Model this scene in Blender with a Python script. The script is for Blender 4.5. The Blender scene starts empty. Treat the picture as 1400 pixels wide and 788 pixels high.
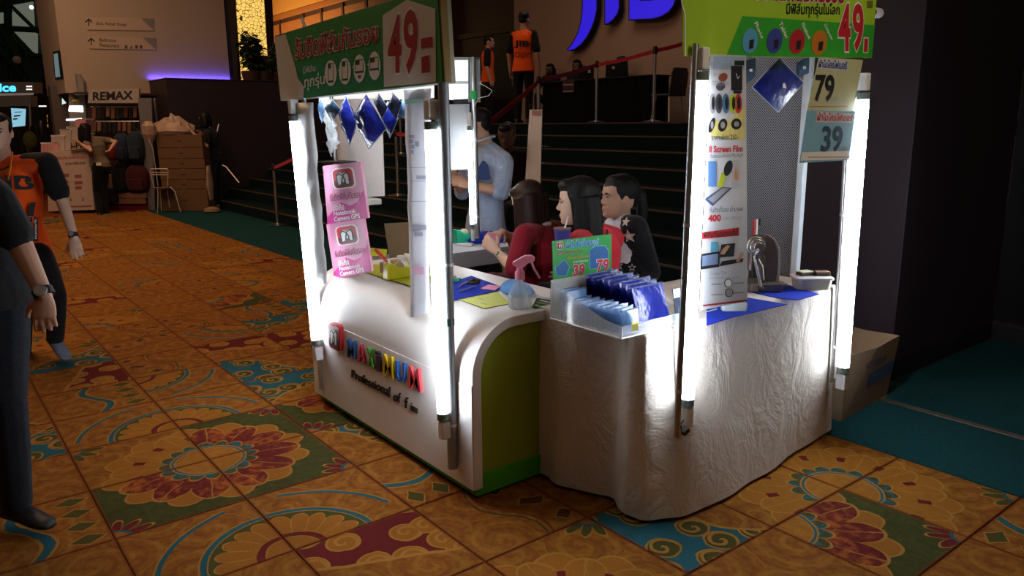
import bpy, bmesh, math, random
from math import sin, cos, pi, sqrt, radians, atan2
from mathutils import Vector as V, Matrix

random.seed(7)
SC = bpy.context.scene
COL = SC.collection

# ---------------------------------------------------------------- camera
CAM = V((4.514, -0.441, 1.524)); FPX = 1053.0
PITCH, ROLL, YAW = radians(12.078), radians(0.48), radians(-52.03)
FWD = V((sin(YAW) * cos(PITCH), cos(YAW) * cos(PITCH), -sin(PITCH)))
_r = V((cos(YAW), -sin(YAW), 0)); _d = FWD.cross(_r)
RGT = cos(ROLL) * _r + sin(ROLL) * _d
DWN = -sin(ROLL) * _r + cos(ROLL) * _d
HF = V((sin(YAW), cos(YAW), 0))
cam = bpy.data.cameras.new('camera'); camo = bpy.data.objects.new('camera', cam); COL.objects.link(camo)
cam.sensor_width = 36.0; cam.lens = FPX / 1400 * 36.0; cam.clip_end = 200
camo.matrix_world = Matrix(((RGT.x, -DWN.x, -FWD.x, CAM.x), (RGT.y, -DWN.y, -FWD.y, CAM.y),
                            (RGT.z, -DWN.z, -FWD.z, CAM.z), (0, 0, 0, 1)))
SC.camera = camo

# ---------------------------------------------------------------- world, hall lights, exposure
w = bpy.data.worlds.new('hall'); SC.world = w; w.use_nodes = True
w.node_tree.nodes['Background'].inputs[0].default_value = (1.0, 0.70, 0.50, 1)
w.node_tree.nodes['Background'].inputs[1].default_value = 0.038
vs = SC.view_settings
vs.view_transform = 'Standard'; vs.look = 'None'; vs.exposure = 0.0; vs.gamma = 1.0; vs.use_curve_mapping = False
SC.cycles.max_bounces = 6; SC.cycles.diffuse_bounces = 3; SC.cycles.transparent_max_bounces = 12
SC.cycles.sample_clamp_indirect = 4.0
SC.cycles.use_denoising = True

def area(name, loc, size, power, col, rot=(0, 0, 0), sy=None):
    l = bpy.data.lights.new(name, 'AREA'); l.energy = power; l.color = col; l.size = size
    if sy: l.shape = 'RECTANGLE'; l.size_y = sy
    o = bpy.data.objects.new(name, l); o.location = loc; o.rotation_euler = rot; COL.objects.link(o); return o

WARM = (1.0, 0.66, 0.40)
# hall ceiling lamps (downlight clusters high above the carpet)
area('ceiling_lamp', (2.2, -1.6, 6.0), 2.5, 9, WARM)
area('ceiling_lamp', (-4.0, -0.5, 6.0), 3.0, 190, (1.0, .62, .36))
area('ceiling_lamp', (-9.0, 0.5, 6.0), 3.0, 165, (1.0, .60, .33))
area('ceiling_lamp', (6.0, 2.2, 5.0), 2.0, 26, WARM)  # added to brighten the lime sign and the cloth front
area('ceiling_lamp', (-5.0, 8.2, 5.5), 2.0, 34, (1.0, 0.72, 0.52))
area('wood_wall_fill', (-20.5, 8.9, 4.3), 6.0, 120, (1.0, 0.62, 0.26), rot=(radians(100), 0, 0), sy=.3)  # added fill facing the wood panels, set in no cove

# spot added in front of the kiosk to brighten the lime sign
sl_ = bpy.data.lights.new('sign_fill_spot', 'SPOT'); sl_.energy = 210; sl_.color = (1.0, .86, .66); sl_.spot_size = radians(24); sl_.spot_blend = .6; sl_.shadow_soft_size = .12
so_ = bpy.data.objects.new('sign_fill_spot', sl_); COL.objects.link(so_); so_.location = (6.6, 2.5, 3.9)
so_.rotation_euler = (V((2.7, 2.35, 1.98)) - V(so_.location)).to_track_quat('-Z', 'Y').to_euler()
# area light added behind the green sign to brighten the kiosk inside
area('kiosk_fill', (1.05, 1.29, 1.72), 1.5, 5.5, (.90, .95, 1.0), rot=(radians(38), 0, 0), sy=.04)

# ---------------------------------------------------------------- measuring: a pixel's ray met with a real plane
def ray(x, y): return FWD + RGT * ((x - 700) / FPX) + DWN * ((y - 394) / FPX)
def onX(x, y, X): v = ray(x, y); return CAM + v * ((X - CAM.x) / v.x)
def onY(x, y, Y): v = ray(x, y); return CAM + v * ((Y - CAM.y) / v.y)
def onZ(x, y, Z): v = ray(x, y); return CAM + v * ((Z - CAM.z) / v.z)
def at(x, y, d): v = ray(x, y); return CAM + v * (d / v.dot(HF))
def lerp(a, b, t): return a + (b - a) * t

# ---------------------------------------------------------------- materials
class S:
    def __init__(s, nt, o): s.nt = nt; s.o = o
    def _m(s, op, *a, clamp=False):
        n = s.nt.nodes.new('ShaderNodeMath'); n.operation = op; n.use_clamp = clamp
        for i, q in enumerate((s,) + a):
            if isinstance(q, S): s.nt.links.new(q.o, n.inputs[i])
            else: n.inputs[i].default_value = q
        return S(s.nt, n.outputs[0])
    def __add__(s, b): return s._m('ADD', b)
    __radd__ = __add__
    def __sub__(s, b): return s._m('SUBTRACT', b)
    def __rsub__(s, b): return (s * -1.0) + b
    def __mul__(s, b): return s._m('MULTIPLY', b)
    __rmul__ = __mul__
    def __truediv__(s, b): return s._m('DIVIDE', b)
    def sin(s): return s._m('SINE')
    def abs(s): return s._m('ABSOLUTE')
    def sqrt(s): return s._m('SQRT')
    def fract(s): return s._m('FRACT')
    def pow(s, b): return s._m('POWER', b)
    def lt(s, b): return s._m('LESS_THAN', b)
    def gt(s, b): return s._m('GREATER_THAN', b)
    def mn(s, b): return s._m('MINIMUM', b)
    def mx(s, b): return s._m('MAXIMUM', b)
    def atan2(s, b): return s._m('ARCTAN2', b)
    def near(s, c, w): return (s - c).abs().lt(w)
    def step(s, a, b):
        n = s.nt.nodes.new('ShaderNodeMapRange'); n.interpolation_type = 'SMOOTHSTEP'
        s.nt.links.new(s.o, n.inputs[0]); n.inputs[1].default_value = a; n.inputs[2].default_value = b
        return S(s.nt, n.outputs[0])

def mixc(nt, f, a, b):
    n = nt.nodes.new('ShaderNodeMix'); n.data_type = 'RGBA'
    for q, i in ((f, 0), (a, 6), (b, 7)):
        if isinstance(q, S): nt.links.new(q.o, n.inputs[i])
        elif isinstance(q, (int, float)): n.inputs[i].default_value = q
        else: n.inputs[i].default_value = (q[0], q[1], q[2], 1)
    return S(nt, n.outputs[2])

def coords(nt, kind='Object'):
    n = nt.nodes.new('ShaderNodeTexCoord'); return S(nt, n.outputs[kind])
def noise_tex(nt, vec, scale, detail=3, rough=.5, dist=0):
    n = nt.nodes.new('ShaderNodeTexNoise'); nt.links.new(vec.o, n.inputs['Vector'])
    n.inputs['Scale'].default_value = scale; n.inputs['Detail'].default_value = detail
    n.inputs['Roughness'].default_value = rough; n.inputs['Distortion'].default_value = dist
    return S(nt, n.outputs[0])
def stretch(nt, vec, sc):
    n = nt.nodes.new('ShaderNodeMapping'); nt.links.new(vec.o, n.inputs[0]); n.inputs[3].default_value = sc
    return S(nt, n.outputs[0])
def bumpn(nt, bsdf, h, strength, dist=.01):
    n = nt.nodes.new('ShaderNodeBump'); n.inputs['Strength'].default_value = strength; n.inputs['Distance'].default_value = dist
    nt.links.new(h.o, n.inputs['Height']); nt.links.new(n.outputs[0], bsdf.inputs['Normal'])
def newmat(name):
    m = bpy.data.materials.new(name); m.use_nodes = True
    return m, m.node_tree, m.node_tree.nodes['Principled BSDF']

_mc = {}
def mat(name, col, rough=.6, metal=0, spec=.4, var=.12, vs=14, bump=0, bs=60, emit=0, trans=0, alpha=1, st=None, sheen=0, ior=1.45):
    if name in _mc: return _mc[name]
    m, nt, b = newmat(name)
    co = coords(nt)
    if st: co = stretch(nt, co, st)
    if var:
        nz = noise_tex(nt, co, vs)
        f = nz * (2 * var) + (1 - var)
        n = nt.nodes.new('ShaderNodeVectorMath'); n.operation = 'SCALE'
        n.inputs[0].default_value = col; nt.links.new(f.o, n.inputs['Scale'])
        nt.links.new(n.outputs[0], b.inputs['Base Color'])
    else: b.inputs['Base Color'].default_value = (*col, 1)
    b.inputs['Roughness'].default_value = rough; b.inputs['Metallic'].default_value = metal
    b.inputs['Specular IOR Level'].default_value = spec; b.inputs['IOR'].default_value = ior
    b.inputs['Transmission Weight'].default_value = trans; b.inputs['Alpha'].default_value = alpha
    if sheen: b.inputs['Sheen Weight'].default_value = sheen
    if bump: bumpn(nt, b, noise_tex(nt, co, bs, 4), bump)
    if emit:
        b.inputs['Emission Color'].default_value = (*col, 1); b.inputs['Emission Strength'].default_value = emit
    _mc[name] = m
    return m
def glow(name, col, s):
    if name in _mc: return _mc[name]
    m, nt, b = newmat(name)
    b.inputs['Base Color'].default_value = (.02, .02, .02, 1)
    nz = noise_tex(nt, coords(nt), 3) * .1 + .95
    b.inputs['Emission Color'].default_value = (*col, 1)
    nt.links.new((nz * s).o, b.inputs['Emission Strength'])
    _mc[name] = m; return m
def cloth(name, col, **k):
    k = dict(dict(rough=.9, spec=.15, var=.18, vs=9, bump=.5, bs=22, sheen=.1), **k)
    return mat(name, col, **k)

# ---------------------------------------------------------------- mesh building
class MB:
    def __init__(s): s.v = []; s.f = []; s.m = []
    def add(s, vs, fs, mi=0):
        n = len(s.v); s.v += [V(p) for p in vs]
        for f in fs: s.f.append([i + n for i in f]); s.m.append(mi)
        return s
    def box(s, lo, hi, mi=0):
        x0, y0, z0 = lo; x1, y1, z1 = hi
        return s.add([(x0, y0, z0), (x1, y0, z0), (x1, y1, z0), (x0, y1, z0), (x0, y0, z1), (x1, y0, z1), (x1, y1, z1), (x0, y1, z1)],
                     [(0, 3, 2, 1), (4, 5, 6, 7), (0, 1, 5, 4), (1, 2, 6, 5), (2, 3, 7, 6), (3, 0, 4, 7)], mi)
    def obox(s, c, ax, ay, az, mi=0):
        c = V(c); ax = V(ax) * .5; ay = V(ay) * .5; az = V(az) * .5
        q = [c - ax - ay - az, c + ax - ay - az, c + ax + ay - az, c - ax + ay - az, c - ax - ay + az, c + ax - ay + az, c + ax + ay + az, c - ax + ay + az]
        fs = [(0, 3, 2, 1), (4, 5, 6, 7), (0, 1, 5, 4), (1, 2, 6, 5), (2, 3, 7, 6), (3, 0, 4, 7)]
        if ax.cross(ay).dot(az) < 0: fs = [f[::-1] for f in fs]
        return s.add(q, fs, mi)
    def loft(s, rings, mi=0, caps=True, closed=True):
        n = len(rings[0]); base = len(s.v)
        for r in rings: s.v += [V(p) for p in r]
        k = n if closed else n - 1
        for i in range(len(rings) - 1):
            for j in range(k):
                a = base + i * n + j; b = base + i * n + (j + 1) % n
                s.f.append([a, b, b + n, a + n]); s.m.append(mi)
        if caps:
            s.f.append([base + j for j in range(n)][::-1]); s.m.append(mi)
            e = base + (len(rings) - 1) * n
            s.f.append([e + j for j in range(n)]); s.m.append(mi)
        return s
    def tube(s, pts, r, n=10, mi=0, caps=True, flat=None):
        pts = [V(p) for p in pts]; k = len(pts)
        rr = r if isinstance(r, (list, tuple)) else [r] * k
        t0 = (pts[1] - pts[0]).normalized()
        u = t0.cross(V((0, 0, 1)))
        if u.length < 1e-3: u = t0.cross(V((0, 1, 0)))
        if flat: u = V(flat[0]) - t0 * V(flat[0]).dot(t0)
        u.normalize(); rings = []
        for i in range(k):
            t = (pts[min(i + 1, k - 1)] - pts[max(i - 1, 0)]).normalized()
            u = (u - t * u.dot(t)).normalized(); w_ = t.cross(u)
            q = flat[1] if flat else 1
            rings.append([pts[i] + (u * cos(2 * pi * j / n) + w_ * (q * sin(2 * pi * j / n))) * rr[i] for j in range(n)])
        return s.loft(rings, mi, caps)
    def ell(s, c, r, M=None, nu=14, nv=9, mi=0):
        c = V(c); M = M or Matrix.Identity(3); rings = []
        r = V(r) if not isinstance(r, (int, float)) else V((r, r, r))
        for i in range(nv + 1):
            t = -pi / 2 + pi * (i if 0 < i < nv else (0.04 if i == 0 else nv - .04)) / nv
            rings.append([c + M @ V((r.x * cos(t) * cos(2 * pi * j / nu), r.y * cos(t) * sin(2 * pi * j / nu), r.z * sin(t))) for j in range(nu)])
        return s.loft(rings, mi)
    def lathe(s, prof, c=(0, 0, 0), n=20, mi=0, ax=None):
        c = V(c); M = Matrix.Identity(3)
        if ax: M = V((0, 0, 1)).rotation_difference(V(ax)).to_matrix()
        return s.loft([[c + M @ V((max(r, .0004) * cos(2 * pi * j / n), max(r, .0004) * sin(2 * pi * j / n), z)) for j in range(n)] for r, z in prof], mi)
    def prism(s, pts, th, mi=0):
        pts = [V(p) for p in pts]; th = V(th); n = len(pts)
        return s.add(pts + [p + th for p in pts], [list(range(n))[::-1], [n + i for i in range(n)]] + [(i, (i + 1) % n, n + (i + 1) % n, n + i) for i in range(n)], mi)
    def build(s, name, mats, parent=None, smooth=False, bevel=0, seg=2, solid=0):
        me = bpy.data.meshes.new(name)
        if parent is not None and parent.get('_o'): o = V(parent['_o'])
        elif parent is None and s.v:
            xs = [p.x for p in s.v]; ys = [p.y for p in s.v]; zs = [p.z for p in s.v]
            o = V(((min(xs) + max(xs)) / 2, (min(ys) + max(ys)) / 2, min(zs)))
        else: o = V((0, 0, 0))
        me.from_pydata([p - o for p in s.v], [], s.f)
        if not isinstance(mats, (list, tuple)): mats = [mats]
        for m in mats: me.materials.append(m)
        if len(mats) > 1: me.polygons.foreach_set('material_index', s.m)
        if smooth:
            me.polygons.foreach_set('use_smooth', [True] * len(me.polygons))
            if smooth != 'all':
                me.set_sharp_from_angle(angle=radians(smooth if smooth is not True else 40))
        if len(s.f) > 4:
            bm = bmesh.new(); bm.from_mesh(me)
            if all(e.is_manifold for e in bm.edges):
                bmesh.ops.recalc_face_normals(bm, faces=bm.faces); bm.to_mesh(me)
            bm.free()
        me.update()
        ob = bpy.data.objects.new(name, me); COL.objects.link(ob)
        if parent is not None: ob.parent = parent
        else: ob.location = o
        ob['_o'] = tuple(o)
        if bevel:
            b = ob.modifiers.new('bevel', 'BEVEL'); b.width = bevel; b.segments = seg; b.limit_method = 'ANGLE'
        if solid:
            b = ob.modifiers.new('solid', 'SOLIDIFY'); b.thickness = solid; b.offset = 0
        return ob

def mb(): return MB()
def tag(o, label, cat, group=None, kind=None):
    o['label'] = label; o['category'] = cat
    if group: o['group'] = group
    if kind: o['kind'] = kind
    return o
def thing(name, label, cat, loc, group=None):
    o = bpy.data.objects.new(name, None); COL.objects.link(o); o.location = loc; o['_o'] = tuple(loc)
    o.empty_display_size = .1
    return tag(o, label, cat, group)
def struct(o): o['kind'] = 'structure'; return o
def copy_tree(o, parent=None):
    c = o.copy(); COL.objects.link(c)
    if parent is not None: c.parent = parent
    for ch in list(o.children): copy_tree(ch, c)
    return c

# ---------------------------------------------------------------- flat print: shapes and lettering lying on a plane
_tc = {}; _td = {}
def glyphs(body, bold=0.0, shear=0.0):
    k = (body, bold, shear)
    if k in _tc: return _tc[k]
    c = bpy.data.curves.new('t', 'FONT'); c.body = body; c.size = 1; c.offset = bold; c.shear = shear; c.resolution_u = 3; c.extrude = 0
    o = bpy.data.objects.new('t', c); COL.objects.link(o)
    me = bpy.data.meshes.new_from_object(o.evaluated_get(bpy.context.evaluated_depsgraph_get()))
    vs = [v.co.copy() for v in me.vertices]; fs = [tuple(p.vertices) for p in me.polygons]
    es = {}
    for f in fs:
        for i in range(len(f)):
            a, b = f[i], f[(i + 1) % len(f)]
            es[(a, b)] = es.get((a, b), 0) + 1
    edge = [e for e in es if (e[1], e[0]) not in es]
    bpy.data.objects.remove(o); bpy.data.curves.remove(c); bpy.data.meshes.remove(me)
    x0 = min(v.x for v in vs); x1 = max(v.x for v in vs); y0 = min(v.y for v in vs); y1 = max(v.y for v in vs)
    _td[k] = (x1 - x0, y1 - y0)
    vs = [((v.x - x0) / max(x1 - x0, 1e-6), (v.y - y0) / max(y1 - y0, 1e-6)) for v in vs]
    _tc[k] = (vs, fs, edge); return _tc[k]

class Plane:
    """a flat sheet in space: P(px, py) gives the point of the sheet a measured ray meets"""
    def __init__(s, fn, n): s.fn = fn; s.n = V(n).normalized(); s.k = 0
    def P(s, x, y, off=0): return s.fn(x, y) + s.n * off
    def sheet(s, corners, th): return mb().prism([s.P(*c) for c in corners], -s.n * th)
    def poly(s, pts, lay, m=None, mi=0, th=.0005):
        m = m or mb(); p = [s.P(*c) for c in pts]
        a = V((0, 0, 0))
        for i in range(len(p)): a += (p[i] - p[0]).cross(p[(i + 1) % len(p)] - p[0])
        if a.dot(s.n) < 0: p = p[::-1]
        m.add([q + s.n * (lay * .0009) for q in p], [list(range(len(p)))], mi); return m
    def oval(s, c, rx, ry, lay, m=None, n=18, rot=0, mi=0):
        return s.poly([(c[0] + rx * cos(t) * cos(rot) - ry * sin(t) * sin(rot), c[1] + rx * cos(t) * sin(rot) + ry * sin(t) * cos(rot)) for t in [2 * pi * i / n for i in range(n)]], lay, m, mi)
    def text(s, body, quad, lay, m=None, bold=.0, shear=0, depth=0, mi=0):
        """quad: pixel corners bottom-left, bottom-right, top-right, top-left of the lettering's box"""
        m = m or mb(); vs_, fs, edge = glyphs(body, bold, shear)
        q = [s.P(*c) for c in quad]
        def W(u, v): return lerp(lerp(q[0], q[1], u), lerp(q[3], q[2], u), v)
        flip = (q[1] - q[0]).cross(q[3] - q[0]).dot(s.n) < 0
        top = [W(u, v) + s.n * (lay * .0009 + depth) for u, v in vs_]
        f2 = [f[::-1] if flip else f for f in fs]
        if not depth: m.add(top, f2, mi)
        else:
            n = len(top); bot = [W(u, v) for u, v in vs_]
            m.add(top + bot, list(f2) + [(b, a, a + n, b + n) if not flip else (a, b, b + n, a + n) for a, b in edge], mi)
        return m
def PX(X, n=1): return Plane(lambda x, y: onX(x, y, X), (n, 0, 0))
def PY(Y, n=-1): return Plane(lambda x, y: onY(x, y, Y), (0, n, 0))
def PZ(Z): return Plane(lambda x, y: onZ(x, y, Z), (0, 0, 1))

# ---------------------------------------------------------------- common materials
M_white = mat('white_laminate', (.80, .77, .75), .45, var=.04, bump=.05)
M_whitep = mat('white_plastic', (.75, .75, .76), .4, var=.05)
M_paper = mat('white_paper', (.78, .77, .78), .8, var=.05, bump=.15, bs=30)
M_chrome = mat('brushed_steel', (.60, .61, .62), .28, metal=1, var=.1, vs=40)
M_alu = mat('aluminium', (.70, .68, .64), .35, metal=1, var=.08)
M_black = mat('black_plastic', (.012, .012, .013), .45, var=.1)
M_blackcloth = cloth('black_fabric', (.010, .010, .012))
M_card = mat('brown_cardboard', (.25, .165, .10), .85, var=.12, vs=6, bump=.15, bs=30)
M_ink = mat('black_ink', (.012, .012, .014), .6, var=.05)
M_red = mat('red_ink', (.50, .02, .03), .5, var=.12)
M_dred = mat('deep_red_ink', (.33, .012, .02), .5, var=.15)
M_wht = mat('white_ink', (.80, .80, .78), .6, var=.04)
M_grey = mat('grey_ink', (.30, .30, .33), .7, var=.1)
M_green = mat('green_ink', (.03, .27, .05), .5, var=.12)
M_blue = mat('royal_blue_cloth', (.012, .035, .42), .8, var=.2, bump=.3, bs=40, spec=.2)
M_navy = mat('navy_film_wrapped_cloth', (.010, .018, .22), .22, var=.35, vs=20, bump=.6, bs=30, spec=.7)
M_ltblue = mat('light_blue_film_wrapped_cloth', (.13, .25, .50), .25, var=.35, vs=20, bump=.6, bs=30, spec=.7)
M_lime = mat('lime_cutting_mat', (.48, .53, .02), .5, var=.06)
M_skin = mat('skin', (.52, .30, .20), .55, var=.07, vs=8, bump=.06, bs=90, spec=.35)
M_skin2 = mat('pale_skin', (.62, .40, .29), .5, var=.06, vs=8, bump=.05, bs=90, spec=.35)
M_skind = mat('tan_skin', (.50, .29, .195), .55, var=.07, vs=8, bump=.06, bs=90, spec=.35)
M_hair = mat('black_hair', (.006, .005, .005), .5, var=.3, vs=30, bump=.2, bs=26, st=(5, 5, .35), spec=.25)
M_hairbr = mat('dark_brown_hair', (.022, .009, .006), .48, var=.35, vs=30, bump=.2, bs=26, st=(5, 5, .35), spec=.28)
M_orange = cloth('orange_jersey', (.92, .115, .014), var=.08)
M_jean = cloth('dark_denim', (.012, .014, .020))
M_maroon = cloth('maroon_knit', (.22, .010, .022))
M_bluecl = cloth('pale_blue_shirt', (.36, .44, .60), var=.1)
M_glass = mat('clear_plastic', (.9, .93, .95), .06, trans=1, ior=1.2, var=0, spec=.5)
M_acryl = mat('clear_acrylic', (.88, .93, .97), .08, var=0, alpha=.22, spec=.8)
# ================================================================ the carpet: printed tiles, each a piece of the floor
OR1, OR2 = (.310, .118, .013), (.215, .074, .009)
GOLD, MAROON, OLIVE, TEAL, RUST = (.37, .175, .03), (.130, .013, .013), (.070, .066, .014), (.020, .105, .135), (.20, .045, .012)

def carpet(kind):
    m, nt, b = newmat('carpet_' + kind)
    uvn = nt.nodes.new('ShaderNodeUVMap'); uvn.uv_map = 'UVMap'
    sp = nt.nodes.new('ShaderNodeSeparateXYZ'); nt.links.new(uvn.outputs[0], sp.inputs[0])
    u, v = S(nt, sp.outputs[0]), S(nt, sp.outputs[1])
    geo = nt.nodes.new('ShaderNodeNewGeometry'); pos = S(nt, geo.outputs['Position'])
    wob = noise_tex(nt, pos, 9, 2) - .5
    u = u + wob * .05; v = v - wob * .05
    r = (u * u + v * v).sqrt(); th = v.atan2(u) * (2 / pi)
    big = noise_tex(nt, pos, 5, 3); pile = noise_tex(nt, pos, 190, 3, .7)
    mott = noise_tex(nt, pos, 28, 3)
    def spiral(sc, seed, arms=17.0):
        cb = nt.nodes.new('ShaderNodeCombineXYZ')
        a = u * sc + seed; c = v * sc + seed * 1.7
        nt.links.new(a.o, cb.inputs[0]); nt.links.new(c.o, cb.inputs[1])
        vo = nt.nodes.new('ShaderNodeTexVoronoi'); vo.voronoi_dimensions = '2D'; vo.inputs['Scale'].default_value = 1; vo.inputs['Randomness'].default_value = .7
        nt.links.new(cb.outputs[0], vo.inputs['Vector'])
        s2 = nt.nodes.new('ShaderNodeSeparateXYZ'); nt.links.new(vo.outputs['Position'], s2.inputs[0])
        dx = a - S(nt, s2.outputs[0]); dy = c - S(nt, s2.outputs[1])
        d = S(nt, vo.outputs['Distance'])
        return d, (d * arms + dy.atan2(dx)).sin()
    base = mixc(nt, mott.step(.3, .7), OR1, OR2)
    d, sw = spiral(1.9, 3.1 + len(kind))
    base = mixc(nt, sw.step(.6, .97) * .42, base, GOLD)
    base = mixc(nt, sw.step(-.6, -.98) * .5, base, RUST)
    col = base
    def put(mask, c): 
        nonlocal col; col = mixc(nt, mask, col, c)
    if kind in ('red_flower', 'amber_flower'):
        red = kind == 'red_flower'
        if red: put(r.gt(.30), mixc(nt, mott.step(.3, .7), OLIVE, (.045, .05, .012)))
        back = (th * (pi * 3) + pi / 2).sin().abs().pow(.8) * .2 + .70
        put(r.lt(back), OR1 if red else (.33, .125, .014)); put(r.near(back, .012), GOLD)
        pet = (th * (pi * 3)).sin().abs().pow(.62) * .24 + .58
        pc = mixc(nt, (mott * .5 + big * .6).step(.5, .68), MAROON, (.34, .085, .014)) if red else mixc(nt, mott.step(.3, .7), OR1, (.34, .135, .016))
        put(r.lt(pet), pc); put(r.near(pet, .013), GOLD)
        rib = ((th * 3).fract() - .5).abs().lt(.02) * r.gt(.45) * r.lt(pet); put(rib * .8, GOLD)
        if not red: put(r.near(.62, .05) * ((th * 3).fract() - .5).abs().gt(.40), MAROON)
        leaf = (th * (pi * 4)).sin().abs().pow(.6) * .10 + .34
        put(r.lt(leaf), mixc(nt, (mott).step(.45, .55), OLIVE, TEAL)); put(r.near(leaf, .011), GOLD)
        put(r.lt(.325), TEAL); put(r.near(.325, .008), GOLD)
        put(r.lt(.29), mixc(nt, mott.step(.3, .7), OR1, (.35, .145, .018))); put(r.near(.29, .008), GOLD)
        # small corner flower
        q = ((1.0 - u) * (1.0 - u) + (1.0 - v) * (1.0 - v)).sqrt(); ph = (1.0 - v).atan2(1.0 - u) * (2 / pi)
        cp = (ph * (pi * 3)).sin().abs().pow(.7) * .2 + .10
        put(q.lt(cp), MAROON if red else OLIVE); put(q.near(cp, .012), GOLD); put(q.lt(.13), TEAL); put(q.lt(.10), OR1)
    elif kind == 'fan':
        put(r.lt(.66), GOLD); put(r.lt(.645), TEAL); put(r.lt(.60), GOLD); put(r.lt(.59), OLIVE)
        sc_ = (th * (pi * 5)).sin().abs().pow(.5) * .10 + .46
        put(r.lt(sc_), GOLD); put(r.lt(sc_ - .015), OR1)
        put((th * (pi * 5)).sin().abs().lt(.16) * r.lt(sc_) * r.gt(.24), GOLD)
        put(r.lt(.26), MAROON); put(r.lt(.205), GOLD); put(r.lt(.195), OR1)
        put(r.near(.92 + 0, .02) * th.gt(.15) * th.lt(.85), TEAL); put(r.near(.945, .008) * th.gt(.15) * th.lt(.85), GOLD)
    elif kind in ('teal_cloud', 'maroon_curl'):
        t = kind == 'teal_cloud'
        e = u + v * .7 + (v * 7).sin() * .08
        m0 = e.lt(.95) if t else (u - v * .4 + .2).lt(.55)
        d2, s2_ = spiral(3.2, 7.7, 20.0)
        blob = d2.lt(.40)
        inner = mixc(nt, s2_.step(.4, .8), OLIVE if t else OR1, GOLD)
        reg = mixc(nt, blob, TEAL if t else MAROON, inner)
        reg = mixc(nt, d2.near(.40, .03), reg, GOLD)
        put(m0, reg)
        put(e.near(.95, .02) if t else (u - v * .4 + .2).near(.55, .02), GOLD)
    elif kind == 'band':
        wv = (u * 6.3).sin() * .10 + v
        put(wv.near(.5, .035), TEAL); put(wv.near(.55, .012), GOLD); put(wv.near(.45, .012), GOLD)
        lf = ((u * 4).fract() - .5).abs() * .5 + (v - .84).abs() * 1.3
        put(lf.lt(.17), OLIVE); put(lf.near(.17, .015), GOLD)
    elif kind == 'vine':
        wv = (u * 5.0 + v * 2.0).sin() * .12 + v
        put(wv.near(.42, .016), RUST); put(wv.near(.48, .010), OLIVE)
        lf = ((u * 3).fract() - .5).abs() * .6 + (wv - .2).abs() * 1.4
        put(lf.lt(.15), mixc(nt, mott.step(.4, .6), MAROON, OLIVE)); put(lf.near(.15, .015), GOLD)
    ex = (S(nt, sp.outputs[0]) - .5).abs().mx((S(nt, sp.outputs[1]) - .5).abs())
    put(ex.step(.465, .5) * .75, RUST)
    sh = pile * .85 + (big * .3 + .21)
    n = nt.nodes.new('ShaderNodeVectorMath'); n.operation = 'SCALE'
    nt.links.new(col.o, n.inputs[0]); nt.links.new(sh.o, n.inputs['Scale']); nt.links.new(n.outputs[0], b.inputs['Base Color'])
    b.inputs['Roughness'].default_value = .95; b.inputs['Specular IOR Level'].default_value = .12
    bumpn(nt, b, pile, .35, .004)
    return m

KINDS = ['red_flower', 'amber_flower', 'fan', 'teal_cloud', 'maroon_curl', 'band', 'vine', 'swirl']
CM = {k: carpet(k) for k in KINDS}
M_joint = mat('carpet_backing', (.12, .045, .012), .95, var=.2)
M_teal = mat('teal_carpet', (.008, .046, .050), .95, spec=.1, var=.35, vs=60, bump=.5, bs=220)

floor = struct(mb().box((-34, -14, -.06), (12, 14, -.006)).build('floor', M_joint))
def tile_mesh(kind, rot):
    me = bpy.data.meshes.new('carpet_tile'); h = .2492; z0, z1 = -.006, 0.0; e = .004
    vs_ = [(-h, -h, z0), (h, -h, z0), (h, h, z0), (-h, h, z0), (-h + e, -h + e, z1), (h - e, -h + e, z1), (h - e, h - e, z1), (-h + e, h - e, z1)]
    me.from_pydata(vs_, [], [(4, 5, 6, 7), (0, 1, 5, 4), (1, 2, 6, 5), (2, 3, 7, 6), (3, 0, 4, 7)])
    me.materials.append(CM[kind]); uv = me.uv_layers.new(name='UVMap')
    for lp in me.loops:
        p = vs_[lp.vertex_index]; a, b_ = p[0] / (2 * h), p[1] / (2 * h)
        for _ in range(rot): a, b_ = -b_, a
        uv.data[lp.index].uv = (a + .5, b_ + .5)
    me.update(); return me
TM = {(k, r): tile_mesh(k, r) for k in KINDS for r in range(4)}
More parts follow.
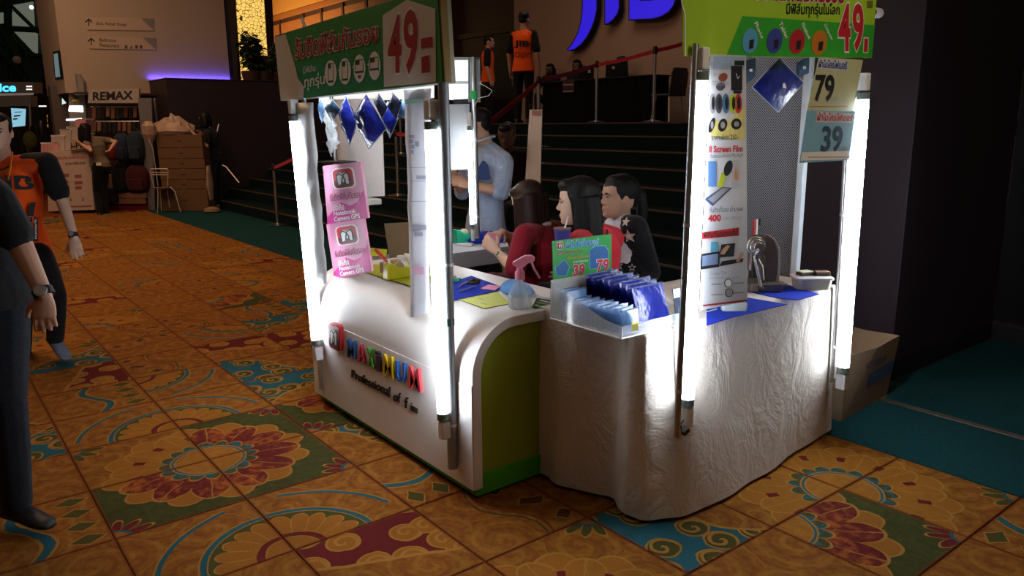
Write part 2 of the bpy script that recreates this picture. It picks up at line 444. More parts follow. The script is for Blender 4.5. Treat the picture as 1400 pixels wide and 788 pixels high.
# rotation r puts the motif's corner at: 0 = (-x,-y), 1 = (-x,+y), 2 = (+x,+y), 3 = (+x,-y) of the tile
HAND = {(2, 1): ('red_flower', 0), (1, 1): ('red_flower', 3), (2, 0): ('red_flower', 1), (1, 0): ('amber_flower', 2),
        (3, 1): ('fan', 3), (3, 0): ('fan', 2), (4, 1): ('maroon_curl', 0), (4, 0): ('swirl', 0), (3, 2): ('band', 1), (4, 2): ('vine', 2),
        (0, 1): ('fan', 3), (0, 0): ('fan', 2), (0, 2): ('teal_cloud', 0), (-1, 1): ('fan', 0), (-1, 2): ('teal_cloud', 3),
        (1, -1): ('swirl', 1), (2, -1): ('band', 0), (0, -1): ('teal_cloud', 2), (1, 2): ('red_flower', 1), (2, 2): ('teal_cloud', 1), (-1, 0): ('band', 0),
        (5, 2): ('amber_flower', 3), (5, 1): ('fan', 0), (6, 3): ('swirl', 0), (6, 2): ('fan', 1), (5, 3): ('teal_cloud', 3),
        (5, 5): ('amber_flower', 3), (5, 4): ('amber_flower', 2), (6, 5): ('amber_flower', 0), (6, 4): ('red_flower', 0), (7, 4): ('swirl', 3), (7, 5): ('band', 2),
        (6, 1): ('fan', 2), (7, 3): ('vine', 1), (5, 0): ('swirl', 2), (7, 2): ('maroon_curl', 2), (-2, 2): ('maroon_curl', 0), (-2, 1): ('vine', 0),
        (-1, 3): ('teal_cloud', 1), (0, 3): ('red_flower', 2), (1, 3): ('teal_cloud', 2), (-3, 3): ('teal_cloud', 0), (-4, 4): ('teal_cloud', 3), (-5, 3): ('red_flower', 0)}
rt = random.Random(11); n_t = 0; far_v = []
BAG = ['swirl', 'swirl', 'swirl', 'swirl', 'vine', 'band', 'amber_flower', 'fan', 'teal_cloud', 'maroon_curl', 'vine', 'amber_flower']
for i in range(-22, 9):
    for j in range(-4, 6):
        k, r = HAND.get((i, j), (rt.choice(BAG), rt.randrange(4)))
        c = V((i * .5 + .25, j * .5 + .25, 0))
        d = (c - CAM).dot(HF)
        if d < .6 or abs((c - CAM).dot(_r)) > .78 * d + .5: continue
        if i < -17 and j < 2: continue
        if n_t >= 298: continue
        o = bpy.data.objects.new('carpet_tile', TM[(k, r)]); COL.objects.link(o); o.parent = floor
        o.location = c - V(floor['_o']); n_t += 1
far = struct(mb().box((-34, -14, -.005), (-11.01, 3.0, -.001)).build('far_carpet', CM['swirl'], floor))
tealc = struct(mb().box((-34, 3.003, -.006), (12, 5.6, .001)).build('teal_carpet', M_teal, floor))
strip = mb().box((2.45, 3.655, .001), (9, 3.70, .007)).build('threshold_strip', mat('worn_threshold_metal', (.16, .12, .09), .55, metal=.6, var=.3, vs=20), floor, bevel=.002)

# ================================================================ stairs up to the platform
M_step = mat('dark_teal_stair_carpet', (.0035, .012, .014), .95, spec=.1, var=.3, vs=50, bump=.4, bs=180)
M_nose = mat('bronze_stair_nosing', (.095, .062, .040), .5, metal=.3, var=.25, vs=15)
stairs = bpy.data.objects.new('staircase', None); COL.objects.link(stairs); stairs.location = (-4.7, 4.13, 0); stairs['_o'] = (-4.7, 4.13, 0); struct(stairs)
RISE, RUN, NS = .169, .40, 9
for k in range(NS):
    y0 = 4.13 + RUN * k; z1 = RISE * (k + 1)
    back = y0 + RUN + .03 if k < NS - 1 else 10.6
    st = mb().box((-10.8, y0, z1 - RISE), (1.25, back, z1)).build('step', M_step, stairs)
    mb().box((-10.8, y0 - .008, z1 - .014), (1.25, y0 + .030, z1 + .003)).build('nosing', M_nose, st)
PLAT = RISE * NS

# ================================================================ walls
M_dark = mat('dark_plum_panel', (.026, .017, .023), .55, var=.2, vs=4, spec=.3)
M_dark2 = mat('black_plum_wall', (.006, .0045, .006), .6, var=.25, vs=3, bump=.1, bs=40, spec=.25)
M_beige = mat('beige_plaster', (.40, .31, .245), .85, var=.06, vs=1.2, bump=.05)
M_beige2 = mat('tan_stage_wall', (.34, .225, .17), .85, var=.06, vs=1.0)
pil = struct(mb().box((1.25, 4.04, 0), (2.44, 5.5, 4.6)).build('wall_right', M_dark, bevel=.004))
mb().box((1.25, 4.028, 0), (2.452, 4.04, .11)).box((2.44, 4.028, 0), (2.452, 5.47, .11)).build('baseboard', M_black, pil, bevel=.003)
wr = struct(mb().box((2.44, 5.5, 0), (12, 5.7, 4.6)).build('wall_far_right', M_dark2))
mb().box((2.44, 5.47, 0), (12, 5.5, .11)).build('baseboard', M_black, wr, bevel=.004)
mb().box((2.452, 5.487, .11), (12, 5.5, .13)).build('moulding', M_dark, wr, bevel=.003)
# stage wall with the big blue letters
wb = struct(mb().box((-9.35, 10.5, 1.4), (3.0, 10.7, 7.0)).build('wall_back', M_beige2))
# wood panelled wall and door bay
M_wood = mat('warm_wood_panel', (.30, .115, .030), .5, var=.25, vs=4, st=(1, 1, 6), bump=.1)
M_woodd = mat('dark_door_wood', (.050, .018, .014), .5, var=.25, vs=4, st=(1, 1, 5))
M_gold = mat('gilded_soffit', (.55, .30, .08), .6, var=.12)
ww = struct(mb().box((-34, 10.6, 0), (-12.7, 10.8, 8.0)).build('wall_wood', M_woodd))
y = 10.6
xs_ = [-24.2, -22.6, -20.6, -19.2, -17.7, -16.2, -14.7, -13.2]
for a, b_ in zip(xs_[:-1], xs_[1:]):
    p = mb().box((a + .09, 10.56, 2.4), (b_ - .09, 10.6, 4.98)).build('wood_panel', M_wood, ww, bevel=.02)
for x in xs_:
    mb().box((x - .05, 10.545, 2.3), (x + .05, 10.6, 5.12)).build('stile', M_woodd, ww)
mb().box((-25, 10.5, 5.1), (-12.7, 10.6, 5.28)).build('cornice', M_wood, ww, bevel=.02)
mb().box((-25, 9.4, 5.75), (-14.0, 10.6, 5.9)).build('soffit', M_gold, ww)
mb().box((-25, 10.57, 5.28), (-12.7, 10.61, 5.76)).build('gilded_frieze', M_gold, ww)
# door bay between the panelling and the stage wall
wd = struct(mb().box((-12.7, 10.9, 1.4), (-9.35, 11.0, 7.0)).build('wall_door_bay', M_woodd))
d1 = struct(mb().box((-11.9, 10.86, PLAT), (-10.75, 10.9, 3.55)).build('door_1', mat('plum_door', (.030, .012, .014), .45, var=.2)))
for (x0, x1, z0, z1) in ((-11.8, -10.85, 1.65, 2.45), (-11.8, -10.85, 2.6, 3.45)):
    mb().box((x0, 10.845, z0), (x1, 10.86, z1)).build('door_panel', M_woodd, d1, bevel=.012)
d2 = struct(mb().box((-10.7, 10.86, PLAT), (-9.75, 10.9, 3.55)).build('door_2', M_black))
mb().box((-9.86, 10.82, 2.35), (-9.83, 10.86, 2.75)).build('door_handle', M_chrome, d2, bevel=.006)
t1 = struct(mb().box((-12.05, 10.83, 3.55), (-9.6, 10.9, 3.68)).box((-9.72, 10.83, PLAT), (-9.6, 10.9, 3.55)).build('trim_1', M_woodd, bevel=.01))
# dark low wall that closes the stairs on the left, with a blue strip light along its top
TOPW = 2.37
wl = struct(mb().box((-11.99, 3.55, 0), (-10.8, 10.6, TOPW)).build('wall_planter', M_dark, bevel=.004))
mb().box((-11.995, 3.54, TOPW), (-10.785, 10.6, TOPW + .018)).build('wall_cap', M_dark, wl, bevel=.003)
area('blue_strip_lamp', (-11.95, 4.35, TOPW + .06), .03, 6.0, (.10, .07, 1.0), rot=(0, radians(140), 0), sy=1.6)
# beige wall on the left with its corner pillar
lw = struct(mb().box((-12.4, 2.16, 2.14), (-12.0, 5.12, 7)).build('wall_left', M_beige))
lp = struct(mb().box((-14.2, 2.10, 2.14), (-12.0, 2.159, 7)).build('wall_left_pillar', M_beige))
struct(mb().box((-12.3, 5.14, 1.2), (-11.99, 5.20, 7)).build('trim_2', M_black))
struct(mb().box((-13.2, 1.98, 0), (-12.9, 6, 2.3)).build('wall_shop_recess', mat('grey_shopfront', (.10, .075, .075), .7)))
struct(mb().box((-13.0, 2.2, 2.10), (-11.6, 5.1, 2.14)).build('trim_3', M_woodd))
struct(mb().box((-34.2, -14, 0), (-34, 14, 9)).build('wall_hall_end', mat('far_hall_wall', (.10, .085, .08), .8)))
# ================================================================ left kiosk: white curved counter with a green carcass
cnt = thing('sales_counter', 'white curved kiosk counter with green end panel and colourful raised letters', 'counter', (1.34, 1.55, 0))
M_grn = mat('olive_green_laminate', (.30, .38, .025), .5, var=.1, vs=2)
M_kick = mat('bright_green_kickboard', (.07, .42, .02), .45, var=.08, vs=3)
prof = [(1.225, .05), (1.225, .53)]
for i in range(1, 13):
    a = pi / 2 * i / 12; prof.append((1.225 + .225 * (1 - cos(a)), .53 + .225 * sin(a)))
prof += [(1.90, .755)]
th = .042
inn = [(1.225 + th, .05), (1.225 + th, .53)]
for i in range(1, 13):
    a = pi / 2 * i / 12; inn.append((1.225 + th + (.225 - th) * (1 - cos(a)), .53 + (.225 - th) * sin(a)))
inn += [(1.90, .755 - th)]
def shell(x0, x1):
    m = mb(); P_ = prof + inn[::-1]; n = len(P_)
    m.v = [V((x0, y, z)) for y, z in P_] + [V((x1, y, z)) for y, z in P_]
    for i in range(n): m.f.append([i, (i + 1) % n, n + (i + 1) % n, n + i]); m.m.append(0)
    k = len(prof)
    for i in range(k - 1):
        a, b_, c, d = i, i + 1, n - 2 - i, n - 1 - i
        m.f.append([a, d, c, b_]); m.f.append([n + a, n + b_, n + c, n + d]); m.m += [0, 0]
    return m
shell(.56, 2.12).build('curved_top', M_white, cnt, smooth=35, bevel=.002)
mb().box((.57, 1.2215, .05), (2.115, 1.2255, .50)).build('front_board', M_white, cnt)
ins_ = [(y + .0015, z - .0015) for y, z in inn[1:-1]] + [(1.885, .711), (1.885, .10), (1.2685, .10)]
mb().prism([(.60, y, z) for y, z in ins_], (1.495, 0, 0)).build('end_panel', M_grn, cnt)
mb().box((.585, 1.245, .012), (2.105, 1.88, .102)).build('kickboard', M_kick, cnt, bevel=.002)
mb().box((.62, 1.30, 0), (2.06, 1.84, .012)).build('foot', M_black, cnt)
# raised lettering on the front
FR = PY(1.2215)
def z58(x, y): return (440 + x / 5.08, 425 + y / 5.08)
LET = [('M', (182, 318), (250, 338), (247, 208), (185, 188), (.015, .12, .42), 'blue'),
       ('A', (258, 350), (318, 370), (292, 232), (276, 226), (.45, .02, .05), 'crimson'),
       ('X', (320, 376), (384, 405), (382, 268), (318, 250), (.06, .30, .05), 'green'),
       ('i', (393, 415), (424, 424), (412, 284), (384, 272), (.015, .015, .03), 'black'),
       ('M', (432, 438), (520, 474), (506, 322), (436, 298), (.62, .42, .01), 'yellow'),
       ('U', (522, 486), (596, 502), (594, 362), (520, 342), (.035, .05, .50), 'blue'),
       ('M', (606, 530), (710, 566), (692, 405), (612, 378), (.60, .05, .07), 'red')]
for ch, bl, br, tr, tl, c, cn in LET:
    sx_ = .10 if ch != 'i' else .0
    bl, br = tuple(lerp(V(bl), V(br), sx_)), tuple(lerp(V(br), V(bl), sx_ * .6)); tl, tr = tuple(lerp(V(tl), V(tr), sx_)), tuple(lerp(V(tr), V(tl), sx_ * .6))
    q = [z58(*bl), z58(*br), z58(*tr), z58(*tl)]
    o = FR.text(ch, q, 0, bold=.012, depth=.013).build('raised_letter', mat('letter_' + cn, c, .35, spec=.6, var=.05), cnt)
tl_ = mb()
for wd_, q in (('Professional', ((210, 462), (476, 600), (478, 528), (212, 408))), ('of', ((500, 622), (550, 645), (552, 572), (502, 560))),
               ('f', ((578, 672), (603, 680), (604, 604), (580, 592))), ('im', ((622, 690), (668, 712), (668, 668), (622, 640)))):
    FR.text(wd_, [z58(*c) for c in q], 0, tl_, bold=.0, depth=.006)
tl_.build('tagline_lettering', M_ink, cnt)['kind'] = 'stuff'
def rrect(cx, cy, w_, h_, r, n=5):
    out = []
    for sx, sy, a0 in ((1, -1, -90), (1, 1, 0), (-1, 1, 90), (-1, -1, 180)):
        for i in range(n + 1):
            a = radians(a0 + 90 * i / n); out.append((cx + sx * (w_ / 2 - r) + r * cos(a), cy + sy * (h_ / 2 - r) + r * sin(a)))
    return out
def quadmap(pl, q):
    P = [pl.P(*c) for c in q]
    def W(u, v, off=0): return lerp(lerp(P[0], P[1], u), lerp(P[3], P[2], u), v) + pl.n * off
    return W
def emblem(parent, pl, q, depth, flat=False):
    """rounded red badge with a white and black looping M"""
    W = quadmap(pl, q); T = 0.0006
    def slab(pts, off, th_, name, m):
        mm = mb().prism([W(u, v, off) for u, v in pts], pl.n * th_); return mm.build(name, m, parent)
    slab(rrect(.5, .5, 1.0, 1.0, .22), .0004 if flat else -.002, depth, 'badge_rim', M_wht if flat else M_red)
    slab(rrect(.5, .5, .88, .88, .18), depth + .0005, .0006, 'badge_face', M_red if flat else M_dred)
    base = depth + .0014
    slab([(.08, .42), (.08, .24), (.14, .12), (.26, .08), (.74, .08), (.86, .12), (.92, .24), (.92, .42)], base - .0002, .0004, 'badge_dark_foot', mat('badge_dark_maroon', (.07, .006, .012), .5))  # darker maroon lower part of the badge
    mtop = [(.24, .20), (.22, .62), (.30, .76), (.42, .78), (.5, .70), (.58, .78), (.70, .76), (.78, .62), (.76, .20), (.62, .24), (.60, .36), (.5, .30), (.40, .36), (.38, .24)]
    slab(mtop, base + .0002, .0007, 'badge_initial', M_wht)
    ln = mb()
    for pts in ([(.24, .20), (.22, .62), (.34, .74), (.5, .62), (.60, .40), (.52, .26), (.44, .30), (.46, .46), (.54, .66), (.68, .76), (.78, .62), (.76, .20)],):
        for a, b_ in zip(pts[:-1], pts[1:]):
            d = V((b_[0] - a[0], b_[1] - a[1])); nn = V((-d.y, d.x)).normalized() * .026
            ln.prism([W(a[0] - nn.x, a[1] - nn.y, base + .001), W(b_[0] - nn.x, b_[1] - nn.y, base + .001), W(b_[0] + nn.x, b_[1] + nn.y, base + .001), W(a[0] + nn.x, a[1] + nn.y, base + .001)], pl.n * .0008)
    ln.build('badge_line', mat('dark_teal_ink', (.010, .035, .04), .5), parent)
emblem(cnt, FR, [z58(70, 248), z58(150, 285), z58(152, 100), z58(62, 75)], .02)

# ---------------------------------------------------------------- lamps: fluorescent battens tied to the kiosk poles
M_tube = glow('lit_fluorescent_tube', (.84, .92, 1.0), 38)
M_cap = mat('white_lamp_cap', (.80, .82, .84), .4)
M_grcap = mat('grey_green_lamp_holder', (.16, .22, .20), .5)
def batten(label, p0, p1, side, r=.0245, back=.034, pos=V((0, 1, 0)), grp='fluorescent tubes on the kiosks'):
    p0, p1 = V(p0), V(p1); ax = (p1 - p0).normalized(); sd = V(side)
    t = thing('tube_lamp', label, 'lamp', p0, grp)
    mb().tube([p0 + ax * .05, p1 - ax * .05], r, 14).build('tube', M_tube, t, smooth=True)
    for e, s_ in ((p0, 1), (p1, -1)):
        c = mb().tube([e + ax * (.045 * s_), e + ax * (.075 * s_)], r * 1.05, 14).build('holder', M_grcap, t, smooth=True)
        bx = mb(); bx.obox(e + ax * (.0 * s_) + sd * .004, V((r * 1.55, 0, 0)) if abs(sd.x) < .5 else V((0, r * 1.55, 0)), sd * (r * 1.9), ax * .075)
        bx.build('end_cap', M_cap, t, bevel=.006)
    mb().obox((p0 + p1) / 2 + sd * back, V((r * .9, 0, 0)) if abs(sd.x) < .5 else V((0, r * .9, 0)), sd * .012, ax * ((p1 - p0).length - .02)).build('batten', M_cap, t)
    return t
def pole(label, p0, p1, r=.0165, grp='chrome poles of the kiosks', m=None):
    t = thing('kiosk_pole', label, 'pole', p0, grp)
    mb().tube([p0, p1], r, 14).build('shaft', m or M_chrome, t, smooth=True)
    p0, p1 = V(p0), V(p1)
    for q in (.12, .55):
        c = lerp(p0, p1, q); ax = (p1 - p0).normalized()
        mb().tube([c, c + ax * .012], r * 1.12, 14).build('cable_tie', M_whitep, t, smooth=True)
    return t
batten('lit tube lamp at the far left end of the white counter', onY(434, 483, 1.185), onY(400, 146, 1.185), (0, 1, 0))
batten('lit tube lamp in front of the white counter near its right corner', onY(607, 588, 1.165), onY(588, 150, 1.165), (0, 1, 0))
p = pole('flat grey kiosk pole fixed to the counter beside the near tube lamp', onY(619, 640, 1.200), onY(606, 112, 1.200), .021, m=mat('grey_painted_steel', (.30, .32, .34), .4, metal=.4))
mb().obox(onY(613, 440, 1.195), (.036, 0, 0), (0, .036, 0), (0, 0, .03)).build('green_tape', mat('dark_green_tape', (.02, .10, .07), .5), p)
pole('kiosk pole behind the tube lamp at the left end of the counter', onY(439, 532, 1.215), onY(414, 110, 1.215), .011)
bt = batten('lit tube lamp on the rear kiosk pole beside the man in pale blue', at(646, 322, 4.95), at(641, 162, 4.95), (-.1, .995, 0), r=.013, back=.016)
p = pole('rear kiosk pole with green tape beside the man in pale blue', at(653, 326, 5.0), at(646, 78, 5.0), .017)
mb().tube([at(647.5, 124, 5.0), at(647.6, 136, 5.0)], .0195, 12).build('green_tape', mat('bright_green_tape', (.03, .55, .12), .5), p)
pole('thin chrome pole behind the pink signs', V((onY(458, 222, 1.72).x, 1.72, 0)), V((onY(458, 222, 1.72).x, 1.72, 1.72)) , .012)

# ---------------------------------------------------------------- the big green sign of the left kiosk
BQ = [(384, 138), (605, 113), (597, -18), (375, 50)]
BP = PY(1.20)
ban = BP.sheet(BQ, .004)
bn = ban.build('green_sign', M_green); tag(bn, 'green sign board over the white counter with a large red 49', 'sign')
cs = [BP.P(*c) for c in BQ]
fr = mb()
for a, b_ in ((0, 1), (1, 2), (2, 3), (3, 0)):
    fr.prism([cs[a] + V((0, .004, 0)), cs[b_] + V((0, .004, 0)), cs[b_] + V((0, .06, 0)), cs[a] + V((0, .06, 0))], (0, 0, .004))
fr.prism([cs[1] + V((.0, .004, 0)), cs[2] + V((0, .004, 0)), cs[2] + V((0, .034, 0)), cs[1] + V((0, .034, 0))], (.012, 0, 0), 1)
fr.build('aluminium_frame', [M_alu, mat('wood_reflection_plate', (.42, .27, .13), .35, metal=.8)], bn)  # end plate is aluminium; the wood it reflects is put into its colour
def zb(x, y): return (370 + x / 4.377, y / 4.377)
BP.poly([zb(150, 385), zb(672, 290), zb(672, 500), zb(200, 588)], 1).build('lower_band', mat('sea_green_ink', (.012, .25, .10), .5, var=.1), bn)
BP.poly([zb(24, 222), zb(92, 206), zb(150, 400), zb(165, 470), zb(203, 522), zb(197, 588), zb(62, 604)], 2).build('white_wedge', mat('pale_grey_ink', (.62, .60, .56), .6, var=.06), bn)
BP.poly([zb(672, 92), zb(818, -2), zb(988, 52), zb(992, 492), zb(680, 522)], 2).build('white_arrow_panel', mat('pale_grey_ink', (.62, .60, .56), .6), bn)
def outlined(pl, parent, body, quad, lay, fill, rim=M_wht, bold=.03, grow=.028, shear=0):
    W = quadmap(pl, quad)
    glyphs(body, bold + grow, shear); glyphs(body, bold, shear)
    (wo, ho), (wf, hf) = _td[(body, bold + grow, shear)], _td[(body, bold, shear)]
    bl, br, tr, tl = [V(c) for c in quad]; eu, ev = (wo / wf - 1) / 2, (ho / hf - 1) / 2
    def qq(u, v): return tuple(lerp(lerp(bl, br, u), lerp(tl, tr, u), v))
    pl.text(body, [qq(-eu, -ev), qq(1 + eu, -ev), qq(1 + eu, 1 + ev), qq(-eu, 1 + ev)], lay, bold=bold + grow, shear=shear).build('lettering_outline', rim, parent)
    pl.text(body, quad, lay + 1, bold=bold, shear=shear).build('lettering', fill, parent)
outlined(BP, bn, 'รับติดฟิล์มกันรอย', [zb(150, 358), zb(648, 250), zb(645, 122), zb(146, 228)], 3, M_dred, bold=.025, grow=.03)
outlined(BP, bn, '4', [zb(706, 440), zb(788, 436), zb(788, 84), zb(706, 96)], 3, M_dred, bold=.03, grow=.025)
outlined(BP, bn, '9', [zb(800, 452), zb(888, 440), zb(886, 52), zb(798, 58)], 3, M_dred, bold=.03, grow=.025)
for q in ([(902, 232), (972, 218), (976, 280), (904, 292)], [(906, 342), (954, 328), (958, 432), (908, 440)]):
    cx = sum(c[0] for c in q) / 4; cy = sum(c[1] for c in q) / 4
    BP.poly([zb(cx + (a - cx) * 1.12, cy + (b_ - cy) * 1.12) for a, b_ in q], 3).build('bar_outline', M_wht, bn)
    BP.poly([zb(*c) for c in q], 4).build('price_bar', M_dred, bn)
tl_ = mb()
BP.text('มีฟิล์ม', [zb(198, 442), zb(272, 424), zb(270, 385), zb(197, 398)], 3, tl_)
BP.text('ทุกรุ่น', [zb(206, 548), zb(328, 522), zb(326, 428), zb(204, 452)], 3, tl_, bold=.01)
tl_.build('white_lettering', M_wht, bn)
for i, (cx, cy, ry) in enumerate(((363, 438, 78), (448, 427, 80), (535, 410, 84), (625, 394, 86))):
    ov = mb(); ph = mb()
    BP.oval(zb(cx, cy), 36 / 4.377, ry / 4.377, 3, ov)
    if i: BP.poly([zb(cx - 32, cy - 18), zb(cx - 44, cy - 8), zb(cx - 32, cy + 8)], 3, ov)
    x0, y0, w_, h_ = ((cx - 16, cy - 58, 32, 116), (cx - 18, cy - 58, 36, 116), (cx - 26, cy - 50, 50, 80), (cx - 28, cy - 48, 54, 78))[i]
    for a in ((x0, y0, x0 + w_, y0 + 4), (x0, y0 + h_ - 12, x0 + w_, y0 + h_), (x0, y0, x0 + 3, y0 + h_), (x0 + w_ - 3, y0, x0 + w_, y0 + h_), (x0 + 3, y0 + 3, x0 + w_ * .55, y0 + 30)):
        BP.poly([zb(a[0], a[1]), zb(a[2], a[1] - (a[2] - a[0]) * .12), zb(a[2], a[3] - (a[2] - a[0]) * .12), zb(a[0], a[3])], 4, ph)
    if i == 2: BP.poly([zb(cx - 6, cy + 42), zb(cx + 8, cy + 40), zb(cx + 8, cy + 58), zb(cx - 6, cy + 60)], 4, ph)
    ov.build('white_oval', M_wht, bn); ph.build('device_icon', mat('dark_green_ink', (.008, .07, .03), .5), bn)
mb().tube([onY(413, 25, 1.25), onY(418, 40, 1.25)], .008).build('rod_end', M_alu, bn)

# ---------------------------------------------------------------- packets hanging under the sign
def packet(label, quad, pl, m, grp, bulge=.014, name='cloth_packet', film=True):
    """diamond packet: pixel corners top, right, bottom, left"""
    q = [pl.P(*c) for c in quad]; n = pl.n; N = 8
    f, b_ = mb(), None; rows = []; rn = random.Random(len(label) * 7 + int(quad[0][0]))
    vs_, fs = [], []
    for s_ in (1, -1):
        base = len(vs_)
        for i in range(N + 1):
            for j in range(N + 1):
                u, v = i / N, j / N
                p = lerp(lerp(q[0], q[1], u), lerp(q[3], q[2], u), v)
                h = (sin(pi * u) * sin(pi * v)) ** .45 * bulge * (.75 + .5 * rn.random()) if 0 < i < N and 0 < j < N else 0.0008
                vs_.append(p + n * h * s_)
        for i in range(N):
            for j in range(N):
                a = base + i * (N + 1) + j; fc = (a, a + 1, a + N + 2, a + N + 1)
                fs.append(fc if s_ < 0 else fc[::-1])
    f.add(vs_, fs)
    o = f.build(name, m, smooth='all'); tag(o, label, 'cloth packet', grp)
    if film:
        e = mb()
        for i in range(4):
            a, c = q[i], q[(i + 1) % 4]; ctr = (q[0] + q[2]) / 2
            e.prism([a, c, c + (c - ctr) * .05, a + (a - ctr) * .05], n * .001)
        e.build('film_edge', mat('shiny_film_edge', (.42, .50, .62), .15, spec=.8, alpha=.75), o)
    return o
def zp(x, y): return (380 + x / 6.567, 130 + y / 6.567)
HP = PY(1.30, -1)
M_teald = mat('slate_teal_packet', (.015, .05, .09), .3, var=.2, spec=.6)
M_slate = mat('dark_slate_packet', (.018, .022, .05), .3, var=.3, spec=.6)
G_ = 'packets hanging under the green sign'
packet('slate teal diamond packet, second from the left under the green sign', [zp(485, 38), zp(560, 130), zp(490, 240), zp(418, 118)], HP, M_teald, G_)
packet('narrow blue packet hanging left of the biggest one', [zp(612, 12), zp(704, 255), zp(645, 455), zp(545, 170)], PY(1.31), M_navy, G_, .03)
packet('largest blue cloth packet hanging under the green sign', [zp(795, 0), zp(970, 300), zp(815, 478), zp(678, 190)], PY(1.28), M_navy, G_, .035)
packet('dark slate diamond packet right of the biggest blue one', [zp(908, -10), zp(985, 110), zp(935, 215), zp(862, 60)], PY(1.29), M_slate, G_)
packet('dark slate diamond packet, rightmost of the slate ones', [zp(1032, -18), zp(1112, 70), zp(1062, 220), zp(985, 105)], PY(1.29), M_slate, G_)
packet('blue packet hanging half behind two slate ones', [zp(985, 60), zp(1078, 210), zp(1005, 382), zp(925, 215)], PY(1.35), M_navy, G_, .02)
packet('pale blue packet by the long paper sheet', [zp(1120, 30), zp(1170, 110), zp(1130, 215), zp(1082, 180)], PY(1.32), M_ltblue, G_)
packet('thin pale blue packet, leftmost under the green sign', [zp(378, 35), zp(415, 130), zp(395, 255), zp(366, 120)], HP, M_ltblue, G_)
# clear bag, white board and paper sheets
def crumple(quad, pl, amp, nu=8, nv=12, seed=3, curl=0):
    q = [pl.P(*c) for c in quad]; rn = random.Random(seed); vs_, fs = [], []
    for j in range(nv + 1):
        for i in range(nu + 1):
            u, v = i / nu, j / nv
            p = lerp(lerp(q[0], q[1], u), lerp(q[3], q[2], u), v)
            vs_.append(p + pl.n * (amp * (rn.random() - .5) * 2 + curl * sin(pi * u)))
    for j in range(nv):
        for i in range(nu):
            a = j * (nu + 1) + i; fs.append((a, a + 1, a + nu + 2, a + nu + 1))
    return mb().add(vs_, fs)
M_film = mat('crumpled_clear_bag', (.70, .76, .80), .15, var=.1, alpha=.55, spec=.9, bump=.4, bs=25)
o = crumple([zp(470, 560), zp(545, 430), zp(480, 40), zp(395, 60)][::-1], PY(1.40), .014).build('plastic_bag', M_film, smooth='all', solid=.001)
tag(o, 'crumpled clear plastic bag hanging above the pink signs', 'bag')
o = crumple([(425, 392), (447, 388), (428, 140), (404, 142)], PY(1.23), .006, 8, 14, 5, .035).build('plastic_sleeve', mat('hazy_plastic_sheet', (.62, .64, .66), .35, var=.15, vs=10, bump=.5, bs=18, spec=.6), smooth='all', solid=.0015)
tag(o, 'tall hazy plastic sheet wrapped beside the left tube lamp', 'sheet')
PW = PY(1.78)
o = PW.sheet([(466, 272), (525, 268), (521, 134), (455, 136)], .006).build('white_board', M_paper); tag(o, 'white board hanging behind the blue packets', 'board')
o = mb().obox(PW.P(505, 274, .03), (.24, 0, 0), (0, .10, 0), (0, 0, .035)).build('white_ledge', mat('greenish_white_plastic', (.60, .66, .58), .5), bevel=.006); tag(o, 'small pale ledge under the white hanging board', 'ledge')
LP_ = PY(1.262)
def zl(x, y): return (540 + x / 3.43, 100 + y / 3.43)
lpo = crumple([(562, 434), (587, 428), (589, 121), (553, 123)], LP_, .003, 4, 14, 9).build('long_paper', mat('printed_paper', (.52, .52, .57), .8, var=.06), smooth='all', solid=.0012); tag(lpo, 'long printed paper sheet hanging beside the near tube lamp', 'paper')
pr = mb()
for (x0, y0, x1, y1) in ((72, 290, 95, 305), (75, 310, 90, 330), (78, 335, 95, 355), (80, 360, 92, 378), (98, 320, 118, 345), (105, 480, 150, 498), (82, 712, 152, 735), (95, 745, 135, 765), (72, 442, 165, 445), (80, 505, 152, 508), (78, 600, 150, 603)):
    LP_.poly([zl(x0, y0), zl(x1, y0), zl(x1 + 1, y1), zl(x0 + 1, y1)], 6, pr)
pr.build('grey_print', mat('pale_ink', (.24, .24, .32), .8), lpo)
LP_.poly([zl(52, 124), zl(132, 122), zl(132, 138), zl(54, 146)], 6).build('green_print', mat('faded_green_ink', (.25, .42, .38), .8), lpo)
LP_.poly([zl(85, 905), zl(140, 908), zl(140, 945), zl(88, 940)], 6).build('pink_print', mat('faded_pink_ink', (.50, .28, .38), .8), lpo)
